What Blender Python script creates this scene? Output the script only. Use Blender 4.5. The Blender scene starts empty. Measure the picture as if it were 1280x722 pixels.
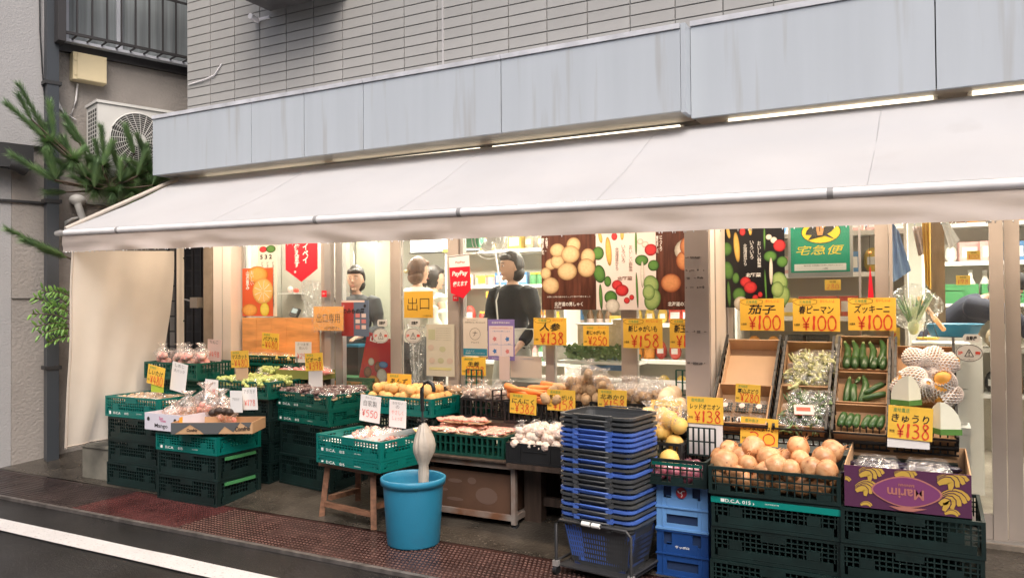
import bpy, bmesh, math, random
from math import sin, cos, pi, radians, atan, tan, sqrt, atan2
from mathutils import Vector, Matrix, noise
random.seed(7)
SC = bpy.context.scene
COL = SC.collection
# ------------------------------------------------------------------ camera
FPX = 975.0; YAW = radians(27.9); PIT = atan(14/FPX); ROL = radians(.46); CZ = 1.35
_fw = Vector((-sin(YAW)*cos(PIT), cos(YAW)*cos(PIT), sin(PIT)))
_r0 = Vector((cos(YAW), sin(YAW), 0)); _u0 = _r0.cross(_fw)
_R = _r0*cos(ROL) - _u0*sin(ROL); _U = _u0*cos(ROL) + _r0*sin(ROL)
cd = bpy.data.cameras.new('camera'); cam = bpy.data.objects.new('camera', cd); COL.objects.link(cam)
cd.sensor_width = 36; cd.lens = 36*FPX/1280; cd.clip_start = .05; cd.clip_end = 500
cam.matrix_world = Matrix((( _R.x, _U.x, -_fw.x, 0), (_R.y, _U.y, -_fw.y, 0), (_R.z, _U.z, -_fw.z, CZ), (0, 0, 0, 1)))
SC.camera = cam
SC.render.resolution_x = 1024; SC.render.resolution_y = 577
# ------------------------------------------------------------------ sky, sun, exposure
wd = bpy.data.worlds.new('World'); SC.world = wd; wd.use_nodes = True
nt = wd.node_tree; bg = nt.nodes['Background']; sky = nt.nodes.new('ShaderNodeTexSky')
sky.sky_type = 'NISHITA'; sky.sun_disc = False; sky.sun_elevation = radians(50); sky.sun_rotation = radians(145)
sky.air_density = 1.0; sky.dust_density = 6.0; sky.ozone_density = .8
nt.links.new(sky.outputs[0], bg.inputs[0]); bg.inputs[1].default_value = .14
sd = bpy.data.lights.new('sun', 'SUN'); so = bpy.data.objects.new('sun', sd); COL.objects.link(so)
sd.energy = 1.6; sd.angle = radians(40); sd.color = (1, .97, .94)
so.rotation_euler = (radians(40), 0, radians(35)); so.location = (0, -5, 9)
SC.view_settings.view_transform = 'Standard'; SC.view_settings.look = 'None'
SC.view_settings.exposure = .46; SC.view_settings.gamma = 1
SC.cycles.max_bounces = 8; SC.cycles.transparent_max_bounces = 24
SC.cycles.sample_clamp_indirect = 4
# ------------------------------------------------------------------ helpers
def at(px, py, X=None, Y=None, Z=None):          # photo pixel -> point on an axis plane, for measured placement
    a = (px-640)/FPX; b = (361-py)/FPX; d = _fw + _R*a + _U*b
    t = X/d.x if X is not None else Y/d.y if Y is not None else (Z-CZ)/d.z
    return Vector((0, 0, CZ)) + d*t
def gz(y): return 0.0 if y < 3.7 else min((y-3.7)*.12, .1)
MATS = {}
def mat(name, col, rough=.6, nz=0, ns=8, bump=0, bs=40, metal=0, spec=.5, rnd=0, emit=None, es=1, col2=None, translucent=0, alpha=1, coat=0, stretch=None, wet=0, speck=None):
    if name in MATS: return MATS[name]
    m = bpy.data.materials.new(name); m.use_nodes = True; MATS[name] = m
    t = m.node_tree; N = t.nodes; K = t.links.new; b = N['Principled BSDF']; out = N['Material Output']
    b.inputs['Base Color'].default_value = (*col, 1); b.inputs['Roughness'].default_value = rough
    b.inputs['Metallic'].default_value = metal; b.inputs['Specular IOR Level'].default_value = spec
    if coat: b.inputs['Coat Weight'].default_value = coat; b.inputs['Coat Roughness'].default_value = .15
    tc = N.new('ShaderNodeTexCoord'); src = tc.outputs['Object']
    if stretch:
        mp = N.new('ShaderNodeMapping'); K(src, mp.inputs[0]); mp.inputs['Scale'].default_value = stretch; src = mp.outputs[0]
    last = None
    if nz or col2:
        n = N.new('ShaderNodeTexNoise'); n.inputs['Scale'].default_value = ns; n.inputs['Detail'].default_value = 5; K(src, n.inputs[0])
        r = N.new('ShaderNodeMapRange'); r.inputs[1].default_value = .32; r.inputs[2].default_value = .68; K(n.outputs[0], r.inputs[0])
        mx = N.new('ShaderNodeMix'); mx.data_type = 'RGBA'
        c1 = tuple(max(0, c*(1-nz)) for c in col); c2 = col2 if col2 else tuple(min(1, c*(1+nz)) for c in col)
        mx.inputs[6].default_value = (*c1, 1); mx.inputs[7].default_value = (*c2, 1); K(r.outputs[0], mx.inputs[0]); last = mx.outputs[2]
    if speck:
        sc_, lo, hi, sc = speck; n4 = N.new('ShaderNodeTexNoise'); n4.inputs['Scale'].default_value = sc_; n4.inputs['Detail'].default_value = 3; K(src, n4.inputs[0]); r4 = N.new('ShaderNodeMapRange')
        r4.inputs[1].default_value = lo; r4.inputs[2].default_value = hi; K(n4.outputs[0], r4.inputs[0]); m4 = N.new('ShaderNodeMix'); m4.data_type = 'RGBA'; m4.inputs[6].default_value = (*col, 1)
        if last: K(last, m4.inputs[6])
        m4.inputs[7].default_value = (*sc, 1); K(r4.outputs[0], m4.inputs[0]); last = m4.outputs[2]
    if rnd:
        oi = N.new('ShaderNodeObjectInfo'); hs = N.new('ShaderNodeHueSaturation')
        r2 = N.new('ShaderNodeMapRange'); r2.inputs[3].default_value = 1-rnd; r2.inputs[4].default_value = 1+rnd; K(oi.outputs['Random'], r2.inputs[0])
        K(r2.outputs[0], hs.inputs['Value']); hs.inputs['Color'].default_value = (*col, 1)
        if last: K(last, hs.inputs['Color'])
        last = hs.outputs[0]
    if last: K(last, b.inputs['Base Color'])
    if wet:
        n3 = N.new('ShaderNodeTexNoise'); n3.inputs['Scale'].default_value = 1.6; n3.inputs['Detail'].default_value = 6; K(src, n3.inputs[0]); r3 = N.new('ShaderNodeMapRange')
        r3.inputs[1].default_value = .38; r3.inputs[2].default_value = .62; r3.inputs[3].default_value = wet; r3.inputs[4].default_value = rough; K(n3.outputs[0], r3.inputs[0]); K(r3.outputs[0], b.inputs['Roughness'])
    if bump:
        n2 = N.new('ShaderNodeTexNoise'); n2.inputs['Scale'].default_value = bs; n2.inputs['Detail'].default_value = 4; K(src, n2.inputs[0])
        bp = N.new('ShaderNodeBump'); bp.inputs['Strength'].default_value = bump; bp.inputs['Distance'].default_value = .01
        K(n2.outputs[0], bp.inputs['Height']); K(bp.outputs[0], b.inputs['Normal'])
    if emit: b.inputs['Emission Color'].default_value = (*emit, 1); b.inputs['Emission Strength'].default_value = es
    if translucent:
        tr = N.new('ShaderNodeBsdfTranslucent'); tr.inputs[0].default_value = (*col, 1)
        if last: K(last, tr.inputs[0])
        ms = N.new('ShaderNodeMixShader'); ms.inputs[0].default_value = translucent; K(b.outputs[0], ms.inputs[1]); K(tr.outputs[0], ms.inputs[2]); K(ms.outputs[0], out.inputs[0])
    if alpha < 1: b.inputs['Alpha'].default_value = alpha
    return m
def film(name, op, rough=.12, tint=(1, 1, 1), bump=.8, bs=30):
    """thin clear plastic: mostly transparent with wrinkled glossy highlights"""
    if name in MATS: return MATS[name]
    m = bpy.data.materials.new(name); m.use_nodes = True; MATS[name] = m
    t = m.node_tree; N = t.nodes; K = t.links.new; N.remove(N['Principled BSDF']); out = N['Material Output']
    tr = N.new('ShaderNodeBsdfTransparent'); tr.inputs[0].default_value = (*tint, 1)
    gl = N.new('ShaderNodeBsdfGlossy'); gl.inputs['Roughness'].default_value = rough; gl.inputs[0].default_value = (1, 1, 1, 1)
    df = N.new('ShaderNodeBsdfDiffuse'); df.inputs[0].default_value = (*tint, 1)
    tc = N.new('ShaderNodeTexCoord'); n = N.new('ShaderNodeTexNoise'); n.inputs['Scale'].default_value = bs; n.inputs['Detail'].default_value = 3; n.inputs['Distortion'].default_value = 1.5
    K(tc.outputs['Object'], n.inputs[0]); bp = N.new('ShaderNodeBump'); bp.inputs['Strength'].default_value = bump; bp.inputs['Distance'].default_value = .02
    K(n.outputs[0], bp.inputs['Height']); K(bp.outputs[0], gl.inputs['Normal'])
    r = N.new('ShaderNodeMapRange'); r.inputs[1].default_value = .5; r.inputs[2].default_value = .72; r.inputs[3].default_value = op*.4; r.inputs[4].default_value = min(1, op*2.6); K(n.outputs[0], r.inputs[0])
    a = N.new('ShaderNodeMixShader'); a.inputs[0].default_value = .45; K(gl.outputs[0], a.inputs[1]); K(df.outputs[0], a.inputs[2])
    ms = N.new('ShaderNodeMixShader'); K(r.outputs[0], ms.inputs[0]); K(tr.outputs[0], ms.inputs[1]); K(a.outputs[0], ms.inputs[2]); K(ms.outputs[0], out.inputs[0])
    return m
def glassmat():
    m = bpy.data.materials.new('window_glass'); m.use_nodes = True; MATS['glass'] = m
    t = m.node_tree; N = t.nodes; K = t.links.new; N.remove(N['Principled BSDF']); out = N['Material Output']
    tr = N.new('ShaderNodeBsdfTransparent'); tr.inputs[0].default_value = (.97, .985, .975, 1)
    gl = N.new('ShaderNodeBsdfGlossy'); gl.inputs['Roughness'].default_value = .02
    df = N.new('ShaderNodeBsdfDiffuse'); df.inputs[0].default_value = (.8, .8, .78, 1)
    fr = N.new('ShaderNodeFresnel'); fr.inputs[0].default_value = 1.3
    a = N.new('ShaderNodeMixShader'); K(fr.outputs[0], a.inputs[0]); K(tr.outputs[0], a.inputs[1]); K(gl.outputs[0], a.inputs[2])
    tc = N.new('ShaderNodeTexCoord'); n = N.new('ShaderNodeTexNoise'); n.inputs['Scale'].default_value = 3; n.inputs['Detail'].default_value = 6; K(tc.outputs['Object'], n.inputs[0])
    r = N.new('ShaderNodeMapRange'); r.inputs[1].default_value = .35; r.inputs[2].default_value = .75; r.inputs[3].default_value = .008; r.inputs[4].default_value = .04; K(n.outputs[0], r.inputs[0])
    ms = N.new('ShaderNodeMixShader'); K(r.outputs[0], ms.inputs[0]); K(a.outputs[0], ms.inputs[1]); K(df.outputs[0], ms.inputs[2]); K(ms.outputs[0], out.inputs[0])
    return m
ORD = ['first', 'second', 'third', 'fourth', 'fifth', 'sixth', 'seventh', 'eighth', 'ninth', 'tenth', 'eleventh', 'twelfth', 'thirteenth', 'fourteenth', 'fifteenth', 'sixteenth', 'seventeenth', 'eighteenth', 'nineteenth', 'twentieth', 'twenty-first', 'twenty-second']
class MB:
    """collects shapes into one mesh"""
    def __init__(s): s.v = []; s.f = []; s.m = []; s.sm = []
    def add(s, vs, fs, mi=0, smooth=False):
        o = len(s.v); s.v += [tuple(v) for v in vs]
        for f in fs: s.f.append(tuple(o+i for i in f)); s.m.append(mi); s.sm.append(smooth)
        return s
    def box(s, x0, x1, y0, y1, z0, z1, mi=0, M=None):
        vs = [Vector((x, y, z)) for z in (z0, z1) for y in (y0, y1) for x in (x0, x1)]
        if M: vs = [M @ v for v in vs]
        return s.add(vs, [(0, 2, 3, 1), (4, 5, 7, 6), (0, 1, 5, 4), (2, 6, 7, 3), (0, 4, 6, 2), (1, 3, 7, 5)], mi)
    def tube(s, pts, r, n=8, mi=0, smooth=True, cap=True):
        pts = [Vector(p) for p in pts]; rs = r if isinstance(r, (list, tuple)) else [r]*len(pts); vs = []; fs = []
        up = Vector((0, 0, 1))
        for i, p in enumerate(pts):
            d = (pts[min(i+1, len(pts)-1)] - pts[max(i-1, 0)]).normalized()
            a = d.cross(up if abs(d.z) < .95 else Vector((1, 0, 0))).normalized(); b = d.cross(a)
            for k in range(n):
                t = 2*pi*k/n; vs.append(p + (a*cos(t) + b*sin(t))*rs[i])
        for i in range(len(pts)-1):
            for k in range(n): fs.append((i*n+k, i*n+(k+1) % n, (i+1)*n+(k+1) % n, (i+1)*n+k))
        s.add(vs, fs, mi, smooth)
        if cap: s.add(vs[:n], [tuple(range(n))], mi); s.add(vs[-n:], [tuple(reversed(range(n)))], mi)
        return s
    def lathe(s, prof, n=24, c=(0, 0, 0), mi=0, smooth=True):
        vs = []; fs = []; m = len(prof)
        for k in range(n):
            t = 2*pi*k/n
            for r, z in prof: vs.append((c[0]+r*cos(t), c[1]+r*sin(t), c[2]+z))
        for k in range(n):
            for j in range(m-1): fs.append((k*m+j, ((k+1) % n)*m+j, ((k+1) % n)*m+j+1, k*m+j+1))
        return s.add(vs, fs, mi, smooth)
    def blob(s, c, r, seg=12, rings=8, nz=0, nf=3, mi=0, M=None, seed=0, fn=None):
        vs = []; fs = []; rx, ry, rz = r if isinstance(r, (tuple, list)) else (r, r, r)
        vs.append(Vector((0, 0, -1)))
        for i in range(1, rings):
            ph = pi*i/rings - pi/2
            for k in range(seg): t = 2*pi*k/seg; vs.append(Vector((cos(ph)*cos(t), cos(ph)*sin(t), sin(ph))))
        vs.append(Vector((0, 0, 1)))
        for k in range(seg): fs.append((0, 1+(k+1) % seg, 1+k))
        for i in range(rings-2):
            for k in range(seg): a = 1+i*seg; fs.append((a+k, a+(k+1) % seg, a+seg+(k+1) % seg, a+seg+k))
        L = len(vs)-1; a = 1+(rings-2)*seg
        for k in range(seg): fs.append((L, a+k, a+(k+1) % seg))
        o = Vector((seed*3.1, seed*1.7, seed)); res = []
        for v in vs:
            q = v.copy()
            if nz: q *= 1+nz*noise.noise(v*nf+o)
            q = Vector((q.x*rx, q.y*ry, q.z*rz))
            if fn: q = fn(q)
            if M: q = M @ q
            res.append(q + Vector(c))
        return s.add(res, fs, mi, True)
    def prism(s, pts, y0, y1, mi=0, mi_side=None):   # outline in x,z extruded along y
        n = len(pts); vs = [(p[0], y0, p[1]) for p in pts] + [(p[0], y1, p[1]) for p in pts]
        s.add(vs, [tuple(range(n))[::-1] if False else tuple(range(n))], mi)
        s.add(vs, [tuple(reversed(range(n, 2*n)))], mi if mi_side is None else mi_side)
        s.add(vs, [(i, i+n, (i+1) % n+n, (i+1) % n) for i in range(n)], mi if mi_side is None else mi_side)
        return s
    def mesh(s, name, mats):
        me = bpy.data.meshes.new(name); me.from_pydata(s.v, [], s.f)
        for m in (mats if isinstance(mats, (list, tuple)) else [mats]): me.materials.append(m)
        me.polygons.foreach_set('material_index', s.m); me.polygons.foreach_set('use_smooth', s.sm); me.update()
        return me
    def build(s, name, mats, parent=None, loc=(0, 0, 0), rot=(0, 0, 0)):
        return put(name, s.mesh(name, mats), parent, loc, rot)
def put(name, me, parent=None, loc=(0, 0, 0), rot=(0, 0, 0), scale=None):
    o = bpy.data.objects.new(name, me); COL.objects.link(o); o.parent = parent; o.location = loc; o.rotation_euler = rot
    if scale is not None: o.scale = scale if isinstance(scale, (tuple, list)) else (scale,)*3
    return o
def tag(o, label, cat, group=None):
    o['label'] = label; o['category'] = cat
    if group: o['group'] = group
    return o
def thing(name, label, cat, loc=(0, 0, 0), rz=0, group=None, rot=None, parent=None):
    o = bpy.data.objects.new(name, None); COL.objects.link(o); o.empty_display_size = .1
    o.location = loc; o.rotation_euler = rot if rot else (0, 0, rz)
    return tag(o, label, cat, group)
def struct(o): o['kind'] = 'structure'; return o
def stuff(o): o['kind'] = 'stuff'; return o
def dup(root, loc, rot=(0, 0, 0), label=None, group=None, scale=None):
    r = root.copy(); COL.objects.link(r); r.location = loc; r.rotation_euler = rot
    if label: r['label'] = label
    if group: r['group'] = group
    if scale is not None: r.scale = scale if isinstance(scale, (tuple, list)) else (scale,)*3
    for ch in list(root.children):
        c = ch.copy(); COL.objects.link(c); c.parent = r
        for g in ch.children: d = g.copy(); COL.objects.link(d); d.parent = c
    return r
# ------------------------------------------------------------------ text
_tc = {}
def tmesh(s, bold=0, shear=0, spacing=1.0, line=1.0):
    k = (s, bold, shear, spacing, line)
    if k in _tc: return _tc[k]
    cu = bpy.data.curves.new('lettering', 'FONT'); cu.body = s; cu.size = 1; cu.offset = bold; cu.shear = shear; cu.align_x = 'CENTER'; cu.align_y = 'CENTER'
    cu.space_character = spacing; cu.space_line = line; cu.resolution_u = 2; cu.fill_mode = 'FRONT'
    o = bpy.data.objects.new('lettering', cu); COL.objects.link(o); bpy.context.view_layer.update()
    me = bpy.data.meshes.new_from_object(o.evaluated_get(bpy.context.evaluated_depsgraph_get()))
    vs = [(v.co.x, v.co.y) for v in me.vertices]; fs = [tuple(p.vertices) for p in me.polygons]
    bpy.data.objects.remove(o); bpy.data.meshes.remove(me); bpy.data.curves.remove(cu)
    if vs:
        xs = [v[0] for v in vs]; ys = [v[1] for v in vs]; cx = (min(xs)+max(xs))/2; cy = (min(ys)+max(ys))/2
        vs = [(x-cx, y-cy) for x, y in vs]; ext = (max(xs)-min(xs), max(ys)-min(ys))
    else: ext = (1, 1)
    _tc[k] = (vs, fs, ext); return _tc[k]
def text(mb, s, x, z, w, h, y=0, mi=0, bold=0, shear=0, vertical=False, rot=0, fill=False):
    """lettering fitted into a w x h box centred on x,z of the plane y"""
    if vertical: s = '\n'.join(s)
    vs, fs, (ew, eh) = tmesh(s, bold, shear, 1.0, .85 if vertical else 1.0)
    if not vs: return
    sx = w/max(ew, 1e-3); sz = h/max(eh, 1e-3)
    if not fill: k = min(sx, sz); sx = min(sx, k*1.35); sz = min(sz, k*1.35)
    c, q = cos(rot), sin(rot)
    mb.add([(x+(a*sx*c-b*sz*q), y, z+(a*sx*q+b*sz*c)) for a, b in vs], fs, mi)
DIG = {'0': [[(.5, 1), (.15, .8), (.05, .45), (.2, .08), (.5, 0), (.85, .15), (.95, .5), (.8, .85), (.45, 1)]],
 '1': [[(.62, 1), (.5, .5), (.4, 0)]], '2': [[(.1, .8), (.35, 1), (.75, .95), (.8, .7), (.45, .35), (.05, .02), (.4, .08), (.95, .03)]],
 '3': [[(.15, .92), (.5, 1), (.82, .8), (.65, .58), (.35, .53), (.75, .45), (.88, .2), (.5, 0), (.05, .08)]],
 '4': [[(.5, 1), (.1, .35), (.95, .35)], [(.7, .75), (.6, 0)]], '5': [[(.85, .98), (.3, .95), (.2, .58), (.6, .62), (.9, .35), (.65, .03), (.1, .05)]],
 '7': [[(.1, .9), (.9, .95), (.6, .5), (.45, 0)]], '8': [[(.8, .85), (.45, 1), (.2, .78), (.75, .4), (.8, .12), (.4, 0), (.12, .2), (.35, .5), (.85, .85)]],
 '9': [[(.85, .8), (.5, 1), (.15, .75), (.3, .5), (.8, .62), (.85, .85), (.75, .4), (.5, 0)]], '6': [[(.75, 1), (.3, .7), (.1, .3), (.4, 0), (.85, .2), (.7, .5), (.2, .35)]],
 'Y': [[(.1, 1), (.5, .55), (.9, 1)], [(.5, .55), (.5, 0)], [(.15, .45), (.85, .45)], [(.15, .25), (.85, .25)]]}
def stroke(mb, pts, w, y, mi=0):
    P = [Vector((p[0], p[1])) for p in pts]; Q = []
    if len(P) > 2:
        for i in range(len(P)-1):
            a, b, c, d = P[max(i-1, 0)], P[i], P[i+1], P[min(i+2, len(P)-1)]
            for k in range(4):
                t = k/4; Q.append(.5*((2*b)+(c-a)*t+(2*a-5*b+4*c-d)*t*t+(3*b-a-3*c+d)*t**3))
        Q.append(P[-1])
    else: Q = P
    vs = []
    for i, p in enumerate(Q):
        d = (Q[min(i+1, len(Q)-1)]-Q[max(i-1, 0)]); d = d.normalized() if d.length > 1e-6 else Vector((1, 0)); n = Vector((-d.y, d.x))
        ww = w*(1+.25*sin(i*1.3)); a = p+n*ww/2; b = p-n*ww/2; vs += [(a.x, y, a.y), (b.x, y, b.y)]
    mb.add(vs, [(2*i, 2*i+1, 2*i+3, 2*i+2) for i in range(len(Q)-1)], mi)
def price(mb, s, x, z, w, h, y, mi=0, seed=0):
    r = random.Random(seed); n = len(s); wt = [.55 if c == '1' else 1 for c in s]; cw = w/sum(wt); cx = x-w/2
    for i, c in enumerate(s):
        ww = cw*wt[i]; hh = h*r.uniform(.9, 1.05)
        for k, st in enumerate(DIG[c]):
            stroke(mb, [(cx+ww*(.08+.84*(p[0] if c != '1' else .2+p[0]*.6)), z-h/2+hh*p[1]) for p in st], h*(.145 if c == '1' else .088), y-(.0002*i), mi)
        cx += ww
def card_parts(root, w, h, bgm, items, prc=None, ink=None, red=None, t=.003, corner=0, back=None):
    """a printed card in the local x,z plane facing -y with its bottom centre at the origin"""
    c = MB().box(-w/2, w/2, 0, t, 0, h).build('card', bgm, root)
    ink = ink or M_INK; red = red or M_RED
    L = MB(); n = 0
    for it in items:
        s, x, z, ww, hh = it[:5]; kw = it[5] if len(it) > 5 else {}
        text(L, s, (x-.5)*w, z*h, ww*w, hh*h, -.0012, **kw); n += 1
    if n: L.build('lettering', [ink, red, M_GRN, M_WHT_INK, M_BLU_INK], root)
    if prc:
        P = MB(); price(P, prc[0], (prc[1]-.5)*w, prc[2]*h, prc[3]*w, prc[4]*h, -.0016, seed=sum(map(ord, prc[0])))
        P.build('price', red, root)
    return c
# ------------------------------------------------------------------ materials
M_INK = mat('black_ink', (.02, .018, .018), .6); M_RED = mat('red_ink', (.75, .07, .035), .5); M_GRN = mat('green_ink', (.1, .35, .12), .6)
M_WHT_INK = mat('white_ink', (.85, .85, .82), .5); M_BLU_INK = mat('blue_ink', (.05, .2, .5), .5)
M_YEL = mat('orange_yellow_card', (.90, .55, .07), .5, nz=.08, ns=9, rnd=.07); M_YEL2 = mat('yellow_card', (.95, .6, .07), .5, nz=.06, ns=5)
M_WCARD = mat('white_card', (.78, .76, .75), .5); M_PINKCARD = mat('pinkish_card', (.75, .6, .56), .5)
M_ASPH = mat('wet_asphalt', (.013, .013, .014), .25, nz=.45, ns=3, bump=.5, bs=120, spec=.28, wet=.06, speck=(95, .60, .74, (.075, .073, .07)))
M_WLINE = mat('white_road_paint', (.56, .55, .55), .42, nz=.06, ns=5, bump=.4, bs=130, speck=(70, .60, .70, (.20, .19, .19)))
M_CONC = mat('wet_concrete', (.048, .041, .033), .42, nz=.4, ns=5, wet=.12, speck=(60, .60, .75, (.13, .11, .09)), bump=.4, bs=60)
M_PLR = mat('red_brown_grating', (.060, .018, .017), .40, nz=.35, ns=6, spec=.4, wet=.16); M_PLB = mat('brown_grating', (.034, .016, .014), .42, nz=.35, ns=6, spec=.3, wet=.16)
M_PLG = mat('grey_brown_grating', (.028, .019, .018), .4, nz=.35, ns=6, spec=.3, wet=.14); M_STUD = mat('worn_stud_tops', (.115, .062, .050), .4, nz=.5, ns=14)
M_TILE = mat('grey_wall_tile', (.345, .34, .33), .42, nz=.07, ns=3, rnd=.05, bump=.1, bs=60); M_GROUT = mat('dark_grout', (.20, .20, .195), .85)
M_FASC = mat('pale_blue_grey_sheet_metal', (.43, .47, .515), .38, nz=.035, ns=1.6, stretch=(5, 5, .35), speck=(2.6, .58, .80, (.33, .325, .32)), spec=.4); M_CAP = mat('fascia_cap_metal', (.5, .51, .55), .4, nz=.2, ns=7)
M_SOF = mat('soffit_metal', (.45, .42, .38), .5, nz=.15, ns=5); M_DKM = mat('dark_metal', (.03, .03, .032), .5)
M_CANV = mat('off_white_awning_canvas', (.56, .56, .575), .8, nz=.04, ns=1.5, translucent=.24, speck=(3.2, .62, .95, (.48, .47, .475)), bump=.15, bs=300, stretch=(1, 1, 1))
M_CURT = mat('cream_curtain_canvas', (.86, .79, .70), .85, nz=.06, ns=2.5, translucent=.45, bump=.25, bs=200)
M_ROD = mat('white_painted_tube', (.80, .78, .79), .35, nz=.06, ns=10); M_ALU = mat('bronze_grey_aluminium', (.44, .385, .345), .4, nz=.08, ns=4, metal=.15)
M_ALU2 = mat('silver_aluminium', (.55, .53, .51), .32, metal=.6); M_PIL = mat('grey_beige_pillar', (.52, .44, .39), .5, nz=.08, ns=3)
M_PILW = mat('cream_panel', (.78, .70, .63), .5, nz=.04, ns=3)
M_NW = mat('white_render_wall', (.35, .345, .35), .85, nz=.05, ns=2, bump=.5, bs=70); M_NB = mat('beige_render_wall', (.30, .275, .255), .9, nz=.09, ns=2.5, bump=.8, bs=45)
M_PIPE = mat('dark_blue_grey_pipe', (.045, .052, .062), .4); M_ACW = mat('ac_white', (.62, .61, .585), .45, nz=.04); M_ACD = mat('ac_dark', (.05, .048, .045), .6)
M_CREAM = mat('cream_box_plastic', (.66, .56, .36), .5, nz=.03); M_IRON = mat('black_iron', (.03, .028, .03), .5); M_NEED = mat('pine_needles', (.11, .20, .09), .55, rnd=.3, col2=(.20, .32, .12), ns=9)
M_BARK = mat('bark', (.10, .07, .05), .9, bump=.6, bs=50); M_LEAF = mat('bright_leaf', (.10, .24, .05), .5, col2=(.2, .36, .08), ns=12)
M_TEAL = mat('teal_green_plastic', (.0, .130, .112), .38, nz=.1, ns=9, rnd=.08); M_GRNP = mat('deep_green_plastic', (.0, .082, .06), .42, nz=.15, ns=9, rnd=.1)
M_DKG = mat('blackish_green_plastic', (.005, .017, .016), .45, nz=.3, ns=10, rnd=.15); M_BLK = mat('black_plastic', (.014, .014, .015), .4, nz=.2)
M_LIME = mat('green_handle_plastic', (.06, .24, .09), .4); M_TEALD = mat('teal_strip_plastic', (.0, .20, .17), .4)
M_CARD = mat('brown_cardboard', (.45, .275, .15), .8, nz=.08, ns=6, bump=.15, bs=60); M_CARDL = mat('pale_cardboard', (.62, .42, .26), .8, nz=.06, ns=6)
M_GLASS = glassmat(); M_FILM = film('clear_plastic_bag', .26); M_FILM2 = film('cloudy_plastic_bag', .5); M_FILM3 = film('pinkish_plastic_bag', .42, .15, (.95, .88, .85))
M_WOOD = mat('orange_brown_wood', (.80, .36, .12), .5, nz=.25, ns=3, stretch=(1, 1, 6)); M_WOODD = mat('dark_wet_wood', (.06, .04, .03), .5, nz=.4, ns=4, stretch=(8, 8, 1))
M_STOOL = mat('stool_wood', (.20, .10, .06), .5, nz=.35, ns=5, stretch=(2, 8, 8)); M_WPAP = mat('white_paper', (.82, .81, .8), .6, bump=.2, bs=25)
M_STY = mat('white_styrofoam', (.82, .81, .78), .6, nz=.02)
def lampmat(name, c, s): return mat(name, (.9, .9, .9), .5, emit=c, es=s)
M_TUBE = lampmat('lit_tube', (1, .88, .68), 1.7); M_TUBEI = lampmat('lit_panel', (1, .95, .84), 5)
# ------------------------------------------------------------------ ground
g = MB(); n = 0
g.add([(-40, -60, 0), (60, -60, 0), (60, 60, 0), (-40, 60, 0)], [(0, 1, 2, 3)]); struct(g.build('road', M_ASPH, None, (0, 0, -.012)))
r = random.Random(3); L = MB(); N_ = 160; e0 = []; e1 = []
for i in range(N_+1):
    x = -24+46*i/N_; e0.append((x, 2.715+r.uniform(-.003, .003), 0)); e1.append((x, 2.865+r.uniform(-.003, .003), 0))
L.add(e0+e1, [(i, i+1, N_+2+i, N_+1+i) for i in range(N_)]); struct(L.build('road_marking', M_WLINE, None, (0, 0, -.004)))
gut = struct(thing('gutter_cover', '', '', (0, 0, 0))); del gut['label']; del gut['category']
def plates():
    xs = [-9.0+.5*i for i in range(22)]
    for i, x in enumerate(xs):
        mm = M_PLG if x < -5.1 else M_PLR if x < -4.2 else M_PLB
        p = MB().box(x+.001, x+.499, 3.195, 3.69, -.02, .004); p.build('cover_plate', mm, gut)
        if x < -7 or x > 1.5: continue
        s = MB(); st = .025; sr = .033
        for a in range(20):
            for b in range(14):
                cx = x+.008+a*st+(.5*st if b % 2 else 0); cy = 3.215+b*sr
                if cx > x+.4999: continue
                q = .0072; t = .0045
                s.add([(cx-q, cy-q*.7, .004), (cx+q, cy-q*.7, .004), (cx+q, cy+q*.7, .004), (cx-q, cy+q*.7, .004), (cx-t, cy-t*.6, .0075), (cx+t, cy-t*.6, .0075), (cx+t, cy+t*.6, .0075), (cx-t, cy+t*.6, .0075)],
                      [(4, 5, 6, 7), (0, 1, 5, 4), (1, 2, 6, 5), (2, 3, 7, 6), (3, 0, 4, 7)])
        stuff(s.build('studs', mm if (x < -4.2 or x > -.9) else M_STUD, gut))
plates()
struct(MB().box(-9, 3, 3.165, 3.194, -.03, .008).build('kerb_edge', mat('kerb_concrete', (.09, .08, .075), .5, nz=.4, ns=20), None))
f = MB(); ny = 12; nx = 60; vs = []
for j in range(ny+1):
    for i in range(nx+1):
        x = -9+12*i/nx; y = 3.692+(5.2-3.692)*j/ny; vs.append((x, y, gz(y)+.006+.003*noise.noise(Vector((x*2, y*3, 0)))))
f.add(vs, [(j*(nx+1)+i, j*(nx+1)+i+1, (j+1)*(nx+1)+i+1, (j+1)*(nx+1)+i) for j in range(ny) for i in range(nx)], 0, True)
struct(f.build('forecourt', M_CONC))
struct(MB().box(-5.2, 3.5, 4.56, 9.2, -.02, .118).build('shop_floor', mat('shop_floor_vinyl', (.35, .31, .26), .4, nz=.15)))
# ------------------------------------------------------------------ tiled upper building
bld = thing('tiled_building', 'grey tiled upper storey above the greengrocer shop front', 'building', (0, 0, 0))
MB().box(-5.45, 4, 4.5, 9.2, 2.38, 6.5).build('wall', M_GROUT, bld)
TW, TH = .278, .0725
tm = MB().box(.004, TW-.004, -.008, .0, .004, TH-.004).mesh('tile', M_TILE)
extra = MB(); cnt = 0
for i in range(34):
    x = -5.447+TW*i
    vis = 3.95-(x+5.45)*.235+.1
    for j in range(40):
        z = 2.845+TH*j
        if z > 6.3: break
        if z < vis and z > 2.8 and x < -.9 and cnt < 290:
            put('tile', tm, bld, (x, 4.5, z)); cnt += 1
        else: extra.box(x+.004, x+TW-.004, 4.492, 4.5, z+.004, z+TH-.004)
for j in range(50):
    z = 2.845+TH*j
    for k in range(8): extra.box(-5.457, -5.45, 4.5+k*TW+.004, 4.5+(k+1)*TW-.004, z+.004, z+TH-.004)
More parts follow.
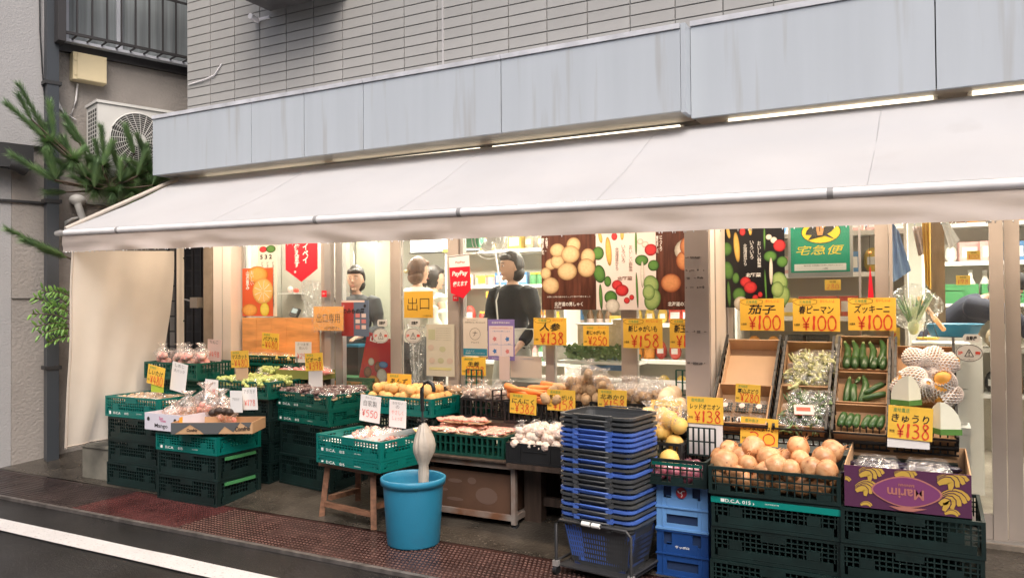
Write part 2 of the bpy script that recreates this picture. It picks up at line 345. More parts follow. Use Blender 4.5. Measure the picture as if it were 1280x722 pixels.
stuff(extra.build('tile', M_TILE, bld))
MB().box(-2.905, -2.89, 4.486, 4.4915, 2.85, 6.3).build('expansion_joint', mat('sealant', (.42, .41, .41), .7), bld)
b = MB(); b.box(-4.48, -2.6, 4.0, 4.49, 3.585, 4.6)
bx = thing('bay_window_box', 'dark brown metal box jutting from the tiled wall at the top', 'window box')
MB().box(-4.5, -3.72, 4.13, 4.491, 3.625, 3.64).build('underside', mat('grey_underside', (.10, .095, .095), .6, nz=.2), bx)
MB().box(-4.5, -3.72, 4.10, 4.128, 3.62, 4.8).build('front_panel', mat('brown_metal_box', (.10, .075, .065), .5), bx)
MB().box(-4.5, -4.475, 4.13, 4.491, 3.642, 4.8).build('side_panel', MATS['brown_metal_box'], bx)
fx = thing('wall_fixture', 'small white bracket fixed on the tiled wall below the brown box', 'bracket', (-4.63, 4.49, 3.575))
MB().tube([(0, 0, 0), (.02, -.10, .0)], .022, 10).build('cap', M_ROD, fx); MB().box(-.03, .13, -.012, 0, -.01, .012).build('bracket_arm', M_ROD, fx)
p = [at(236, 106, Y=4.485), at(255, 100, Y=4.48), at(268, 94, Y=4.48), at(277, 80, Y=4.485)]
tag(MB().tube(p, .006, 6).build('wall_cable', M_ROD), 'short white cable clipped across the grey wall tiles', 'cable')
# fascia
fa = thing('shop_fascia', 'long pale blue grey sheet metal fascia over the awning', 'fascia')
def panel(x0, x1, y, z0, z1): MB().box(x0+.003, x1-.003, y, y+.03, z0, z1).build('panel', M_FASC, fa)
for a, b_ in zip([-5.5, -4.403, -3.886, -3.356, -2.289], [-4.403, -3.886, -3.356, -2.289, -1.166]):
    panel(a, b_, 4.2, 2.38, 2.828); MB().box(a+.002, b_-.002, 4.19, 4.235, 2.832, 2.86).build('cap', M_CAP, fa)
for a, b_ in zip([-1.14, .062, 1.3], [.062, 1.3, 2.6]):
    panel(a, b_, 4.3, 2.355, 2.862); MB().box(a+.002, b_-.002, 4.29, 4.335, 2.866, 2.895).build('cap', M_CAP, fa)
MB().box(-1.166, -1.14, 4.2, 4.35, 2.37, 2.86).build('end_panel', M_FASC, fa); MB().box(-5.502, -5.49, 4.232, 4.52, 2.38, 2.83).build('end_panel', M_FASC, fa)
MB().box(-5.49, -1.17, 4.232, 4.489, 2.845, 2.858).build('top_flashing', M_CAP, fa); MB().box(-1.14, 2.6, 4.332, 4.489, 2.88, 2.892).build('top_flashing', M_CAP, fa)
MB().box(-5.49, -1.17, 4.232, 4.60, 2.385, 2.398).build('soffit', M_SOF, fa); MB().box(-1.14, 2.6, 4.332, 4.60, 2.365, 2.378).build('soffit', M_SOF, fa)
MB().box(-5.4, 2.6, 4.60, 4.68, 2.05, 2.4).build('shutter_box', M_SOF, fa)
# awning
aw = thing('shop_awning', 'wide off white canvas awning sloping out over the vegetable stalls', 'awning')
RODL = Vector((-5.518, 3.49, 1.865)); RODR = Vector((2.6, 3.49, 1.739))
def rodp(t): return RODL.lerp(RODR, t)
c = MB(); nx, ny = 110, 14; vs = []
for j in range(ny+1):
    for i in range(nx+1):
        t = i/nx; a = rodp(t)+Vector((0, -.012, .022)); bt = Vector((-5.43+(2.6+5.43)*t, 4.40, 2.362-.05*t)); s = j/ny; q = a.lerp(bt, s)
        q.z -= .018*sin(pi*s)+.016*noise.noise(Vector((t*17, s*1.6, 1)))*sin(pi*s)+.005*noise.noise(Vector((t*60+s*9, s*2.5, 4)))*sin(pi*s)+.006*abs(sin(t*pi*4.5))*sin(pi*s); vs.append(q)
c.add(vs, [(j*(nx+1)+i, j*(nx+1)+i+1, (j+1)*(nx+1)+i+1, (j+1)*(nx+1)+i) for j in range(ny) for i in range(nx)], 0, True)
c.build('canopy', M_CANV, aw)
for xs in (-4.0, -2.55, -1.38, -.2, 1.0):
    t = (xs+5.518)/8.118; a = rodp(t)+Vector((0, -.012, .026)); bt = Vector((xs+.02, 4.40, 2.364-.05*t)); m_ = a.lerp(bt, .5)-Vector((0, 0, .019))
    MB().tube([a, m_, bt], .0010, 4).build('seam', M_CANV, aw)
ex = [-5.52, -4.925, -3.135, -2.153, -.343, 1.3, 2.6]
for a, b_ in zip(ex[:-1], ex[1:]):
    ta = (a+5.518)/8.118; tb = (b_+5.518)/8.118; MB().tube([rodp(ta)+Vector((.004, 0, 0)), rodp(tb)-Vector((.004, 0, 0))], .023, 14).build('front_tube', M_ROD, aw)
    MB().tube([rodp(tb)-Vector((.012, 0, 0)), rodp(tb)+Vector((.012, 0, 0))], .0242, 14).build('joint_sleeve', mat('grey_joint', (.32, .31, .31), .5), aw)
MB().tube([RODL+Vector((-.11, 0, 0)), RODL+Vector((-.06, 0, 0)), RODL], [.018, .024, .02], 10).build('end_cap', M_ALU2, aw)
v = MB(); vs = []
for j in range(7):
    for i in range(nx+1):
        t = i/nx; q = rodp(t)+Vector((-.03 if i == 0 else 0, -.006+.006*sin(t*40+2*sin(t*11))*j/6+.009*noise.noise(Vector((t*30, j*.3, 5)))*j, -.022-.116*j/6)); vs.append(q)
v.add(vs, [(j*(nx+1)+i, j*(nx+1)+i+1, (j+1)*(nx+1)+i+1, (j+1)*(nx+1)+i) for j in range(6) for i in range(nx)], 0, True); v.build('valance', mat('valance_canvas_backlit', (.47, .42, .40), .8, nz=.08, ns=3, translucent=.3, bump=.15, bs=300), aw)  # duller and warmer than the canopy: its back light put into the tint
MB().tube([RODL+Vector((0, 0, .03)), Vector((-5.45, 4.40, 2.375))], .016, 8).build('edge_rope', mat('beige_rope', (.5, .44, .38), .8), aw)
for xs in (-5.35, -3.2, -1.2, 1.4):
    t = (xs+5.518)/8.118; MB().tube([rodp(t), Vector((xs, 4.45, 2.0))], .014, 8).build('support_arm', M_ROD, aw)
# drops of rain along the valance hem
dr = MB(); r = random.Random(5)
for i in range(130):
    t = r.random()*.75; q = rodp(t)+Vector((0, -.006, -.142)); dr.blob(q, (.0028, .0028, .005), 6, 4)
stuff(dr.build('water_drops', mat('water', (.8, .82, .85), .05, spec=.9), aw))
# curtain at the left end
cu = MB(); vs = []; ny_, nz_ = 44, 26
for j in range(nz_+1):
    for i in range(ny_+1):
        s = i/ny_; t = j/nz_; y0 = 3.49-.06*t; y1 = 4.37-.30*t*t
        x = -5.45++.010*sin(s*9+1)*(.4+t)+.007*sin(s*23+t*3)*(1-.3*t)+.018*noise.noise(Vector((s*4, t*3, 2)))
        vs.append((x, y0+(y1-y0)*s, 1.735-1.42*t+.04*s-.03*s*t))
cu.add(vs, [(j*(ny_+1)+i, j*(ny_+1)+i+1, (j+1)*(ny_+1)+i+1, (j+1)*(ny_+1)+i) for j in range(nz_) for i in range(ny_)], 0, True)
cur = thing('side_curtain', 'cream canvas curtain hanging at the left end of the awning', 'curtain'); cu.build('cloth', M_CURT, cur)
h = MB(); h.tube([Vector(vs[k*(ny_+1)])+Vector((.004, .012, 0)) for k in range(nz_+1)], .004, 5); h.tube([Vector(vs[nz_*(ny_+1)+k])+Vector((.004, 0, .012)) for k in range(ny_+1)], .004, 5); h.build('hem', mat('curtain_hem', (.45, .38, .32), .9), cur)
s2 = MB(); vs = []
for j in range(21):
    for i in range(7):
        s = i/6; vs.append((-5.448+.006*sin(s*6), 4.385+.075*s, 1.9-1.05*j/20))
s2.add(vs, [(j*7+i, j*7+i+1, (j+1)*7+i+1, (j+1)*7+i) for j in range(20) for i in range(6)], 0, True)
st = thing('curtain_strip', 'narrow strip of cream canvas with eyelets next to the dark gap', 'curtain'); s2.build('cloth', M_CURT, st)
for z in (1.72, 1.2, .95): MB().tube([(-5.440, 4.45, z), (-5.436, 4.45, z)], .008, 8).build('eyelet', M_DKM, st)
# ------------------------------------------------------------------ shop front posts and frames
lp = thing('corner_post', 'cream boxed post at the left corner of the shop front', 'post')
MB().box(-5.135, -4.935, 4.485, 4.70, 0, 2.36).build('casing', M_PILW, lp); MB().box(-5.03, -5.025, 4.482, 4.4845, 0, 2.3).build('seam', M_SOF, lp)
ep = thing('wall_edge_strip', 'beige vertical strip with a rusty edge beside the dark gap', 'trim')
MB().box(-5.36, -5.25, 4.58, 4.64, 0, 2.36).build('board', mat('beige_board', (.42, .34, .26), .7, nz=.15), ep); MB().box(-5.245, -5.2, 4.59, 4.63, 0, 2.36).build('rusty_edge', mat('rust_edge', (.10, .055, .04), .8, nz=.5, ns=20), ep)
MB().box(-5.455, -5.14, 4.66, 4.72, 2.3, 2.5).build('lintel', M_SOF, ep)
pl = thing('awning_post', 'grey beige square pillar dividing the shop front in two', 'pillar')
MB().box(-1.155, -1.024, 4.19, 4.70, 0, 2.15).build('casing', M_PIL, pl)
MB().box(-1.022, -1.019, 4.205, 4.56, 0, 2.15).build('side_panel', M_PILW, pl); MB().box(-1.0185, -1.015, 4.30, 4.315, 0, 2.15).build('seam', M_ALU, pl)  # paler side panel: shop light on the pillar put into its colour
r = random.Random(9)
for z in (1.57, 1.50, 1.46, 1.41, 1.17, 1.0):
    k = MB()
    for q in range(9):
        x = -1.15+r.random()*.11; k.box(x, x+r.uniform(.005, .02), 4.186, 4.1885, z+r.uniform(-.006, .006), z+.003+r.uniform(-.003, .006))
    k.build('tape_mark', mat('old_tape_mark', (.2, .17, .155), .8), pl)
def glazing(name, label, x0, x1, y, stiles, z1=2.3, cat='sliding door', sill=.26):
    d = thing(name, label, cat, (0, 0, 0))
    for a, b_, dy, m_ in stiles: MB().box(a, b_, y-.022+dy, y+.022+dy, .13, z1).build('stile', m_, d)
    xs = sorted(stiles)
    for (a, b_, dy, m_), (a2, b2, dy2, m2) in zip(xs[:-1], xs[1:]):
        if a2-b_ < .05: continue
        MB().box(b_+.001, a2-.001, y-.018, y+.018, .135, sill).build('bottom_rail', m_, d)
        MB().box(b_+.001, a2-.001, y-.018, y+.018, z1-.1, z1-.002).build('top_rail', m_, d)
        MB().box(b_+.001, a2-.001, y-.003, y+.003, sill+.001, z1-.101).build('pane', M_GLASS, d)
    return d
glazing('display_window', 'window left of the exit door with orange counter board inside', 0, 0, 4.62, [(-4.932, -4.905, 0, M_ALU2), (-4.09, -4.05, 0, M_ALU)], cat='window')
glazing('sliding_door', 'glass sliding door behind the exit signs with two grey stiles', 0, 0, 4.625, [(-4.045, -3.985, -.02, M_ALU2), (-3.98, -3.91, .03, M_ALU2), (-3.44, -3.395, 0, M_ALU)])
glazing('sliding_door', 'glass sliding door with the orange exit sheet and a paper notice', 0, 0, 4.60, [(-3.39, -3.335, 0, M_ALU), (-2.93, -2.845, 0, M_ALU)])
glazing('shop_window', 'wide shop window behind the potato and vegetable posters', 0, 0, 4.62, [(-2.84, -2.815, 0, M_ALU2), (-2.195, -2.135, .01, M_ALU), (-1.67, -1.57, .0, M_ALU), (-1.20, -1.157, 0, M_ALU)], cat='window')
glazing('shop_window', 'shop window right of the pillar behind the tilted vegetable cartons', 0, 0, 4.62, [(-1.013, -.985, 0, M_ALU2), (-.315, -.305, -.01, M_ALU2), (-.235, -.17, 0, M_ALU)], cat='window')
glazing('sliding_door', 'right glass sliding door carrying the round caution sticker', 0, 0, 4.60, [(-.166, -.15, 0, M_ALU), (.287, .347, 0, M_ALU)])
glazing('sliding_door', 'glass sliding door cut off by the right edge of the photo', 0, 0, 4.625, [(.354, .418, 0, M_ALU), (.93, 1.0, 0, M_ALU), (1.6, 1.7, 0, M_ALU), (2.5, 2.6, 0, M_ALU)])
tr = thing('door_track', 'pair of thin steel rails in the door threshold', 'door track')
MB().box(-5.0, 2.6, 4.53, 4.66, .06, .128).build('threshold', mat('threshold_concrete', (.2, .17, .14), .5, nz=.3, ns=12), tr)
for y in (4.555, 4.585): MB().box(-5.0, 2.6, y, y+.006, .128, .138).build('rail', M_ALU2, tr)
# ------------------------------------------------------------------ opposite side of the street (only reflected)
op = thing('opposite_building', 'plain grey building on the opposite side of the street', 'building', (0, -4.5, 0))
MB().box(-14, 12, -6, 0, 0, 5.6).build('wall', mat('opposite_wall', (.25, .24, .23), .8, nz=.2, ns=.7), op)
for i in range(9):
    w = MB().box(-12+2.6*i, -10.6+2.6*i, .002, .03, 3.6, 5.2).build('window', mat('dark_window', (.06, .07, .08), .15), op)
# ------------------------------------------------------------------ neighbouring house on the left
NWA = radians(72.2); NO = Vector((-6.44, 4.62, 0))
NM = Matrix.Translation(NO) @ Matrix.Rotation(NWA, 4, 'Z'); NMI = NM.inverted()
def nl(px, py, off=0):       # measured point on the side wall (local u, -off, z)
    o = NMI @ Vector((0, 0, CZ)); a = (px-640)/FPX; b = (361-py)/FPX; d = NMI.to_3x3() @ (_fw+_R*a+_U*b); t = (-off-o.y)/d.y; q = o+d*t; return q
def nthing(name, label, cat, group=None): return thing(name, label, cat, NO, NWA, group)
nh = nthing('neighbour_house', 'beige rendered house wall at the left across a narrow alley', 'building')
uc = nl(14, 582).x; up = nl(66, 300).x
MB().box(uc, 6, 0, 4, 0, 7).build('wall', M_NB, nh)
zt = nl(20, 181).z; MB().box(-3.5, up-.02, -.06, -.002, zt, 7).build('upper_wall', M_NW, nh)
MB().box(-3.5, uc-.002, .002, 4, 0, 7).build('front_wall', M_NW, nh)
ze = nl(30, 196).z
MB().box(uc-.6, nl(36, 200).x, -.16, -.062, nl(10, 212).z, nl(10, 183).z).build('eave', M_DKM, nh)
MB().tube([nl(12, 205, .14), nl(22, 208, .14), nl(32, 214, .12)], .045, 10).build('gutter_outlet', M_DKM, nh)
zl = nl(20, 250).z; MB().box(-3, up, -.02, -.001, zl-.02, zl).build('ledge', M_DKM, nh)
MB().box(uc-.002, up, -.014, -.001, nl(20, 372).z-.006, nl(20, 372).z).build('ledge', mat('render_joint', (.2, .19, .18), .9), nh)
dp = nthing('drainpipe', 'dark blue grey drainpipe running down the neighbouring wall', 'pipe')
u = nl(60, 60).x; MB().box(u-.045, u+.045, -.16, -.062, -.0, 7).build('pipe', M_PIPE, dp)
for z in (.8, 2.2, 3.2): MB().box(u-.065, u+.065, -.168, -.055, z, z+.03).build('clamp', M_DKM, dp)
cb = nthing('cable', 'thin black cable strung beside the drainpipe', 'cable'); MB().tube([nl(49, -40, .08), nl(50, 40, .08), nl(53, 90, .08), nl(56, 125, .08)], .006, 5).build('strand', M_BLK, cb)
# balcony with window
bl = nthing('balcony_railing', 'black iron window railing with small rings', 'railing')
o = .26
A = nl(77, 38, o); B = nl(232, 73, o); zb = (A.z+B.z)/2; A2 = nl(77, -40, o); rb = zb; rt = zb+.62
u0, u1 = A.x, nl(245, 60, o).x+.5
for z, rr in ((rb, .011), (rt-.12, .009), (rt, .014)): MB().box(u0, u1, -o-rr, -o+rr, z-rr, z+rr).build('rail', M_IRON, bl)
k = 0; uu = u0
while uu < u1:
    MB().box(uu-.007, uu+.007, -o-.007, -o+.007, rb, rt).build('baluster', M_IRON, bl)
    MB().box(uu-.006, uu+.006, -o, -.03, rb-.012, rb-.001).build('bottom_bar', M_IRON, bl)
    if k % 2: MB().tube([(uu+.02*cos(t*pi/6), -o, rt-.085+.02*sin(t*pi/6)) for t in range(13)], .004, 4).build('ring', M_IRON, bl)
    uu += .118; k += 1
MB().box(u0-.03, u0+.03, -o-.02, -.001, rb-.08, 7).build('end_post', M_IRON, bl)
MB().box(u0-.02, u1, -.05, -.002, rb-.10, rb-.03).build('ledge', M_IRON, bl)
wn = nthing('house_window', 'curtained window behind the black iron railing', 'window')
MB().box(u0+.03, u1, -.02, -.002, rb-.03, 7).build('backing', mat('grey_curtain', (.17, .19, .2), .6, nz=.35, ns=2, stretch=(9, 1, .3)), wn)
for i, uu in enumerate((u0+.06, u0+.5, u0+1.15, u0+1.8)): MB().box(uu, uu+.05, -.05, -.021, rb-.028, 6.9).build('frame', mat('pale_frame', (.45, .47, .52), .5), wn)
MB().box(u0+.03, u1, -.12, -.051, rb-.029, rb-.005).build('sill', MATS['pale_frame'], wn)
# meter box
jb = nthing('junction_box', 'cream plastic utility box mounted on the beige wall', 'box')
a = nl(91, 66, .1); b_ = nl(133, 110, .1); MB().box(a.x, b_.x, -.11, -.002, b_.z+.03, a.z+.01).build('housing', M_CREAM, jb)
MB().box(a.x+.03, b_.x-.004, -.118, -.1101, b_.z+.036, a.z+.004).build('lid', M_CREAM, jb)
for z in (.25, .75): MB().box(a.x+.005, a.x+.025, -.116, -.1101, b_.z+(a.z-b_.z)*z, b_.z+(a.z-b_.z)*z+.04).build('latch', M_CREAM, jb)
wc = nthing('conduit', 'pale cables looping down from the cream box', 'cable')
MB().tube([nl(79, 42, .02), nl(71, 60, .02), nl(70, 110, .02), nl(74, 135, .02), nl(88, 146, .02), nl(95, 125, .02), nl(97, 105, .02)], .008, 6).build('strand', M_ROD, wc)
MB().tube([nl(73, 103, .02), nl(72, 125, .02), nl(79, 140, .02), nl(95, 150, .02)], .006, 6).build('strand', M_ROD, wc)
# air conditioner outdoor unit
ac = nthing('air_conditioner', 'white air conditioner outdoor unit with round fan grille', 'air conditioner')
off = .42; P0 = nl(122, 125, off); P1 = nl(122, 198, off); wA = .80; zt = P0.z; zb = zt-.58; x0 = P0.x
MB().box(x0, x0+wA, -off, -off+.30, zb, zt-.02).build('housing', M_ACW, ac)
MB().box(x0-.012, x0+wA+.012, -off-.012, -off+.31, zt-.019, zt+.004).build('lid', M_ACW, ac)
fx_ = x0+.33; fz = (zt+zb)/2-.01; R_ = .235
MB().tube([(fx_, -off-.002, fz), (fx_, -off-.006, fz)], R_, 40, smooth=False).build('fan_opening', M_ACD, ac)
gr = MB()
for rr in [.06+.0175*i for i in range(11)]: gr.tube([(fx_+rr*cos(t*pi/20), -off-.014, fz+rr*sin(t*pi/20)) for t in range(41)], .0022 if rr < .23 else .006, 4, cap=False)
for t in range(24): gr.tube([(fx_+.05*cos(t*pi/12), -off-.016, fz+.05*sin(t*pi/12)), (fx_+R_*cos(t*pi/12+.25), -off-.014, fz+R_*sin(t*pi/12+.25))], .003, 4)
gr.tube([(fx_, -off-.006, fz), (fx_, -off-.02, fz)], .055, 20); gr.build('fan_grille', M_ACW, ac)
sg = MB()
for i in range(4):
    for j in range(13): sg.box(x0-.0015, x0-.0005, -off+.03+i*.06, -off+.07+i*.06, zb+.06+j*.036, zb+.085+j*.036)
sg.build('side_vents', M_ACD, ac)
sv = MB()
for j in range(14): sv.box(x0+wA-.16, x0+wA-.03, -off-.004, -off-.0005, zb+.05+j*.032, zb+.062+j*.032)
sv.build('front_slots', mat('ac_slot', (.25, .24, .23), .6), ac)
for q in (.1, wA-.15): MB().box(x0+q, x0+q+.04, -off, -.001, zb-.05, zb-.001).build('bracket', M_ALU2, ac)
# vent hood + hose
vh = nthing('vent_hood', 'small round vent hood with a bent grey pipe below the air conditioner', 'vent')
c = nl(97, 250, .05); MB().blob(c, (.07, .05, .05), 12, 8).build('hood', M_ACW, vh)
MB().tube([nl(97, 255, .1), nl(103, 272, .12), nl(106, 282, .12)], .03, 10).build('elbow', M_ACW, vh)
MB().tube([nl(80, 290, .05), nl(82, 278, .05), nl(90, 274, .05), nl(100, 272, .06)], .014, 8).build('hose', M_ACW, vh)
MB().box(nl(100, 250).x, nl(150, 250).x, -.03, -.001, nl(110, 254).z-.01, nl(110, 254).z+.01).build('strip', mat('render_joint', (.2, .19, .18), .9), vh)
# pine
pine = nthing('pine_tree', 'pine branches with long needle shoots in front of the air conditioner', 'tree')
nr = random.Random(4)
def shoot(mb, a, b, n=210, ln=.095, spread=.72):
    ax = (b-a); Lq = ax.length; ax.normalize(); s = ax.cross(Vector((.3, .5, .8))).normalized(); s2 = ax.cross(s)
    for i in range(n):
        t = nr.random(); p = a+ax*Lq*t*.97; ph = nr.random()*2*pi; rad = s*cos(ph)+s2*sin(ph)
        d = (ax*(1.0)+rad*spread*nr.uniform(.6, 1.1)).normalized(); l = ln*nr.uniform(.7, 1.1); q = p+d*l-Vector((0, 0, .004)); wv = d.cross(rad).normalized()*.0022
        mb.add([p-wv, p+wv, q], [(0, 1, 2)])
def starb(mb, c, n=620, ln=.125):
    for i in range(n):
        d = Vector((nr.gauss(0, 1), nr.gauss(-.5, 1), nr.gauss(-.25, 1))).normalized(); l = ln*nr.uniform(.7, 1.1); w = d.cross(Vector((.2, .4, .9))).normalized()*.0022
        p = Vector(c)+d*.01; mb.add([p-w, p+w, p+d*l+Vector((0, 0, -.012))], [(0, 1, 2)])
SH = [((58, 168), (24, 106), .55), ((56, 171), (8, 129), .6), ((40, 150), (24, 120), .6), ((67, 172), (62, 129), .55), ((113, 193), (81, 145), .5), ((100, 180), (84, 158), .52), ((131, 202), (126, 159), .6), ((124, 200), (120, 179), .5), ((168, 193), (157, 158), .62),
      ((185, 205), (172, 170), .6), ((183, 223), (203, 208), .6), ((70, 226), (15, 193), .62), ((80, 230), (50, 211), .55), ((113, 232), (91, 220), .6), ((95, 215), (70, 200), .5), ((135, 225), (105, 215), .6), ((150, 215), (140, 185), .55), ((190, 225), (205, 222), .5), ((72, 316), (8, 286), .45), ((80, 318), (30, 300), .5), ((84, 322), (55, 312), .45), ((85, 240), (60, 240), .5)]
for c_ in ((128, 208), (171, 220), (150, 228), (108, 222), (190, 232), (60, 178), (90, 200), (185, 215), (118, 235), (70, 225)):
    for q in range(3): SH.append((c_, (c_[0]+nr.uniform(-22, 14), c_[1]-nr.uniform(8, 34)), .5+nr.uniform(-.05, .2)))
br = MB()
hub = nl(135, 232, .55)
for (a, b_, o_) in SH:
    A_ = nl(*a, o_); B_ = nl(*b_, o_); nb = MB(); shoot(nb, A_, B_, 600 if (B_-A_).length > .2 else 300); nb.build('needles', M_NEED, pine)
    if a[1] < 280: br.tube([hub, hub.lerp(A_, .5)-Vector((0, 0, .02)), A_, B_], [.014, .009, .006, .002], 5)
for c_ in ((128, 208), (171, 220), (150, 228), (108, 222), (190, 232), (60, 178), (140, 240), (165, 240), (90, 200), (185, 215), (118, 235)):
    nb = MB(); starb(nb, nl(*c_, .56)); nb.build('needles', M_NEED, pine)
br.tube([hub, nl(150, 262, .35), nl(190, 300, .1)], [.018, .02, .025], 6); A_ = nl(90, 324, .4); br.tube([nl(150, 330, .1), A_, nl(8, 286, .45)], [.012, .008, .002], 5); br.build('branches', M_BARK, pine)
# broad leaf shrub
sh = nthing('leafy_shrub', 'bright green broad leaf branches poking out beside the curtain', 'shrub'); lr = random.Random(8)
lm = MB(); sm_ = MB()
def leaf(c, d, l, w):
    s = d.cross(Vector((lr.uniform(-.5, .5), -1, lr.uniform(-.3, .5)))).normalized(); n_ = d.cross(s)
    lm.add([c, c+d*l*.35+s*w+n_*.004, c+d*l*.75+s*w*.7, c+d*l, c+d*l*.75-s*w*.7, c+d*l*.35-s*w+n_*.004, c+d*l*.5+n_*(-.006)], [(0, 1, 6), (1, 2, 6), (2, 3, 6), (3, 4, 6), (4, 5, 6), (5, 0, 6)])
for (a, b_) in (((92, 395), (44, 372)), ((92, 385), (52, 362)), ((92, 400), (40, 392)), ((92, 410), (50, 418)), ((92, 405), (44, 408)), ((95, 375), (66, 364)), ((92, 420), (60, 428)), ((90, 390), (60, 385)), ((90, 412), (66, 410))):
    A_ = nl(*a, .35); B_ = nl(*b_, .35+lr.uniform(-.08, .12)); sm_.tube([A_, (A_+B_)/2+Vector((0, 0, .02)), B_], .004, 4)
    for i in range(15):
        t = .15+.85*i/14; p_ = A_.lerp(B_, t)+Vector((0, 0, .02*sin(t*pi))); d = ((B_-A_).normalized()*.6+Vector((lr.uniform(-.2, .2), lr.uniform(-.6, .2), (1 if i % 2 else -1)*.7))).normalized(); leaf(p_, d, lr.uniform(.045, .085), lr.uniform(.008, .013))
lm.build('leaves', M_LEAF, sh); sm_.build('stems', M_BARK, sh)
# alley things and planter
ag = thing('alley_gate', 'dark lattice gate behind the curtain, backed by a sheet of painted alley shade', 'gate')
for i in range(9): MB().box(-6.22+.11*i, -6.205+.11*i, 4.9, 4.92, 0, 2.3).build('bar', M_IRON, ag)
for i in range(16): MB().box(-6.24, -5.3, 4.925, 4.935, .1+.14*i, .112+.14*i).build('crossbar', M_IRON, ag)
MB().box(-6.24, -5.25, 5.0, 5.05, 0, 2.6).build('backing', mat('alley_shade', (.03, .03, .034), .7, nz=.5, ns=4), ag)  # dark sheet standing in for the shade deep in the alley
ab = thing('alley_bracket', 'grey metal bracket box in the dark gap beside the curtain', 'bracket', at(246, 378, Y=4.62))
MB().box(-.05, .04, -.03, .03, -.045, .045).build('box', mat('grey_box', (.36, .31, .26), .6), ab); MB().tube([(-.16, 0, .03), (-.05, 0, .01)], .008, 6).build('rod', M_ALU2, ab)
pb = thing('planter_box', 'low grey planter box on the ground under the curtain', 'planter', (-5.60, 3.90, 0), radians(2))
MB().box(-.16, .19, -.12, .12, .012, .25).build('body', mat('grey_planter', (.19, .18, .15), .7, nz=.2), pb); MB().box(-.172, .202, -.132, .132, .251, .275).build('rim', MATS['grey_planter'], pb)
# ------------------------------------------------------------------ crates
def panel_mesh(w, h, m, style, name='side_panel'):
    """lattice panel in local x (0..w), z (0..h), 12 mm deep along y"""
    p = MB(); t = .014
    p.box(0, w, 0, t, h-.014, h); p.box(0, w, 0, t, 0, .016); p.box(0, .016, 0, t, .0161, h-.0141); p.box(w-.016, w, 0, t, .0161, h-.0141)
    if style == 'fold':      # folding container: dense lattice, solid lower band and a hand hole
        nb = max(5, int(w/.025)); zb = .016+(h-.03)*.30
        for i in range(1, nb): x = w*i/nb; p.box(x-.003, x+.003, .003, .011, zb, h-.0141)
        for q in (.25, .5, .75): z = zb+(h-.014-zb)*q; p.box(.016, w-.016, .002, .012, z-.0025, z+.0025)
        p.box(.03, w-.03, .001, .013, .0165, zb)
        p.box(w*.40, w*.60, .0, .0135, h-.045, h-.0145)
        for q in (.2, .8): p.box(w*q-.028, w*q+.028, .0005, .0128, zb+.001, zb+(h-.014-zb)*.5-.003)
    elif style == 'lat':     # full lattice, no band
        nb = max(5, int(w/.030))
        for i in range(1, nb): x = w*i/nb; p.box(x-.0028, x+.0028, .003, .011, .0161, h-.0141)
        nh_ = max(2, int(h/.032))
        for j in range(1, nh_): z = .016+(h-.03)*j/nh_; p.box(.016, w-.016, .002, .012, z-.0028, z+.0028)
        for q in (.12, .5, .88): p.box(w*q-.03, w*q+.03, .0005, .0128, .0165, h*.34)
    elif style == 'slot':    # tall vertical slots
        nb = max(5, int(w/.036))
        for i in range(1, nb): x = w*i/nb; p.box(x-.006, x+.006, .001, .013, .0161, h-.0141)
        p.box(.016, w-.016, .002, .012, h*.52, h*.52+.006)
    elif style == 'solid':
        p.box(.0161, w-.0161, .002, .012, .0161, h-.0141); p.box(w*.3, w*.7, -.003, .0015, h-.045, h-.04)
        for q in (.25, .75): p.box(w*q-.004, w*q+.004, -.004, .0018, .0165, h-.0145)
    return p.mesh(name, m)
_cm = {}
TEXTS = {}
def crate(label, x, y, z, w=.56, d=.38, h=.14, m=None, rz=0, style='fold', text_=None, group=None, handle=None, liner=None, name='crate', cat='crate', tilt=0):
    """x,y = front left corner of the floor of the crate"""
    m = m or M_DKG; k = (w, d, h, m.name, style)
    if k not in _cm:
        b = MB(); b.box(.014, w-.014, .014, d-.014, 0, .008)
        for i in range(1, 8): b.box(w*i/8-.01, w*i/8+.01, .014, d-.014, .0081, .014)
        _cm[k] = (panel_mesh(w, h, m, style), panel_mesh(d-.03, h, m, style), b.mesh('base', m))
    a, s, b = _cm[k]
    t = thing(name, label, cat, (x, y, z), rz, group, rot=(tilt, 0, rz))
    put('side_panel', a, t); put('side_panel', a, t, (w, d, 0), (0, 0, pi)); put('side_panel', s, t, (w, .015, 0), (0, 0, pi/2)); put('side_panel', s, t, (0, d-.015, 0), (0, 0, -pi/2)); put('base', b, t)
    if text_:
        L = MB(); text(L, 'D.C.A.', w*.24, h*.2, w*.19, .017, -.0015, 0, .02); text(L, '015', w*.42, h*.2, w*.10, .017, -.0015, 0, .02); text(L, '(株)中央青果', w*.66, h*.22, w*.12, .008, -.0015)
        L.box(w*.085, w*.12, -.0014, -.001, h*.12, h*.28); L.build('lettering', M_WHT_INK, t)
    if handle:
        MB().box(0, .009, .06, d-.06, h-.034, h-.014).build('handle', handle, t, (w+.0005, 0, 0))
    if liner:
        MB().box(.016, w-.016, .016, d-.016, h*.55, h*.6).build('liner', liner, t)
    return t
def stack(n, desc, x, y, z0, w, d, h, m, rz=0, style='fold', group=None, where='', **kw):
    words = ['lowest', 'second from the bottom', 'third from the bottom', 'fourth from the bottom', 'fifth from the bottom', 'sixth from the bottom']
    for i in range(n):
        crate(f'{desc}, {words[i]} of the stack {where}', x+.004*((i*7) % 3-1), y+.004*((i*5) % 3-1), z0+i*(h+.002), w, d, h, m, rz+radians(((i*3) % 3-1)*.6), style, group=group, **kw)
GA = 'dark folding crates stacked at the left end'
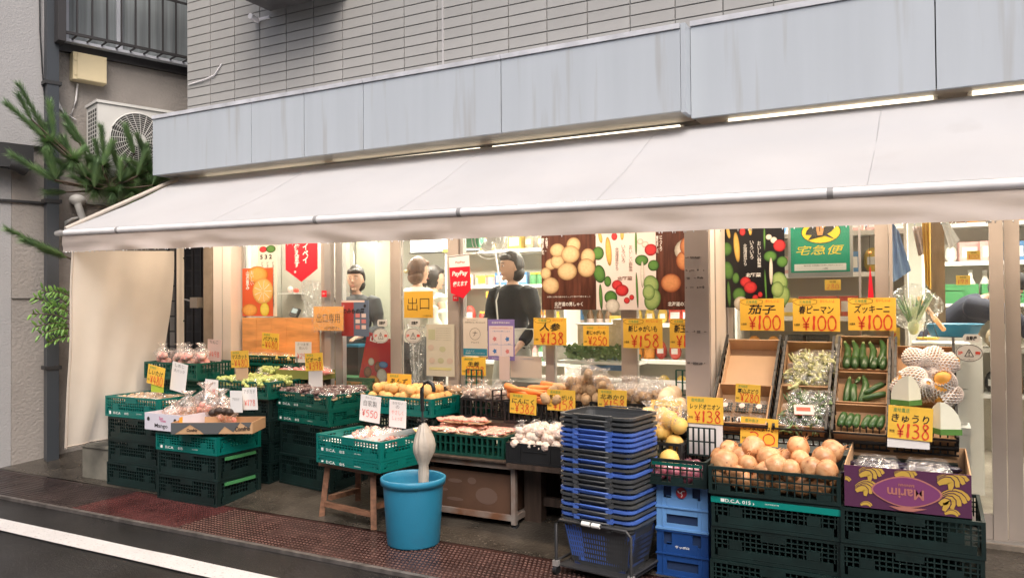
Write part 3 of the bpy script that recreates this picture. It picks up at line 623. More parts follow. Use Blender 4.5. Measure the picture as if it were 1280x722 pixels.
stack(3, 'blackish green crate', -5.39, 3.73, .012, .57, .38, .165, M_DKG, 0, group=GA, where='under the wrapped mushrooms')
crate('teal crate of wrapped mushrooms on the leftmost dark stack', -5.41, 3.725, .515, .58, .39, .15, M_TEAL, 0, text_=1, liner=M_WPAP)
GB = 'dark crates stacked under the mango carton'
for i in range(2): crate('blackish green crate with green handle, %s under the mango carton' % ('lowest' if i == 0 else 'upper'), -4.715+.004*i, 3.635, .003+i*.168, .585, .385, .165, M_DKG, radians(0), group=GB, handle=M_LIME)
crate('teal crate directly under the mango and avocado cartons', -4.725, 3.630, .341, .595, .39, .12, M_TEAL, 0, text_=1)
GC = 'crates stacked under the pink apples'
stack(4, 'deep green crate', -5.37, 4.10, .05, .56, .38, .178, M_GRNP, 0, group=GC, where='under the bagged pink apples')
crate('green crate holding bags of pink apples beside the curtain', -5.365, 4.02, .772, .58, .36, .125, M_GRNP, radians(1), 'lat')
GD = 'crates stacked under the pale green grapes'
stack(4, 'dark green crate', -4.66, 4.12, .05, .52, .37, .150, M_DKG, 0, group=GD, where='under the pale green grapes')
crate('green crate of pale green grapes behind the avocado carton', -4.68, 4.08, .66, .56, .40, .12, M_GRNP, 0, 'lat', liner=M_WPAP)
GE = 'crates behind the grape crate'
stack(5, 'green crate', -4.86, 4.48-.0, .1, .54, .09, .15, M_GRNP, 0, 'lat', group=GE, where='against the corner post')
crate('green crate with wrapped yellow peppers under the orange counter board', -4.80, 4.46, .86, .60, .12, .075, M_GRNP, 0, 'lat')
GF = 'crates stacked under the wrapped dark grapes'
stack(2, 'dark crate', -4.10, 4.17, .062, .55, .34, .215, M_DKG, radians(-8), group=GF, where='under the wrapped dark grapes', handle=M_LIME)
crate('lower teal crate of the pair under the wrapped dark grapes', -4.17, 4.20, .50, .60, .38, .105, M_GRNP, radians(-10), text_=1)
crate('upper teal crate filled with wrapped dark grapes', -4.17, 4.19, .607, .60, .38, .105, M_GRNP, radians(-10), text_=1, liner=M_WPAP)
# cardboard cartons
def carton(name, label, x, y, z, w, d, h, m, rz=0, hb=None, rot=None, t=.005, cat='carton', mf=None, hs=None):
    o = thing(name, label, cat, (x, y, z), rz, rot=rot); hb = hb or h; hs = hs or h; mf = mf or m
    MB().box(0, w, 0, t, 0, h).build('front_wall', mf, o); MB().box(0, w, d-t, d, 0, hb).build('back_wall', m, o)
    for x_ in (0, w-t):
        p = MB(); p.add([(x_, t, 0), (x_+t, t, 0), (x_+t, d-t, 0), (x_, d-t, 0), (x_, t, h), (x_+t, t, h), (x_+t, d-t, hs), (x_, d-t, hs)], [(0, 3, 2, 1), (4, 5, 6, 7), (0, 1, 5, 4), (1, 2, 6, 5), (2, 3, 7, 6), (3, 0, 4, 7)]); p.build('side_wall', mf if hb == h else m, o)
    MB().box(t, w-t, t, d-t, 0, t).build('bottom', m, o)
    return o
M_MANGO = mat('pale_printed_card', (.62, .60, .68), .6); M_ORG = mat('orange_print', (.85, .38, .04), .6); M_GREY = mat('dark_grey_print', (.08, .085, .09), .6)
mc = carton('mango_carton', 'white printed mango carton with fruit bags inside, at the stack front', -4.80, 3.60, .478, .385, .36, .115, M_CARD, radians(0), mf=M_MANGO)
L = MB(); text(L, 'Mango', .17, .03, .15, .035, -.0015, 0, .01, .0); text(L, 'Sun', .17, .085, .04, .022, -.0015, 1, .02); text(L, 'Tomato', .19, .068, .06, .016, -.0015, 1, .02)
for x_ in (.04, .31): L.tube([(x_, -.001, .075), (x_, -.002, .075)], .014, 12, 2)
L.build('lettering', [M_INK, mat('magenta_ink', (.6, .08, .25), .5), M_INK], mc)
M_ = MB(); M_.prism([(.345, 0.005), (.385, .005), (.385, .11), (.352, .10)], -.0015, -.0005); M_.build('orange_print', M_ORG, mc)
ac_ = carton('avocado_carton', 'brown and grey printed carton corner holding dark avocados', -4.405, 3.50, .486, .54, .26, .075, M_CARD, radians(27), t=.005)
for pts in ([(0, 0), (.02, 0), (.11, .062), (.17, .02), (.19, 0), (.27, 0), (.31, .05), (.36, .012), (.40, .075), (0, .075)], [(.40, .075), (.45, .035), (.465, .075)]):
    MB().prism([(p_[0]*1.15, p_[1]) for p_ in pts], -.0022, -.0005).build('grey_print', M_GREY, ac_)
L = MB(); text(L, 'Comfrio', .14, .026, .07, .022, -.003, 0, .03, .2); text(L, 'Comfrio', .475, .034, .10, .03, -.003, 0, .03, .2, rot=.05); L.build('lettering', M_INK, ac_)
pc = carton('green_carton', 'open carton with green sides holding wrapped pink sweet potatoes', -4.37, 4.40, .775, .44, .17, .065, mat('green_printed_card', (.22, .24, .06), .7), radians(0))
# wooden stool with crates
so_ = thing('wooden_stool', 'low brown wooden stool carrying the teal crates of pink packs', 'stool', (-3.10, 3.88, 0), radians(-9))
MB().box(-.25, .25, -.16, .16, .325, .362).build('seat', M_STOOL, so_)
for sx in (-1, 1):
    for sy in (-1, 1): MB().tube([(sx*.205, sy*.125, .324), (sx*.235, sy*.15, .006)], .024, 4, smooth=False).build('leg', M_STOOL, so_)
MB().box(-.205, .205, -.155, -.13, .075, .105).build('stretcher', M_STOOL, so_); MB().box(-.21, -.18, -.12, .12, .11, .14).build('stretcher', M_STOOL, so_); MB().box(.18, .21, -.12, .12, .11, .14).build('stretcher', M_STOOL, so_)
crate('lower teal crate of the two lying on the wooden stool', -3.335, 3.70, .363, .565, .35, .062, M_TEAL, radians(-9), text_=1)
crate('upper teal crate on the stool lined with white paper', -3.335, 3.70, .427, .565, .35, .112, M_TEAL, radians(-9), text_=1, liner=M_WPAP)
# bucket with umbrella
bk = thing('blue_bucket', 'round blue plastic bin on the pavement holding an umbrella', 'bin', (-2.54, 3.60, .004))
M_BLUE = mat('bright_blue_plastic', (.02, .19, .32), .42, nz=.05, ns=6, bump=.1, bs=90, speck=(6, .60, .85, (.03, .13, .21)))
MB().lathe([(0, .004), (.136, .004), (.142, 0), (.146, .01), (.166, .315), (.166, .33), (.180, .333), (.182, .365), (.174, .37), (.168, .362), (.160, .33), (.140, .015), (0, .012)], 48).build('body', M_BLUE, bk)
um = thing('umbrella', 'closed cloudy white plastic umbrella with black hooked handle in the blue bin', 'umbrella', (-2.49, 3.60, .04), 0)
M_UMB = mat('umbrella_plastic', (.62, .56, .49), .3, nz=.2, ns=9, translucent=.35, bump=.2, bs=30)
def umb():
    vs = []; fs = []; prof = [(.010, .0), (.014, .10), (.022, .22), (.026, .30), (.028, .36), (.024, .40), (.036, .43), (.054, .475), (.057, .51), (.050, .55), (.032, .60), (.012, .64)]
    n = 40
    for j, (r_, z) in enumerate(prof):
        for k in range(n):
            t = 2*pi*k/n; f_ = 1+.20*(abs(cos(5*t+z*6))-.6)+.05*cos(13*t-z*14); q = r_*f_*(1.1 if cos(t) > 0 else .95); vs.append((q*cos(t)+.02*sin(z*3), q*sin(t), z))
    for j in range(len(prof)-1):
        for k in range(n): fs.append((j*n+k, j*n+(k+1) % n, (j+1)*n+(k+1) % n, (j+1)*n+k))
    return MB().add(vs, fs, 0, True)
umb().build('canopy', M_UMB, um)
sh_ = MB().tube([(0, 0, -.03), (.015, 0, .62), (.015, 0, .75)], .006, 8); sh_.build('shaft', M_DKM, um)
hd = MB().tube([(.015, 0, .70), (.012, 0, .80), (.014, 0, .825), (.030, 0, .857), (.058, 0, .865), (.083, 0, .85), (.092, 0, .825), (.090, 0, .81)], .0115, 10); hd.tube([(.015, 0, .625), (.015, 0, .645)], .018, 10)
for k in range(8): hd.tube([(.015+.016*cos(k*pi/4), .016*sin(k*pi/4), .635), (.015+.03*cos(k*pi/4), .03*sin(k*pi/4), .655)], .004, 4)
hd.build('handle', M_BLK, um)
# loquat crate, mushrooms and the back row crates
def simp(label, x, y, z, w, d, h, m, style, rz=0, **k): return crate(label, x, y, z, w, d, h, m, radians(rz), style, **k)
simp('teal crate filled with yellow loquats behind the stool', -3.31, 4.14, .615, .56, .30, .115, M_TEAL, 'fold', -4, liner=M_WPAP)
stack(3, 'dark crate', -3.28, 4.16, .07, .52, .30, .175, M_DKG, radians(-2), group='crates under the yellow loquats', where='under the yellow loquats')
simp('green mesh crate of brown mushrooms below the 398 price card', -3.02, 4.40, .60, .46, .18, .125, M_GRNP, 'lat')
stack(3, 'dark crate', -3.0, 4.40, .1, .44, .17, .16, M_DKG, 0, group='crates under the brown mushrooms', where='under the brown mushrooms')
simp('black crate with bagged ginger roots beside the mushrooms', -2.66, 4.30, .60, .34, .26, .125, M_BLK, 'slot')
simp('black crate with raised left grid holding carrots', -2.30, 4.22, .60, .36, .30, .13, M_BLK, 'slot', 2)
simp('black crate heaped with new potatoes behind the 158 card', -1.925, 4.24, .60, .31, .30, .155, M_BLK, 'slot')
simp('black crate heaped with bagged potatoes behind the basket stack', -1.60, 4.22, .60, .36, .30, .16, M_BLK, 'slot')
simp('black crate holding pale onions against the pillar', -1.30, 4.02, .64, .26, .30, .13, M_BLK, 'slot', 0)
simp('dark green crate with wrapped pink meat trays on the cart', -2.725, 3.99, .425, .55, .30, .125, mat('dark_slot_green', (.004, .05, .035), .42, nz=.2), 'slot')
simp('black crate heaped with garlic bulbs beside the basket stack', -2.13, 3.93, .425, .37, .30, .115, M_BLK, 'solid')
simp('black crate under the bags of yellow grapefruit beside the pillar', -1.48, 3.82, .52, .40, .28, .11, M_BLK, 'slot')
# back row grids
def grid(label, x, y, z, w, h, rot, m=M_BLK, nx_=5, nz_=3):
    o = thing('crate_grid', label, 'crate side', (x, y, z), rot=rot)
    for i in range(nx_+1): MB().box(w*i/nx_-.004, w*i/nx_+.004, 0, .008, 0, h).build('bar', m, o)
    for j in range(nz_+1): MB().box(0, w, .0005, .0075, h*j/nz_-.003, h*j/nz_+.003).build('crossbar', m, o)
grid('raised black grid side left of the carrots', -2.34, 4.16, .70, .34, .10, (0, 0, radians(66)))
grid('raised green grid at the pillar behind the pale onions', -1.275, 4.42, .80, .11, .14, (0, 0, 0), M_GRNP, 3, 2)
grid('raised green grid behind the red onions in the narrow crate', at(860, 568, Y=3.86).x, 3.86, .575, .135, .135, (0, 0, 0), M_DKG, 5, 2)
grid('raised green grid behind the 398 price card', -2.72, 4.47, .72, .12, .17, (0, 0, 0), M_GRNP, 3, 4)
# cart, shelf, post
M_RUST = mat('white_paint_with_rust', (.42, .39, .36), .6, nz=.35, ns=6, col2=(.16, .07, .035)); M_BOXB = mat('dark_damp_carton', (.085, .042, .024), .7, nz=.25, ns=3)
ct = thing('display_cart', 'rusty white metal cart on castors under the meat trays', 'cart', (-2.76, 3.97, 0))
for x_ in (0, .64):
    for y_ in (0, .42): MB().box(x_, x_+.028, y_, y_+.028, .06, .415).build('post', M_RUST, ct)
for z in (.10, .395):
    MB().box(.029, .639, .001, .022, z-.02, z+.012).build('rail', M_RUST, ct); MB().box(.029, .639, .426, .446, z-.02, z+.012).build('rail', M_RUST, ct)
    MB().box(.645, .665, .029, .419, z-.02, z+.012).build('rail', M_RUST, ct); MB().box(.003, .023, .029, .419, z-.02, z+.012).build('rail', M_RUST, ct)
MB().box(.024, .644, .023, .425, .09, .10).build('shelf', M_RUST, ct); MB().box(-.02, .66, -.03, .46, .4151, .424).build('shelf', M_WOODD, ct)
for x_ in (.014, .654):
    for y_ in (.014, .434):
        w_ = MB(); w_.tube([(x_-.012, y_+.02, .032), (x_+.012, y_+.02, .032)], .026, 14); w_.box(x_-.015, x_-.0125, y_-.005, y_+.025, .03, .06); w_.box(x_+.0125, x_+.015, y_-.005, y_+.025, .03, .06); w_.build('castor', M_DKM, ct)
db = carton('damp_carton', 'dark brown damp carton with faded print on the cart shelf', -2.71, 4.02, .104, .56, .34, .22, M_BOXB, 0)
MB().box(.0, .56, .0, .34, .221, .227).build('lid', M_BOXB, db)
L = MB(); M_FP = mat('faded_print', (.125, .075, .055), .7)
for (x_, z_, a_, b_) in ((.40, .09, .075, .05), (.18, .16, .05, .012), (.18, .05, .06, .01), (.30, .17, .03, .02), (.1, .10, .03, .008)):
    L.prism([(x_+a_*cos(t*pi/8), z_+b_*sin(t*pi/8)) for t in range(16)], -.0015, -.0005)
L.build('print', M_FP, db)
tb = thing('wooden_table', 'dark wet wooden table with thick square legs under the garlic crate', 'table', (-2.12, 3.98, 0))
MB().box(0, .98, -.06, .5, .395, .423).build('top', M_WOODD, tb)
for x_, y_ in ((.02, .12), (.86, .12), (.02, .38), (.86, .38)): MB().box(x_, x_+.11, y_, y_+.07, .02, .394).build('leg', M_WOODD, tb)
MB().box(.135, .855, .14, .17, .15, .2).build('stretcher', M_WOODD, tb)
bb = carton('brown_carton', 'small orange brown carton on the ground under the wooden table', -1.9, 4.35, .09, .3, .15, .28, M_CARD)
bs_ = thing('back_shelf', 'dark wooden shelf board carrying the back row of crates', 'shelf', (-2.68, 4.22, 0))
MB().box(0, 1.5, 0, .33, .572, .597).build('board', M_WOODD, bs_)
for x_ in (0, .7, 1.44): MB().box(x_, x_+.05, .26, .31, .1, .571).build('leg', M_WOODD, bs_)
# basket stack
M_BG = mat('dark_grey_basket_plastic', (.055, .058, .062), .42, nz=.1, rnd=.12); M_BB = mat('blue_basket_plastic', (.055, .12, .42), .42, nz=.1, rnd=.08)
def basket_meshes(m):
    W, D, H = .395, .30, .235; out = []
    def rr(w, d, z, n=6, rc=.05):
        pts = []
        for cx, cy, a0 in ((w/2-rc, d/2-rc, 0), (-w/2+rc, d/2-rc, pi/2), (-w/2+rc, -d/2+rc, pi), (w/2-rc, -d/2+rc, 1.5*pi)):
            for i in range(n+1): t = a0+pi/2*i/n; pts.append(Vector((cx+rc*cos(t), cy+rc*sin(t), z)))
        return pts
    rim = MB(); P = rr(W, D, H); P2 = P+[P[0]]
    n = len(P); o1 = rr(W+.014, D+.014, H+.002); o2 = rr(W+.014, D+.014, H-.010); i1 = rr(W-.016, D-.016, H+.002); i2 = rr(W-.016, D-.016, H-.012)
    vs = o1+o2+i2+i1; fs = []
    for k in range(n):
        j = (k+1) % n
        for a in range(4): b = (a+1) % 4; fs.append((a*n+k, b*n+k, b*n+j, a*n+j))
    rim.add(vs, fs, 0, False)
    for sx, sy in ((-.09, -1), (.09, -1), (-.09, 1), (.09, 1)): rim.box(sx-.014, sx+.014, sy*(D/2+.012)-.010, sy*(D/2+.012)+.010, H-.014, H+.008)
    out.append(rim.mesh('rim', m))
    bd = MB(); nz_ = 7; lv = [0, .02, .21, .235]
    for (z0, z1) in ((0.0, .018), (H-.065, H-.012)):
        a = rr(W-.09+.08*z0/H, D-.09+.08*z0/H, z0); b = rr(W-.09+.08*z1/H, D-.09+.08*z1/H, z1); bd.add(a+b, [(k, (k+1) % n, n+(k+1) % n, n+k) for k in range(n)])
    def side(p0, p1, nn):
        for i in range(nn):
            t = (i+.5)/nn; f_ = lambda z, u: Vector(((p0[0]+(p1[0]-p0[0])*u)*(W-.09+.08*z/H)/2, (p0[1]+(p1[1]-p0[1])*u)*(D-.09+.08*z/H)/2, z))
            hw = .28/nn
            bd.add([f_(.018, t-hw), f_(.018, t+hw), f_(H-.065, t+hw), f_(H-.065, t-hw)], [(0, 1, 2, 3)])
        for j in range(1, 6):
            z = .018+(H-.083)*j/6; bd.add([f_(z-.004, .02), f_(z-.004, .98), f_(z+.004, .98), f_(z+.004, .02)], [(0, 1, 2, 3)])
    side((-1, -1), (1, -1), 26); side((1, -1), (1, 1), 18); side((1, 1), (-1, 1), 26); side((-1, 1), (-1, -1), 18)
    a = rr(W-.09, D-.09, .001); bd.add(a, [tuple(range(n))])
    out.append(bd.mesh('body', m))
    h_ = MB(); P = [(-.09, 0, 0), (-.09, -.014, .002), (.09, -.014, .002), (.09, 0, 0)]
    h_.tube([Vector((x, -D/2-.006+y, H+.006)) for x, y, _ in P], .005, 6); out.append(h_.mesh('handle', m))
    return out
bm = {'g': basket_meshes(M_BG), 'b': basket_meshes(M_BB)}
seq = 'gbgbggbgggbgbggbbbbggg'; BX, BY, BR = -1.395, 3.645, radians(-8)
gi = {'g': 0, 'b': 0}; tot = len(seq)
for i, c_ in enumerate(seq):
    nmw = {'g': 'dark grey', 'b': 'blue'}[c_]; gi[c_] += 1
    pos = f'{ORD[tot-1-i]} from the top of the nested stack'
    t = thing('shopping_basket', f'{nmw} shopping basket, {pos}', 'basket', (BX+.003*sin(i*2.1), BY+.003*cos(i*1.7), .050+.0241*i), BR+radians(.8*sin(i*1.9)), 'nested shopping baskets')
    for me in bm[c_]: put(me.name.split('.')[0], me, t)
    put('handle', bm[c_][2], t, (0, 0, 0), (0, 0, pi))
tl = thing('basket_trolley', 'wheeled wire carrier under the nested shopping baskets', 'trolley', (BX, BY, 0), BR)
for sy in (-1, 1):
    MB().tube([(-.205, sy*.17, .07), (-.205, sy*.17, .25), (-.18, sy*.17, .275), (.18, sy*.17, .275), (.205, sy*.17, .25), (.205, sy*.17, .07)], .008, 8).build('frame', M_DKM, tl)
MB().tube([(-.205, -.17, .07), (-.205, .17, .07)], .007, 6).build('frame', M_DKM, tl); MB().tube([(.205, -.17, .07), (.205, .17, .07)], .007, 6).build('frame', M_DKM, tl)
MB().box(-.20, .20, -.165, .165, .045, .052).build('tray', M_DKM, tl)
for x_ in (-.055, .0): MB().tube([(x_, -.171, .276), (x_+.045, -.171, .276)], .012, 10).build('clip', M_STY, tl)
for sx in (-1, 1):
    for sy in (-1, 1):
        w_ = MB(); w_.tube([(sx*.205-.011, sy*.17, .024), (sx*.205+.011, sy*.17, .024)], .023, 16); w_.build('wheel', M_BLK, tl)
        MB().box(sx*.205-.015, sx*.205+.015, sy*.17-.012, sy*.17+.012, .045, .072).build('castor_fork', M_ALU2, tl)
tbk = thing('shopping_basket', 'large dark basket with blue lining at the bottom of the trolley', 'basket', (BX, BY, .03), BR, None); tbk.scale = (.93, .93, 1.0)
for me in bm['g']: put(me.name.split('.')[0], me, tbk)
MB().box(-.15, .15, -.11, .11, .01, .20).build('lining', mat('dark_blue_lining', (.02, .03, .09), .6), tbk)
# blue bottle crates + narrow crate
def bottle_crate(label, z, m, emblem):
    t = thing('bottle_crate', label, 'crate', (-1.178, 3.72, z))
    w, h, d = .252, .222, .36; b = MB()
    b.box(.05, w-.05, 0, .008, .075, h-.06); b.box(0, .035, 0, .008, 0, h); b.box(w-.035, w, 0, .008, 0, h); b.box(.0351, w-.0351, .0, .008, 0, .028); b.box(.0351, w-.0351, .0, .008, .0281, .03)
    b.box(.0351, .049, .0, .008, .0302, h-.07); b.box(w-.049, w-.0351, .0, .008, .0302, h-.07); b.box(.0351, w-.0351, 0, .008, h-.012, h); b.box(.075, w-.075, .0, .0079, h-.0599, h-.0121)
    b.box(.05, .074, .0, .008, h-.069, h-.061)
    b.box(-.004, w+.004, -.007, -.0001, 0, .01); b.box(-.004, w+.004, -.007, -.0001, .105, .112); b.box(-.003, w+.003, -.006, -.0001, h-.006, h)
    for x_ in (.03, w-.034): b.box(x_, x_+.004, -.005, -.0002, .0102, .1048); b.box(x_, x_+.004, -.005, -.0002, .1122, h-.0062)
    b.box(w-.008, w, .0081, d, 0, h); b.box(0, .008, .0081, d, 0, h); b.box(.0081, w-.0081, d-.008, d, 0, h); b.box(.0081, w-.0081, .0081, d-.0081, 0, .01); b.build('body', m, t)
    e = MB()
    if emblem:
        e.tube([(w/2, -.0075, h-.038), (w/2, -.001, h-.038)], .026, 24, 0, smooth=False)
        for k in range(3):
            a = k*2*pi/3+.5; stroke(e, [(w/2, h-.038), (w/2+.011*cos(a+.5), h-.038+.011*sin(a+.5)), (w/2+.02*cos(a), h-.038+.02*sin(a))], .004, -.0082, 1)
        e.build('emblem', [mat('dark_red_print', (.35, .02, .03), .5), M_WHT_INK], t)
    else: text(e, 'サッポロ', w/2, .145, .07, .013, -.0008, 1, .03); e.build('lettering', [M_INK, M_WHT_INK], t)
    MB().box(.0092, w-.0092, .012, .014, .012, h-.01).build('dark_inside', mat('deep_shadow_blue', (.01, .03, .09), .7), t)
bottle_crate('dark blue bottle crate at the bottom beside the basket trolley', .006, mat('dark_blue_plastic', (.01, .055, .22), .4, nz=.1), False)
bottle_crate('bright blue bottle crate with red emblem under the narrow green crate', .231, mat('mid_blue_plastic', (.13, .30, .60), .4, nz=.08), True)
simp('narrow dark green crate of red onions on the blue bottle crates', -1.20, 3.66, .458, .285, .44, .125, M_DKG, 'lat', liner=None)
MB().box(.02, .265, -.004, -.0005, .095, .11).build('front_lip', M_GRNP, [o for o in bpy.data.objects if o.get('label', '').startswith('narrow dark green')][0])
# stack under the onions and right stack
GO = 'dark folding crates under the onions'
stack(3, 'blackish green folding crate', -.889, 3.62, .006, .555, .38, .148, M_DKG, 0, group=GO, where='under the onions')
oc = simp('open blackish green crate heaped with brown onions at the front', -.892, 3.60, .458, .562, .43, .125, M_DKG, 'lat', 1)
sp = [o for o in bpy.data.objects if 'third from the bottom of the stack under the onions' in o.get('label', '')][0]
M_ = MB(); M_.box(.0, .555, -.006, -.0005, .110, .137); M_.build('teal_strip', M_TEALD, sp)
L = MB(); text(L, 'D.C.A. 015 ›', .13, .124, .13, .016, -.0075, 0, .02); text(L, '(株)中央青果市場', .27, .126, .06, .007, -.0075); L.box(.045, .062, -.0074, -.0062, .117, .131); L.build('lettering', M_WHT_INK, sp)
GR = 'dark folding crates under the banana carton'
stack(3, 'blackish green folding crate', -.335, 3.60, .006, .53, .50, .150, M_DKG, 0, group=GR, where='under the banana carton')
bc = carton('banana_carton', 'purple banana carton turned upside down with dark eggplants inside', -.315, 3.605, .467, .468, .46, .172, M_CARD, 0, mf=mat('purple_print', (.085, .022, .065), .5, nz=.06, ns=5), hb=.20, hs=.2)
M_BAN = mat('banana_print', (.52, .33, .055), .55); M_LOGO = mat('plum_print', (.19, .045, .14), .5); M_PNK = mat('pink_print', (.42, .16, .13), .5); M_LINE = mat('purple_line', (.06, .015, .05), .5)
def banana_bunch(mb, x, z, s, flip=1, n=4, mi=0, a0=.0):
    for k in range(n):
        a = a0+k*.26; pts = [(x+flip*s*(.05+t*.95)*cos(a+.9*(t-.5)*.8), z-s*.06*k+s*.55*(t*(1-t))*1.6-s*.25*t*sin(a)) for t in [i/6 for i in range(7)]]
        Q = [Vector(p_) for p_ in pts]; vs = []
        for i, p_ in enumerate(Q):
            d = (Q[min(i+1, 6)]-Q[max(i-1, 0)]).normalized(); nn = Vector((-d.y, d.x)); w = s*.105*(.35+1.0*sin(pi*min(1, .12+.8*i/6))); vs += [((p_+nn*w).x, -.0012-.0003*k, (p_+nn*w).y), ((p_-nn*w).x, -.0012-.0003*k, (p_-nn*w).y)]
        def cl(v): return (min(max(v[0], .003), .465), v[1], min(max(v[2], .003), .169))
        mb.add([cl(v) for v in vs], [(2*i, 2*i+1, 2*i+3, 2*i+2) for i in range(6)], 0)
        mb.add([cl((v[0], v[1]-.00012, v[2])) if i % 2 == 0 else cl((vs[i-1][0]*.86+v[0]*.14, v[1]-.00012, vs[i-1][2]*.86+v[2]*.14)) for i, v in enumerate(vs)], [(2*i, 2*i+1, 2*i+3, 2*i+2) for i in range(6)], 1)
for (x, z, s, f_, n_) in ((.055, .15, .105, 1, 4), (.19, .155, .09, 1, 3), (.345, .15, .12, 1, 4), (.35, .075, .12, 1, 5), (.04, .085, .10, 1, 4), (-.02, .11, .05, 1, 2), (.06, .012, .05, 1, 2), (.21, .010, .05, 1, 2), (.37, .012, .06, 1, 2)): b = MB(); banana_bunch(b, x, z, s, f_, n_); b.build('banana_print', [M_BAN, M_LINE], bc)
L = MB(); L.prism([(.235+.118*cos(t*pi/16)*(1+.05*cos(2*t*pi/16)), .082+.052*sin(t*pi/16)*(1-.12*cos(2*t*pi/16))) for t in range(32)], -.0032, -.0028, 1)
L.prism([(.235+.125*cos(t*pi/16)*(1+.05*cos(2*t*pi/16)), .082+.057*sin(t*pi/16)*(1-.12*cos(2*t*pi/16))) for t in range(32)], -.0027, -.0024, 2)
L.prism([(.17, .018), (.31, .020), (.26, .004), (.21, .004)], -.0036, -.0033, 2)
text(L, 'Marim', .232, .075, .135, .042, -.0045, 0, .02, 0, rot=pi); text(L, 'BANANAS', .235, .109, .06, .011, -.0045, 0, .02, 0, rot=pi); L.build('logo', [M_PNK, M_LOGO, M_PNK], bc)
# slanted rack
SB = Vector((0, 4.0, .69)); SA = radians(43)
def sl(x, s, n=0): return Vector((x, SB.y+s*cos(SA)-n*sin(SA), SB.z+s*sin(SA)+n*cos(SA)))
rk = thing('slanted_rack', 'black slanted rack of crates tilting the cartons toward the street', 'rack', (0, 0, 0))
for (x0, x1) in ((-.985, -.69), (-.67, -.42), (-.405, -.155), (-.14, .125)):
    L_ = .62
    for x_ in (x0, x1-.012):
        for k in range(12): a = sl(x_, L_*k/12, -.05); MB().box(0, .012, 0, .008, 0, .10).build('bar', M_BLK, rk, a, (SA, 0, 0))
        MB().box(0, .012, 0, L_, .09, .10).build('side_rail', M_BLK, rk, sl(x_, 0, -.05), (SA, 0, 0)); MB().box(0, .012, 0, L_, 0, .01).build('side_rail', M_BLK, rk, sl(x_, 0, -.05), (SA, 0, 0))
    for k in range(9): xx = x0+.012+(x1-x0-.03)*k/8; MB().box(0, .007, 0, .008, 0, .12).build('bar', M_BLK, rk, sl(xx, -.012, -.07), (SA-.5, 0, 0))
    for q in (0, .055, .11): MB().box(0, x1-x0, 0, .008, 0, .008).build('crossbar', M_BLK, rk, sl(x0, -.012-.0005*q, -.07+q), (SA-.5, 0, 0))
    MB().box(0, x1-x0-.03, 0, L_, 0, .006).build('floor', M_BLK, rk, sl(x0+.012, 0, -.045), (SA, 0, 0))
for (x0, x1) in ((-.98, -.42), (-.40, .12)):
    MB().box(x0, x1, 4.02, 4.50, .10, .60).build('support_crate', M_DKG, rk)
def tilted(name, label, x, s, w, d, h, m=M_CARD, **k): p_ = sl(x, s, -.035); return carton(name, label, p_.x, p_.y, p_.z, w, d, h, m, rot=(SA, 0, 0), **k)
c1 = tilted('empty_carton', 'empty tilted brown carton with notched back flap', -.968, .285, .272, .30, .05, M_CARDL, hb=.085, hs=.07)
c2 = tilted('blueberry_carton', 'tilted brown carton with packs of blueberries below the empty one', -.965, .0, .268, .255, .09, M_CARD)
c3 = tilted('pea_carton', 'upper tilted carton filled with bags of pale green peas', -.66, .30, .235, .28, .05, M_CARD, hb=.08, hs=.07)
c4 = tilted('pea_carton', 'lower tilted carton filled with bags of dark green peas', -.66, .02, .232, .26, .07, M_CARD)
c5 = tilted('zucchini_carton', 'top tilted carton with five upright zucchini', -.395, .42, .225, .225, .05, M_CARD, hb=.06)
c6 = tilted('zucchini_carton', 'middle tilted carton with zucchini lying across each other', -.400, .20, .232, .20, .055, M_CARD)
c7 = tilted('zucchini_carton', 'lowest tilted carton with short zucchini behind the cucumber card', -.405, .01, .238, .175, .06, M_CARD)
c8 = tilted('papaya_carton', 'tilted carton of papayas in white foam nets', -.132, .26, .25, .32, .06, M_CARD)
c9 = tilted('wax_gourd_carton', 'tilted carton below the papayas holding cut wax gourd', -.130, .02, .25, .22, .05, M_CARD)
# ------------------------------------------------------------------ produce
def mesh1(fn, name, m): b = MB(); fn(b); return b.mesh(name, m)
def variants(n, fn, name, m): return [mesh1(lambda b, i=i: fn(b, i), name, m) for i in range(n)]
M_ONI = mat('onion_skin', (.48, .21, .085), .36, col2=(.66, .38, .19), ns=14, stretch=(3, 3, .6), rnd=.2, speck=(22, .62, .74, (.26, .10, .045)), bump=.2, bs=30); M_ONIP = mat('pale_onion_skin', (.72, .55, .36), .4, nz=.1, ns=12, rnd=.08)
M_POT = mat('potato_skin', (.50, .33, .18), .7, nz=.2, ns=12, rnd=.2, bump=.4, bs=70, speck=(45, .62, .72, (.22, .13, .07))); M_CAR = mat('carrot_skin', (.78, .25, .06), .5, nz=.12, ns=18, rnd=.1)
M_GAR = mat('garlic_skin', (.74, .66, .56), .55, col2=(.58, .42, .36), ns=16, rnd=.08); M_LOQ = mat('loquat_skin', (.74, .42, .15), .6, nz=.14, ns=12, rnd=.18, speck=(40, .62, .74, (.45, .2, .07)))
M_ZUC = mat('zucchini_skin', (.022, .072, .018), .3, col2=(.06, .13, .035), ns=28, rnd=.15); M_ZEND = mat('zucchini_stem', (.25, .30, .12), .6)
M_APP = mat('pink_apple_skin', (.70, .24, .22), .35, col2=(.85, .58, .50), ns=9, rnd=.1); M_GRA = mat('pale_green_grape', (.45, .52, .17), .3, rnd=.12, nz=.1); M_DGR = mat('dark_grape_brown', (.15, .09, .085), .35, nz=.4, ns=10, rnd=.2)
M_PEA = mat('pale_pea_green', (.56, .56, .28), .5, nz=.25, ns=20, rnd=.15); M_PEAD = mat('dark_pea_green', (.16, .24, .09), .5, nz=.35, ns=20, rnd=.15)
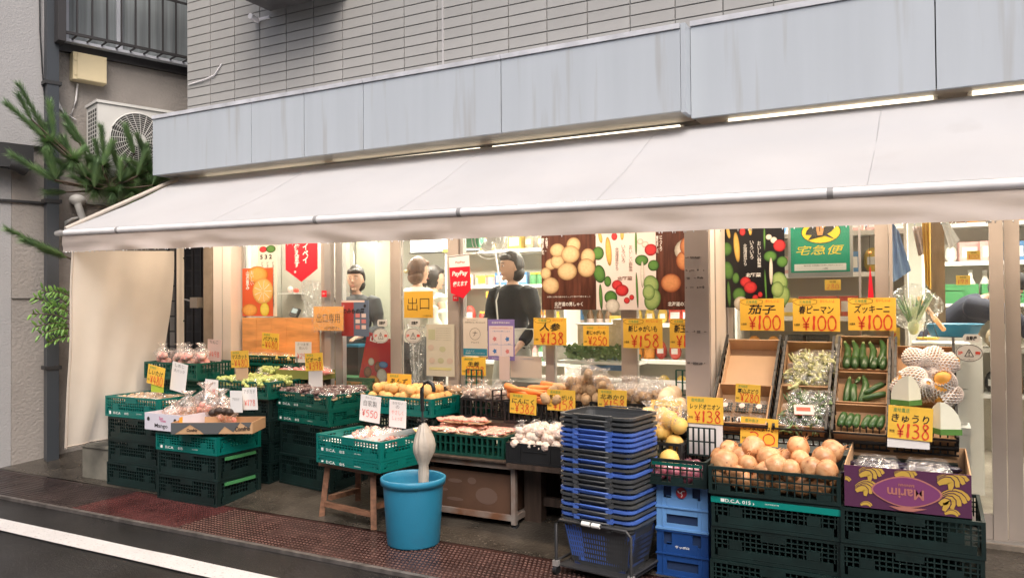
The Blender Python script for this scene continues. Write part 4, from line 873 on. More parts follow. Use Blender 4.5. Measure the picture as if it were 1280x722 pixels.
M_PAP = mat('papaya_skin', (.80, .38, .07), .45, nz=.12, ns=5, rnd=.1); M_NET = mat('white_foam_net', (.90, .80, .74), .6); M_GF = mat('yellow_grapefruit', (.74, .48, .13), .5, nz=.1, rnd=.1)
M_GOUR = mat('gourd_flesh', (.84, .82, .66), .4, nz=.04); M_GOUG = mat('gourd_skin', (.10, .24, .05), .4, nz=.2); M_MEAT = mat('pink_meat', (.78, .27, .20), .35, col2=(.84, .50, .40), ns=26, rnd=.06)
M_TRAY = mat('beige_tray', (.62, .45, .26), .5); M_MUS = mat('brown_mushroom', (.42, .28, .17), .6, nz=.2, ns=14, rnd=.2); M_MUSW = mat('mushroom_stem', (.72, .63, .5), .6)
M_EGG = mat('eggplant_skin', (.018, .012, .028), .22, rnd=.2); M_AVO = mat('avocado_skin', (.04, .025, .02), .5, bump=.6, bs=80); M_RON = mat('red_onion_skin', (.34, .10, .15), .4, nz=.3, ns=12, rnd=.15)
M_SWP = mat('pink_root', (.72, .28, .27), .5, nz=.1, ns=9, rnd=.1); M_PEP = mat('yellow_green_pepper', (.68, .55, .16), .4, nz=.15, ns=9, rnd=.1)
def on_fn(b, i):
    def f(q):
        if q.z > .028: q.x *= 1-.5*min(1, (q.z-.028)/.015); q.y *= 1-.5*min(1, (q.z-.028)/.015); q.z += (q.z-.028)*.7
        return q
    b.blob((0, 0, 0), (.050, .049, .043), 18, 12, nz=.05, nf=2, seed=i, fn=f)
    for k in range(7): t = k; b.tube([(.004*cos(t), .004*sin(t), .045), (.010*cos(t), .010*sin(t), .058+.006*(k % 3))], [.003, .0008], 4)
    for k in range(6): t = k*1.1; b.tube([(.003*cos(t), .003*sin(t), -.038), (.009*cos(t), .009*sin(t), -.046)], [.001, .0005], 3)
PROT = {
 'onion': variants(4, on_fn, 'onion', M_ONI), 'ponion': variants(2, on_fn, 'onion', M_ONIP), 'ronion': variants(2, on_fn, 'onion', M_RON),
 'potato': variants(4, lambda b, i: b.blob((0, 0, 0), (.038, .030, .027), 14, 10, nz=.16, nf=1.6, seed=i), 'potato', M_POT),
 'loquat': variants(3, lambda b, i: b.blob((0, 0, 0), (.021, .021, .024), 12, 8, nz=.05, seed=i), 'loquat', M_LOQ),
 'apple': variants(2, lambda b, i: b.blob((0, 0, 0), (.038, .038, .034), 14, 10, nz=.05, seed=i, fn=lambda q: Vector((q.x, q.y, q.z*(1-.25*max(0, 1-(q.x**2+q.y**2)/.0004)) if q.z > 0 else q.z))), 'apple', M_APP),
 'grapefruit': variants(2, lambda b, i: b.blob((0, 0, 0), (.05, .05, .046), 16, 12, nz=.04, seed=i), 'grapefruit', M_GF),
 'avocado': variants(2, lambda b, i: b.blob((0, 0, 0), (.028, .028, .042), 14, 10, nz=.05, seed=i, fn=lambda q: Vector((q.x*(1-.25*(q.z > 0)*q.z/.042), q.y*(1-.25*(q.z > 0)*q.z/.042), q.z))), 'avocado', M_AVO)}
def gar_fn(b, i):
    for k in range(7):
        t = 2*pi*k/7; b.blob((.012*cos(t), .012*sin(t), 0), (.014, .014, .019), 8, 7, nz=.05, seed=k+i)
    b.tube([(0, 0, .012), (.002, 0, .028), (.004, .002, .042)], [.008, .005, .003], 7); b.tube([(0, 0, -.014), (0, 0, -.020)], [.009, .007], 8)
PROT['garlic'] = variants(3, gar_fn, 'garlic_bulb', M_GAR)
def car_fn(b, i):
    L_ = .16+.02*i; b.tube([(0, 0, 0), (.006, 0, .002), (.03, .002*i, .001), (L_*.5, .006*(i-1), 0), (L_*.85, .004, -.002), (L_, .004, -.002)], [.006, .018, .021, .017, .009, .002], 12)
PROT['carrot'] = variants(3, car_fn, 'carrot', M_CAR)
def zu_fn(b, i):
    k = .008*(i-1); b.tube([(0, 0, -.004), (0, 0, 0), (.002, 0, .02), (k, 0, .075), (k*1.3, 0, .115), (0, 0, .15), (-k, 0, .165)], [.004, .012, .0175, .0185, .0175, .013, .010], 10, 0); b.tube([(-k, 0, .165), (-k*1.2, 0, .182)], [.0095, .007], 6, 1, False)
PROT['zucchini'] = variants(3, zu_fn, 'zucchini', [M_ZUC, M_ZEND])
def zu_s(b, i): b.tube([(0, 0, -.003), (0, 0, .002), (.001, 0, .02), (0, 0, .05), (0, 0, .075), (0, 0, .082)], [.004, .014, .018, .018, .014, .006], 10, 0)
PROT['zushort'] = variants(1, zu_s, 'zucchini', [M_ZUC, M_ZEND])
pr = random.Random(21)
def item(kind, p, label, cat, group=None, s=1, rot=None, name=None):
    me = pr.choice(PROT[kind]); o = put(name or me.name.split('.')[0], me, None, p, rot or (pr.uniform(0, 6), pr.uniform(0, 6), pr.uniform(0, 6)), s*pr.uniform(.93, 1.07)); return tag(o, label, cat, group)
def heap(kind, x0, x1, y0, y1, z, step, label, cat, group, layers=2, s=1, dome=.0, rots=None, M=None):
    for l in range(layers):
        sh = l*step*.5; x = x0+sh; ix = 0
        while x <= x1-sh+1e-4:
            y = y0+sh+(step*.4 if ix % 2 else 0)
            while y <= y1-sh*.6+1e-4:
                u = (x-x0)/(x1-x0)-.5; p = Vector((x+pr.uniform(-.15, .15)*step, y+pr.uniform(-.15, .15)*step, z+l*step*.72+dome*(1-4*u*u)+pr.uniform(-.1, .1)*step))
                if M: p = M @ p
                item(kind, p, label, cat, group, s, rots() if rots else None); y += step*.92
            x += step; ix += 1
# brown onions: placed one by one after the photo
OG = 'brown onions heaped in the front crate'; OL = []
for (px_, py_, Y_, s_) in ((912, 562, 3.86, .98), (942, 559, 3.80, 1.18), (998, 558, 3.84, 1.12), (906, 578, 3.70, 1.25), (935, 580, 3.72, 1.02), (926, 570, 3.80, .95), (961, 573, 3.74, 1.20), (970, 582, 3.66, 1.1), (957, 588, 3.66, .9), (1001, 574, 3.74, 1.0), (1030, 573, 3.72, 1.16), (1040, 563, 3.82, 1.05), (1015, 585, 3.68, 1.1), (1033, 588, 3.66, 1.1), (988, 588, 3.66, 1.0), (985, 572, 3.90, .9), (955, 592, 3.70, 1.0), (920, 592, 3.68, 1.0), (900, 570, 3.85, .9)):
    OL.append((px_, Y_ > 3.76, item('onion', at(px_, py_, Y=Y_), '', 'onion', OG, s_)))
for bk_ in (True, False):
    for i, (_, _, o_) in enumerate(sorted([q for q in OL if q[1] == bk_], key=lambda q: q[0])): o_['label'] = '%s brown onion from the left in the %s row of the front crate' % (ORD[i], 'back' if bk_ else 'front')
for x in [-.84+.085*i for i in range(6)]:
    for y in (3.68, 3.77, 3.86, 3.95): item('onion', (x+pr.uniform(-.01, .01), y, .515), 'brown onion in the lower layer of the front crate', 'onion', 'lower onions of the front crate', 1.0)
heap('ronion', -1.16, -.98, 3.72, 4.0, .50, .062, 'red onion wrapped in film in the narrow crate', 'onion', 'red onions of the narrow crate', 1, .8)
heap('loquat', -3.28, -2.80, 4.17, 4.40, .72, .066, 'yellow loquat in the heap behind the stool', 'loquat', 'yellow loquats behind the stool', 2, 1.6, .0)
heap('potato', -1.90, -1.64, 4.26, 4.48, .765, .062, 'new potato in the highest heap behind the 158 card', 'potato', 'new potatoes heaped in the black crate', 3, 1.12, .0)
heap('potato', -2.0, -1.90, 4.20, 4.42, .76, .06, 'new potato beside the carrots', 'potato', 'new potatoes beside the carrots', 2, 1.1)
heap('garlic', -2.08, -1.80, 3.95, 4.18, .535, .048, 'garlic bulb in the heap beside the basket stack', 'garlic', 'garlic bulbs of the black crate', 3, 1.15, .0)
heap('ponion', -1.28, -1.14, 4.06, 4.28, .765, .078, 'pale onion in the black crate against the pillar', 'onion', 'pale onions against the pillar', 2, .95)
for i in range(13):
    x, y, z = -2.27+.05*(i % 4)+pr.uniform(-.02, .03), 4.22+.05*((i*5) % 4), .745+.026*(i//4)+.03*(i % 4 == 3)
    item('carrot', (x, y, z), 'orange carrot in the pile behind the 382 card', 'carrot', 'carrots in the black crate', 1.1, (pr.uniform(-.3, .3), pr.uniform(-.15, .2), pr.uniform(-.5, .3)))
for i, (x, y, z, s_) in enumerate(((-1.40, 3.90, .66, 1), (-1.30, 3.90, .665, 1.05), (-1.20, 3.92, .67, 1), (-1.13, 3.88, .62, 1), (-1.25, 3.84, .69, 1.05), (-1.16, 3.90, .735, 1.0), (-1.30, 3.98, .73, 1.0), (-1.22, 4.0, .74, 1), (-1.14, 3.82, .55, 1))):
    item('grapefruit', (x, y, z), 'yellow grapefruit in a clear bag beside the pillar', 'grapefruit', 'bagged grapefruit beside the pillar', s_)
for (px_, py_) in ((268, 515), (274, 513), (281, 514), (287, 515)): item('avocado', at(px_, py_, Y=3.68+.02), 'dark avocado lying in the printed carton', 'avocado', 'avocados in the grey printed carton', .95, (1.4, .3, pr.uniform(0, 3)))
# bags
def bag_mesh(w, d, h, seed, neck=True):
    b = MB(); n = 22; R_ = 12; vs = []; fs = []
    for j in range(R_+1):
        t = j/R_
        rad = (sin(pi*min(1, t/.62)*.5+.25)*.95 if t < .62 else 1-.86*((t-.62)/.22) if t < .84 else .14+.42*((t-.84)/.16)) if neck else sin(pi*(.08+.84*t))
        for k in range(n):
            a = 2*pi*k/n; nn = 1+.22*noise.noise(Vector((cos(a)*2, sin(a)*2, t*4+seed*3)))+(.12*cos(9*a+seed) if t > .55 and neck else 0)
            vs.append((w/2*rad*nn*cos(a), d/2*rad*nn*sin(a), h*t+.01*noise.noise(Vector((a, t*3, seed)))))
    for j in range(R_):
        for k in range(n): fs.append((j*n+k, j*n+(k+1) % n, (j+1)*n+(k+1) % n, (j+1)*n+k))
    fs.append(tuple(reversed(range(n)))); return b.add(vs, fs, 0, True)
def bag(label, loc, w, d, h, content, n, s=1, group=None, cat='bag', name='produce_bag', rot=(0, 0, 0), m=None, neck=True, fillh=.5, seed=0):
    t = thing(name, label, cat, loc, 0, group, rot=rot); bag_mesh(w, d, h, seed, neck).build('film', m or M_FILM, t)
    rr = random.Random(seed+5)
    for i in range(n):
        a = i*2.4; q = sqrt((i+.5)/n); me = PROT[content][i % len(PROT[content])] if isinstance(content, str) else content[i % len(content)]
        put(me.name.split('.')[0], me, t, (w*.33*q*cos(a), d*.33*q*sin(a), h*(.12+fillh*(i % 3)/3*rr.uniform(.7, 1.1))), (rr.uniform(0, 6), rr.uniform(0, 6), rr.uniform(0, 6)), s)
    return t
for i, (x, y) in enumerate(((-5.27, 4.12), (-5.13, 4.16), (-4.99, 4.12), (-5.20, 4.26), (-5.04, 4.28), (-4.87, 4.15))):
    bag('bag of pink apples, %s in the green crate by the curtain' % ('front left', 'front middle', 'front right of the middle', 'back left', 'back right', 'far right')[i], (x, y, .875), .14, .13, .16, 'apple', 6, .72, 'bags of pink apples', seed=i, fillh=.45)
for i, (x, y, w, h) in enumerate(((-4.60, 3.80, .19, .21), (-4.46, 3.83, .21, .27), (-4.33, 3.86, .19, .23), (-4.24, 3.82, .16, .16), (-4.68, 3.74, .14, .14))):
    bag('clear bag of pinkish %s in the mango carton' % ('myoga buds' if i != 1 else 'buds, the tallest'), (x, y, .52), w, .16, h, 'apple' if i % 2 else 'garlic', 6, .6, None if i == 1 else 'bags in the mango carton', seed=i+20, m=M_FILM3)
lump = variants(3, lambda b, i: [b.blob((.03*cos(k*2.1+i), .02*sin(k*1.7), .006*k % .02), (.018, .016, .014), 7, 6, nz=.2, seed=k+i) for k in range(7)], 'mushroom', M_MUS)
lumpd = variants(3, lambda b, i: [b.blob((.03*cos(k*2.4+i)*sqrt(k/8), .024*sin(k*2.4)*sqrt(k/8), .012*(k % 3)), (.013, .013, .012), 7, 6, seed=k+i) for k in range(11)], 'grapes', M_DGR)
grp = variants(3, lambda b, i: [b.blob((.036*cos(k*2.4+i)*sqrt(k/26), .036*sin(k*2.4+i)*sqrt(k/26), .011*(k % 4)+.006*sin(k)), (.0115, .0115, .0125), 8, 6, seed=k+i) for k in range(26)], 'grapes', M_GRA)
peas = variants(3, lambda b, i: [b.tube([(.02*cos(k*1.9)-.03*cos(k*.8+i), .018*sin(k*1.3)-.03*sin(k*.8+i), .004*k), (.02*cos(k*1.9), .018*sin(k*1.3), .006+.004*k), (.02*cos(k*1.9)+.03*cos(k*.8+i), .018*sin(k*1.3)+.03*sin(k*.8+i), .004*k)], [.004, .011, .004], 6) for k in range(10)], 'pea_pods', M_PEA)
peasd = variants(3, lambda b, i: [b.tube([(.02*cos(k*1.9)-.03*cos(k*.8+i), .018*sin(k*1.3)-.03*sin(k*.8+i), .004*k), (.02*cos(k*1.9), .018*sin(k*1.3), .006+.004*k), (.02*cos(k*1.9)+.03*cos(k*.8+i), .018*sin(k*1.3)+.03*sin(k*.8+i), .004*k)], [.002, .007, .002], 5) for k in range(9)], 'pea_pods', M_PEAD)
def pack(label, loc, w, d, content, n, s=1, group=None, rz=0, name='wrapped_pack', cat='pack', tray=None, tilt=0, h=.035, along=None):
    t = thing(name, label, cat, loc, rz, group, rot=(tilt, 0, rz)); MB().box(-w/2, w/2, -d/2, d/2, 0, .008).build('tray', tray or M_TRAY, t)
    rr = random.Random(int(abs(loc[0]*900)))
    for i in range(n):
        me = content[i % len(content)]; put(me.name.split('.')[0], me, t, (w*(-.36+.72*((i*.618) % 1)), d*(-.28+.56*((i*.414) % 1)), .014+.004*(i % 2)), (0, 0, rr.uniform(0, 6) if along is None else along+rr.uniform(-.12, .12)), s)
    b = MB(); nx = 8; ny = 6; vs = [(-w/2+w*i/nx, -d/2+d*j/ny, (.010 if i in (0, nx) or j in (0, ny) else h*(.9+.25*noise.noise(Vector((i*.9, j*.9, loc[0]*7)))))) for j in range(ny+1) for i in range(nx+1)]
    b.add(vs, [(j*(nx+1)+i, j*(nx+1)+i+1, (j+1)*(nx+1)+i+1, (j+1)*(nx+1)+i) for j in range(ny) for i in range(nx)], 0, True); b.build('film', M_FILM, t); return t
for i in range(8): pack('film wrapped pack of brown mushrooms on the leftmost teal crate', (-5.33+.135*(i % 4), 3.83+.15*(i//4), .615+.006*(i % 3)), .13, .14, lump, 4, 1, 'wrapped mushrooms', radians(-6+5*(i % 3)), h=.05)
A10 = Matrix.Translation((-4.17, 4.19, 0)) @ Matrix.Rotation(radians(-10), 4, 'Z')
for i in range(12):
    p_ = A10 @ Vector((.08+.148*(i % 4), .07+.125*(i//4), .680+.008*(i % 3))); pack('film wrapped pack of dark brown grapes in the upper teal crate', p_, .15, .125, lumpd, 6, 1.15, 'wrapped dark grapes', radians(-16+9*(i % 4)), h=.055)
for i in range(11): pack('wrapped bunch of pale green grapes behind the avocado carton', (-4.60+.135*(i % 4), 4.16+.12*(i//4), .735+.008*(i % 2)+(.05 if i == 9 else 0)), .13, .12, grp, 3, 1.15, 'wrapped pale grapes', radians(i*20), h=.06)
for i in range(5): pack('wrapped pack of yellow peppers under the orange board', (-4.75+.12*i, 4.52, .905+.004*(i % 2)), .115, .10, variants(1, lambda b, k: b.blob((0, 0, 0), (.03, .02, .018), 10, 7, nz=.15), 'pepper', M_PEP) if i == 0 else [o_.data for o_ in bpy.data.objects if o_.name.startswith('pepper')][:1], 5, 1, 'wrapped yellow peppers', radians(i*7), h=.05)
swp = variants(2, lambda b, i: b.blob((0, 0, 0), (.06, .024, .022), 14, 8, nz=.15, nf=2, seed=i), 'sweet_potato', M_SWP)
for i in range(5): pack('film wrapped pink sweet potatoes in the green sided carton', (-4.29+.085*i, 4.48+.03*(i % 2), .815+.01*(i % 2)), .10, .10, swp, 2, .9, 'wrapped pink sweet potatoes', radians(20*i), h=.06)
meat = variants(3, lambda b, i: [b.blob((.032*(k % 3-1), .026*(k//3-.5), .004*(k % 2)), (.022, .018, .009), 9, 6, nz=.25, nf=2, seed=k+i) for k in range(6)], 'shrimp_slices', M_MEAT)
for j, (x, y, z) in enumerate([(-2.63, 4.055, .548), (-2.47, 4.055, .548), (-2.63, 4.18, .552), (-2.47, 4.18, .552), (-2.60, 4.14, .600), (-2.45, 4.15, .600), (-2.28, 4.055, .545), (-2.27, 4.17, .548), (-2.24, 4.26, .545), (-2.38, 4.24, .545)]):
    pack('film wrapped beige tray of pink slices, %s' % ('in the raised left layer' if z > .58 else 'in the low layer at the right' if x > -2.35 else 'in the lower layer at the left'), (x, y, z), .145 if x < -2.35 else .13, .11, meat, 4, 1.05, 'meat trays raised layer' if z > .58 else 'meat trays low right' if x > -2.35 else 'meat trays low left', radians(-4), name='meat_tray', cat='food tray', h=.030)
A9 = Matrix.Translation((-3.335, 3.70, 0)) @ Matrix.Rotation(radians(-9), 4, 'Z')
for i, (x, y) in enumerate(((.26, .24), (.36, .15), (.36, .26), (.27, .14), (.45, .24))):
    t_ = bag('white paper bag of pink salted plums on the stool crate, %s' % ('at the back' if y > .2 else 'at the front'), A9 @ Vector((x, y, .490)), .14, .13, .085, meat, 5, 1.25, 'paper bags of plums, %s' % ('back' if y > .2 else 'front'), m=M_FILM2, neck=False, seed=i, fillh=.3)
lg = MB(); vs = []
for j in range(9):
    for i in range(5): t = j/8; s = i/4-.5; vs.append(A9 @ Vector((.36+.22*t, .06+.24*t+s*.10, .50+.055*t+.035*(4*s*s))))
lg.add(vs, [(j*5+i, j*5+i+1, (j+1)*5+i+1, (j+1)*5+i) for j in range(8) for i in range(4)], 0, True)
lt = thing('long_pack', 'long white paper tray of pink and yellow pickles sticking out toward the umbrella', 'pack'); lg.build('paper', M_WPAP, lt)
for k in range(7): q = A9 @ Vector((.39+.028*k, .09+.033*k, .525+.007*k)); MB().blob(q, (.025, .018, .014), 9, 7, nz=.2, seed=k).build('pickle', M_MEAT if k < 4 else M_LOQ, lt)
# mushrooms and ginger
for i in range(6): bag('clear bag of ginger root beside the 398 card', (-2.62+.055*i, 4.36+.05*(i % 2), .70), .11, .11, .14, 'garlic', 6, .95, 'bags of ginger root', seed=i+40)
for i in range(9): pack('pack of round brown mushrooms below the paper notice', (-2.97+.05*i, 4.46+.04*(i % 2), .725+.012*(i % 2)), .09, .09, lump, 3, .8, 'packs of brown mushrooms', radians(15*i), h=.045)
dk = pack('dark tray of speckled shiitake mushrooms on top of the mushroom crate', (-2.93, 4.40, .765), .15, .10, lump, 6, .85, None, radians(-5), tray=M_DKM, h=.05)
for i in range(8): bag('clear knotted bag of potatoes between the potato heap and the pillar', (-1.56+.07*(i % 4), 4.28+.08*(i//4), .74), .13, .12, .165, 'potato', 5, .72, 'knotted bags of potatoes', seed=i+60)
for i in range(3): bag('clear bag around the new potatoes, glinting', (-1.86+.10*i, 4.27+.03*(i % 2), .80+.05*(i == 1)), .15, .13, .15, 'potato', 4, .9, 'glinting bags of new potatoes', seed=i+70)
for i in range(5): bag('clear bag pulled around garlic bulbs in the black crate', (-2.06+.06*i, 4.0+.06*(i % 2), .56), .10, .10, .10, 'garlic', 3, 1, 'bags of garlic', seed=i+80, neck=i % 2 == 0)
for i in range(2): bag('clear film bag with red onions in the narrow crate, %s' % ('left' if i == 0 else 'right'), (-1.12+.10*i, 3.78, .485), .11, .12, .08, 'ronion', 2, .7, seed=i+90, neck=False)
for i in range(3): bag('clear bag holding yellow grapefruit, %s' % ('lying toward the baskets', 'in the middle', 'against the pillar')[i], (-1.37+.11*i, 3.92-.02*i, .61+.04*i), .19, .16, .17, 'grapefruit', 1, .9, seed=i+95, neck=i == 1)
egg = variants(2, lambda b, k: b.tube([(-.085, 0, 0), (-.04, .006, .0), (.03, .008*k, 0), (.085, 0, 0), (.105, 0, 0)], [.006, .014, .021, .017, .004], 10), 'eggplant', M_EGG)
for i in range(4): pack('film pack of dark long eggplants in the banana carton, %s' % ('front left', 'front right', 'back left', 'back right')[i], (-.20+.20*(i % 2), 3.74+.16*(i//2), .573+.012*(i//2)), .19, .17, egg, 7, .8, tray=M_DKM, h=.05, along=.06)
# goods of the tilted cartons
def onslope(x, s, n): return sl(x, s, n-.03)
RS = Matrix.Rotation(SA, 4, 'X')
def slrot(rz=0, extra=0): return (RS @ Matrix.Rotation(-pi/2+extra, 4, 'X') @ Matrix.Rotation(rz, 4, 'Z')).to_euler()
def lay(kind, x, s, n, ang, label, cat, group, sc=1):      # long produce lying on the slope, ang = turn away from up-slope
    e = (RS @ Matrix.Rotation(ang, 4, 'Z') @ Matrix.Rotation(-pi/2, 4, 'X')).to_euler(); return item(kind, onslope(x, s, n), label, cat, group, sc, e)
for i in range(5): lay('zucchini', -.368+.040*i, .455, .028, radians(-4*(i == 4)), '%s upright zucchini from the left in the top tilted carton' % ORD[i], 'zucchini', 'zucchini of the top carton', 1.0)
for i in range(5): lay('zushort', -.362+.042*i, .425, .048, radians(pr.uniform(-8, 8)), '%s short zucchini end from the left in the top tilted carton' % ORD[i], 'zucchini', 'short zucchini of the top carton')
for i in range(3): lay('zucchini', -.355+.035*i, .22, .026, radians(-5), '%s upright zucchini from the left in the middle tilted carton' % ORD[i], 'zucchini', 'upright zucchini of the middle carton', .95)
lay('zucchini', -.27, .27, .04, radians(-58), 'zucchini lying slantwise over the others in the middle carton, upper one', 'zucchini', None, .85); lay('zucchini', -.275, .235, .04, radians(-75), 'zucchini lying slantwise in the middle carton, lower one', 'zucchini', None, .85)
for i in range(6): lay('zushort', -.37+.034*i, .05, .05, radians(pr.uniform(-22, 0)), '%s zucchini from the left in the lowest tilted carton' % ORD[i], 'zucchini', 'zucchini of the lowest carton', 1.0)
for nm, k0, cnt_, cont, lab in (('a', .335, 9, peas, 'bag of pale green peas in the upper tilted carton'), ('b', .06, 9, peasd, 'bag of dark green peas in the lower tilted carton')):
    for i in range(cnt_):
        p_ = onslope(-.605+.062*(i % 3)+.005*i, k0+.075*(i//3), .02); bag(lab+', %s row, %s' % (('lower', 'middle', 'upper')[i//3], ('left', 'middle', 'right')[i % 3]), p_, .105, .10, .07, cont, 3, .95, 'bags of %s peas' % ('pale' if nm == 'a' else 'dark'), rot=(SA, 0, pr.uniform(-.3, .3)), neck=False, seed=i+100, m=M_FILM, fillh=.5)
p_ = onslope(-.53, .10, .09); t_ = thing('printed_packet', 'packet with pinkish red print lying on the dark green peas', 'packet', p_, rot=(SA, 0, .2)); MB().box(-.045, .045, -.03, .03, 0, .006).build('wrapper', mat('pinkish_wrapper', (.7, .45, .42), .4), t_); L = MB(); L.box(-.04, -.005, -.031, -.0302, 0, .005); L.box(-.035, .03, -.01, .015, .0062, .0065); L.build('print', M_RED, t_)
for i in range(6):
    p_ = onslope(-.925+.085*(i % 3), .06+.09*(i//3), .015); t_ = thing('blueberry_pack', 'clear pack of dark blueberries, %s row, %s' % (('front', 'back')[i//3], ('left', 'middle', 'right')[i % 3]), 'pack', p_, group='blueberry packs', rot=(SA, 0, 0))
    b = MB()
    for k in range(20): b.blob((-.028+.014*(k % 5), -.026+.016*(k//5), .010), .007, 7, 5)
    b.build('blueberries', mat('blueberry', (.05, .06, .045), .5, rnd=.2), t_); MB().box(-.038, .038, -.036, .036, 0, .026).build('box', film('clear_box', .22, .08, (1, 1, 1), .15, 8), t_)
    MB().tube([(0.0, 0, .0262), (0, 0, .0268)], .015, 16, smooth=False).build('label_sticker', M_PINKCARD, t_)
# papayas in nets
def net_mesh(r, seed):
    b = MB(); rx, ry, rz = r
    for fam in (0, 1):
        for k in range(26):
            pts = []
            for i in range(15):
                u = .06+.66*i/14; t = 2*pi*k/20+(1 if fam else -1)*u*2.2; ph = pi*u-pi/2; q = 1.06+(.10 if i == 14 else 0); pts.append((rx*q*cos(ph)*cos(t), ry*q*cos(ph)*sin(t), rz*q*sin(ph)))
            b.tube(pts, .0042, 4, cap=False)
    return b.mesh('foam_net', M_NET)
nm = net_mesh((.048, .045, .062), 1); pm = mesh1(lambda b: b.blob((0, 0, 0), (.046, .043, .064), 16, 12, nz=.06, nf=1.5, seed=3), 'flesh', M_PAP)
for i, (px_, py_, rx_, rz_) in enumerate(((1145, 448, -1.3, .9), (1165, 447, -1.2, -.7), (1182, 455, -1.2, -1.2), (1160, 466, -1.5, .4), (1181, 478, -.9, 2.8), (1140, 472, -1.9, 1.8), (1173, 488, -.8, 3.6), (1156, 487, -2.2, .3), (1130, 485, -1, 1), (1185, 495, -2, 2))):
    t_ = thing('papaya', 'orange papaya in white foam net, %s' % ('top left of the pile', 'top middle of the pile', 'top right of the pile', 'in the centre of the pile', 'at the right in the middle', 'at the left in the middle', 'right of the cut gourd, lower', 'low centre behind the gourd', 'lowest left, behind the cut gourd', 'lowest right of the pile')[i], 'papaya', at(px_, py_, Y=4.22 if py_ < 470 else 4.14), group='netted papayas', rot=(rx_, 0, rz_)); put('flesh', pm, t_); put('foam_net', nm, t_, (0, 0, 0), (0, 0, i))
def gourd(label, p, s, rz):
    t_ = thing('cut_wax_gourd', label, 'wax gourd', p, rz); n = 14; vs = []; fs = []
    a0, a1 = radians(-142), radians(-38)
    prof = [(0, 0), (.062, .004), (.080, .018), (.080, .045), (.069, .080), (.046, .110), (.018, .130), (0, .133)]
    b = MB(); K_ = 9
    for k in range(K_):
        t = a0+(a1-a0)*k/(K_-1)
        for r_, z in prof: vs.append((s*r_*cos(t), s*(r_*sin(t)+.03), s*z))
    m_ = len(prof); rd = MB()
    for k in range(K_-1):
        for j in range(m_-1): fs.append((k*m_+j, (k+1)*m_+j, (k+1)*m_+j+1, k*m_+j+1))
    rd.add(vs, fs, 0, True); b.add([vs[j] for j in range(m_)], [tuple(range(m_))], 0); b.add([vs[(K_-1)*m_+j] for j in range(m_)], [tuple(reversed(range(m_)))], 0)
    b.build('flesh', M_GOUR, t_)
    fp = [(0, .034)]+[(.0835*cos(a0-.03+(a1-a0+.06)*k/8), .0835*sin(a0-.03+(a1-a0+.06)*k/8)+.03) for k in range(9)]; q_ = len(fp)
    rd.add([(s*x, s*y, z*s) for z in (-.004, .020) for x, y in fp], [tuple(range(q_)), tuple(reversed(range(q_, 2*q_)))]+[(k, (k+1) % q_, (k+1) % q_+q_, k+q_) for k in range(q_)])
    rd.build('rind', M_GOUG, t_)
gourd('cut wedge of white wax gourd with green rind leaning below the papayas', at(1134, 505, Y=4.00), 1.0, pi+.25); gourd('cut wedge of white wax gourd right of the cucumber card', at(1179, 541, Y=3.94), 1.05, pi-.3)
# ------------------------------------------------------------------ price cards and notices
def rect(px0, py0, px1, py1, Y): a = at(px0, (py0+py1)/2, Y=Y); b = at(px1, (py0+py1)/2, Y=Y); c = at((px0+px1)/2, py1, Y=Y); d = at((px0+px1)/2, py0, Y=Y); return (a.x+b.x)/2, c.z, b.x-a.x, d.z-c.z
def card(label, px, Y, items, prc=None, m=None, name='price_card', cat='price card', roll=0, yaw=0, tilt=0, **kw):
    x, z, w, h = rect(*px, Y); t = thing(name, label, cat, (x, Y, z), rot=(radians(tilt), radians(roll), radians(yaw))); card_parts(t, w, h, m or M_YEL, items, prc, **kw); return t, w, h
def cloud(t, w, h, x, z, s=1):
    b = MB(); P = []
    for k in range(25):
        a = 2*pi*k/24; q = 1+.12*abs(sin(a*3.5)); P.append((x*w-w/2+.24*w*s*q*cos(a), z*h+.09*h*s*q*sin(a)))
    stroke(b, P, .0022, -.0013); b.build('cloud_outline', mat('brown_ink', (.25, .12, .02), .6), t)
def board(label, px, Y, m=None, name='card_stand'):   # plain board under a price card
    x, z, w, h = rect(*px, Y); t = thing(name, label, 'card stand', (x, Y+.006, z)); MB().box(-w/2, w/2, 0, .004, 0, h).build('board', m or M_WCARD, t); return t
S = dict(shear=.15, bold=.015)
YG = 4.555
def hang(label, px, word, num, m=None, small=None, cl=True, **kw):
    t, w, h = card(label, px, YG, [(word, .5, .66, .74, .30, S), ('お買得', .09, .20, .12, .10, dict(bold=.01)), (small or '北海道産', .27, .90, .26, .11, dict(mi=2)), ('おいしいよ', .74, .92, .3, .09, dict(mi=1))], ('Y'+num, .56, .25, .76, .42), m, **kw)
    if cl: cloud(t, w, h, .27, .9)
    return t
hang('orange carrot card reading 138 hanging on the window', (667, 397, 708, 431), '人参', '138', small='千葉産')
hang('small orange card reading 新じゃがいも 250 between two larger cards', (729, 407, 761, 432), '新じゃがいも', '250', cl=False)
hang('large orange card reading 新じゃがいも 158 under the white vegetable poster', (779, 398, 828, 435), '新じゃがいも', '158')
hang('orange card partly hidden behind the pillar', (837, 398, 880, 435), '新玉ねぎ', '138')
hang('orange card reading 茄子 100 under the black vegetable poster', (925, 373, 980, 413), '茄子', '100')
hang('orange card reading 春ピーマン 100, middle of the three right of the pillar', (991, 373, 1050, 414), '春ピーマン', '100')
hang('orange card reading ズッキーニ 100 above the top zucchini carton', (1060, 372, 1120, 413), 'ズッキーニ', '100')
card('small yellow card with a 6 behind the top zucchini carton', (1108, 409, 1125, 440), 4.65, [('円', .3, .2, .3, .2)], ('6', .6, .5, .5, .5), M_YEL2)
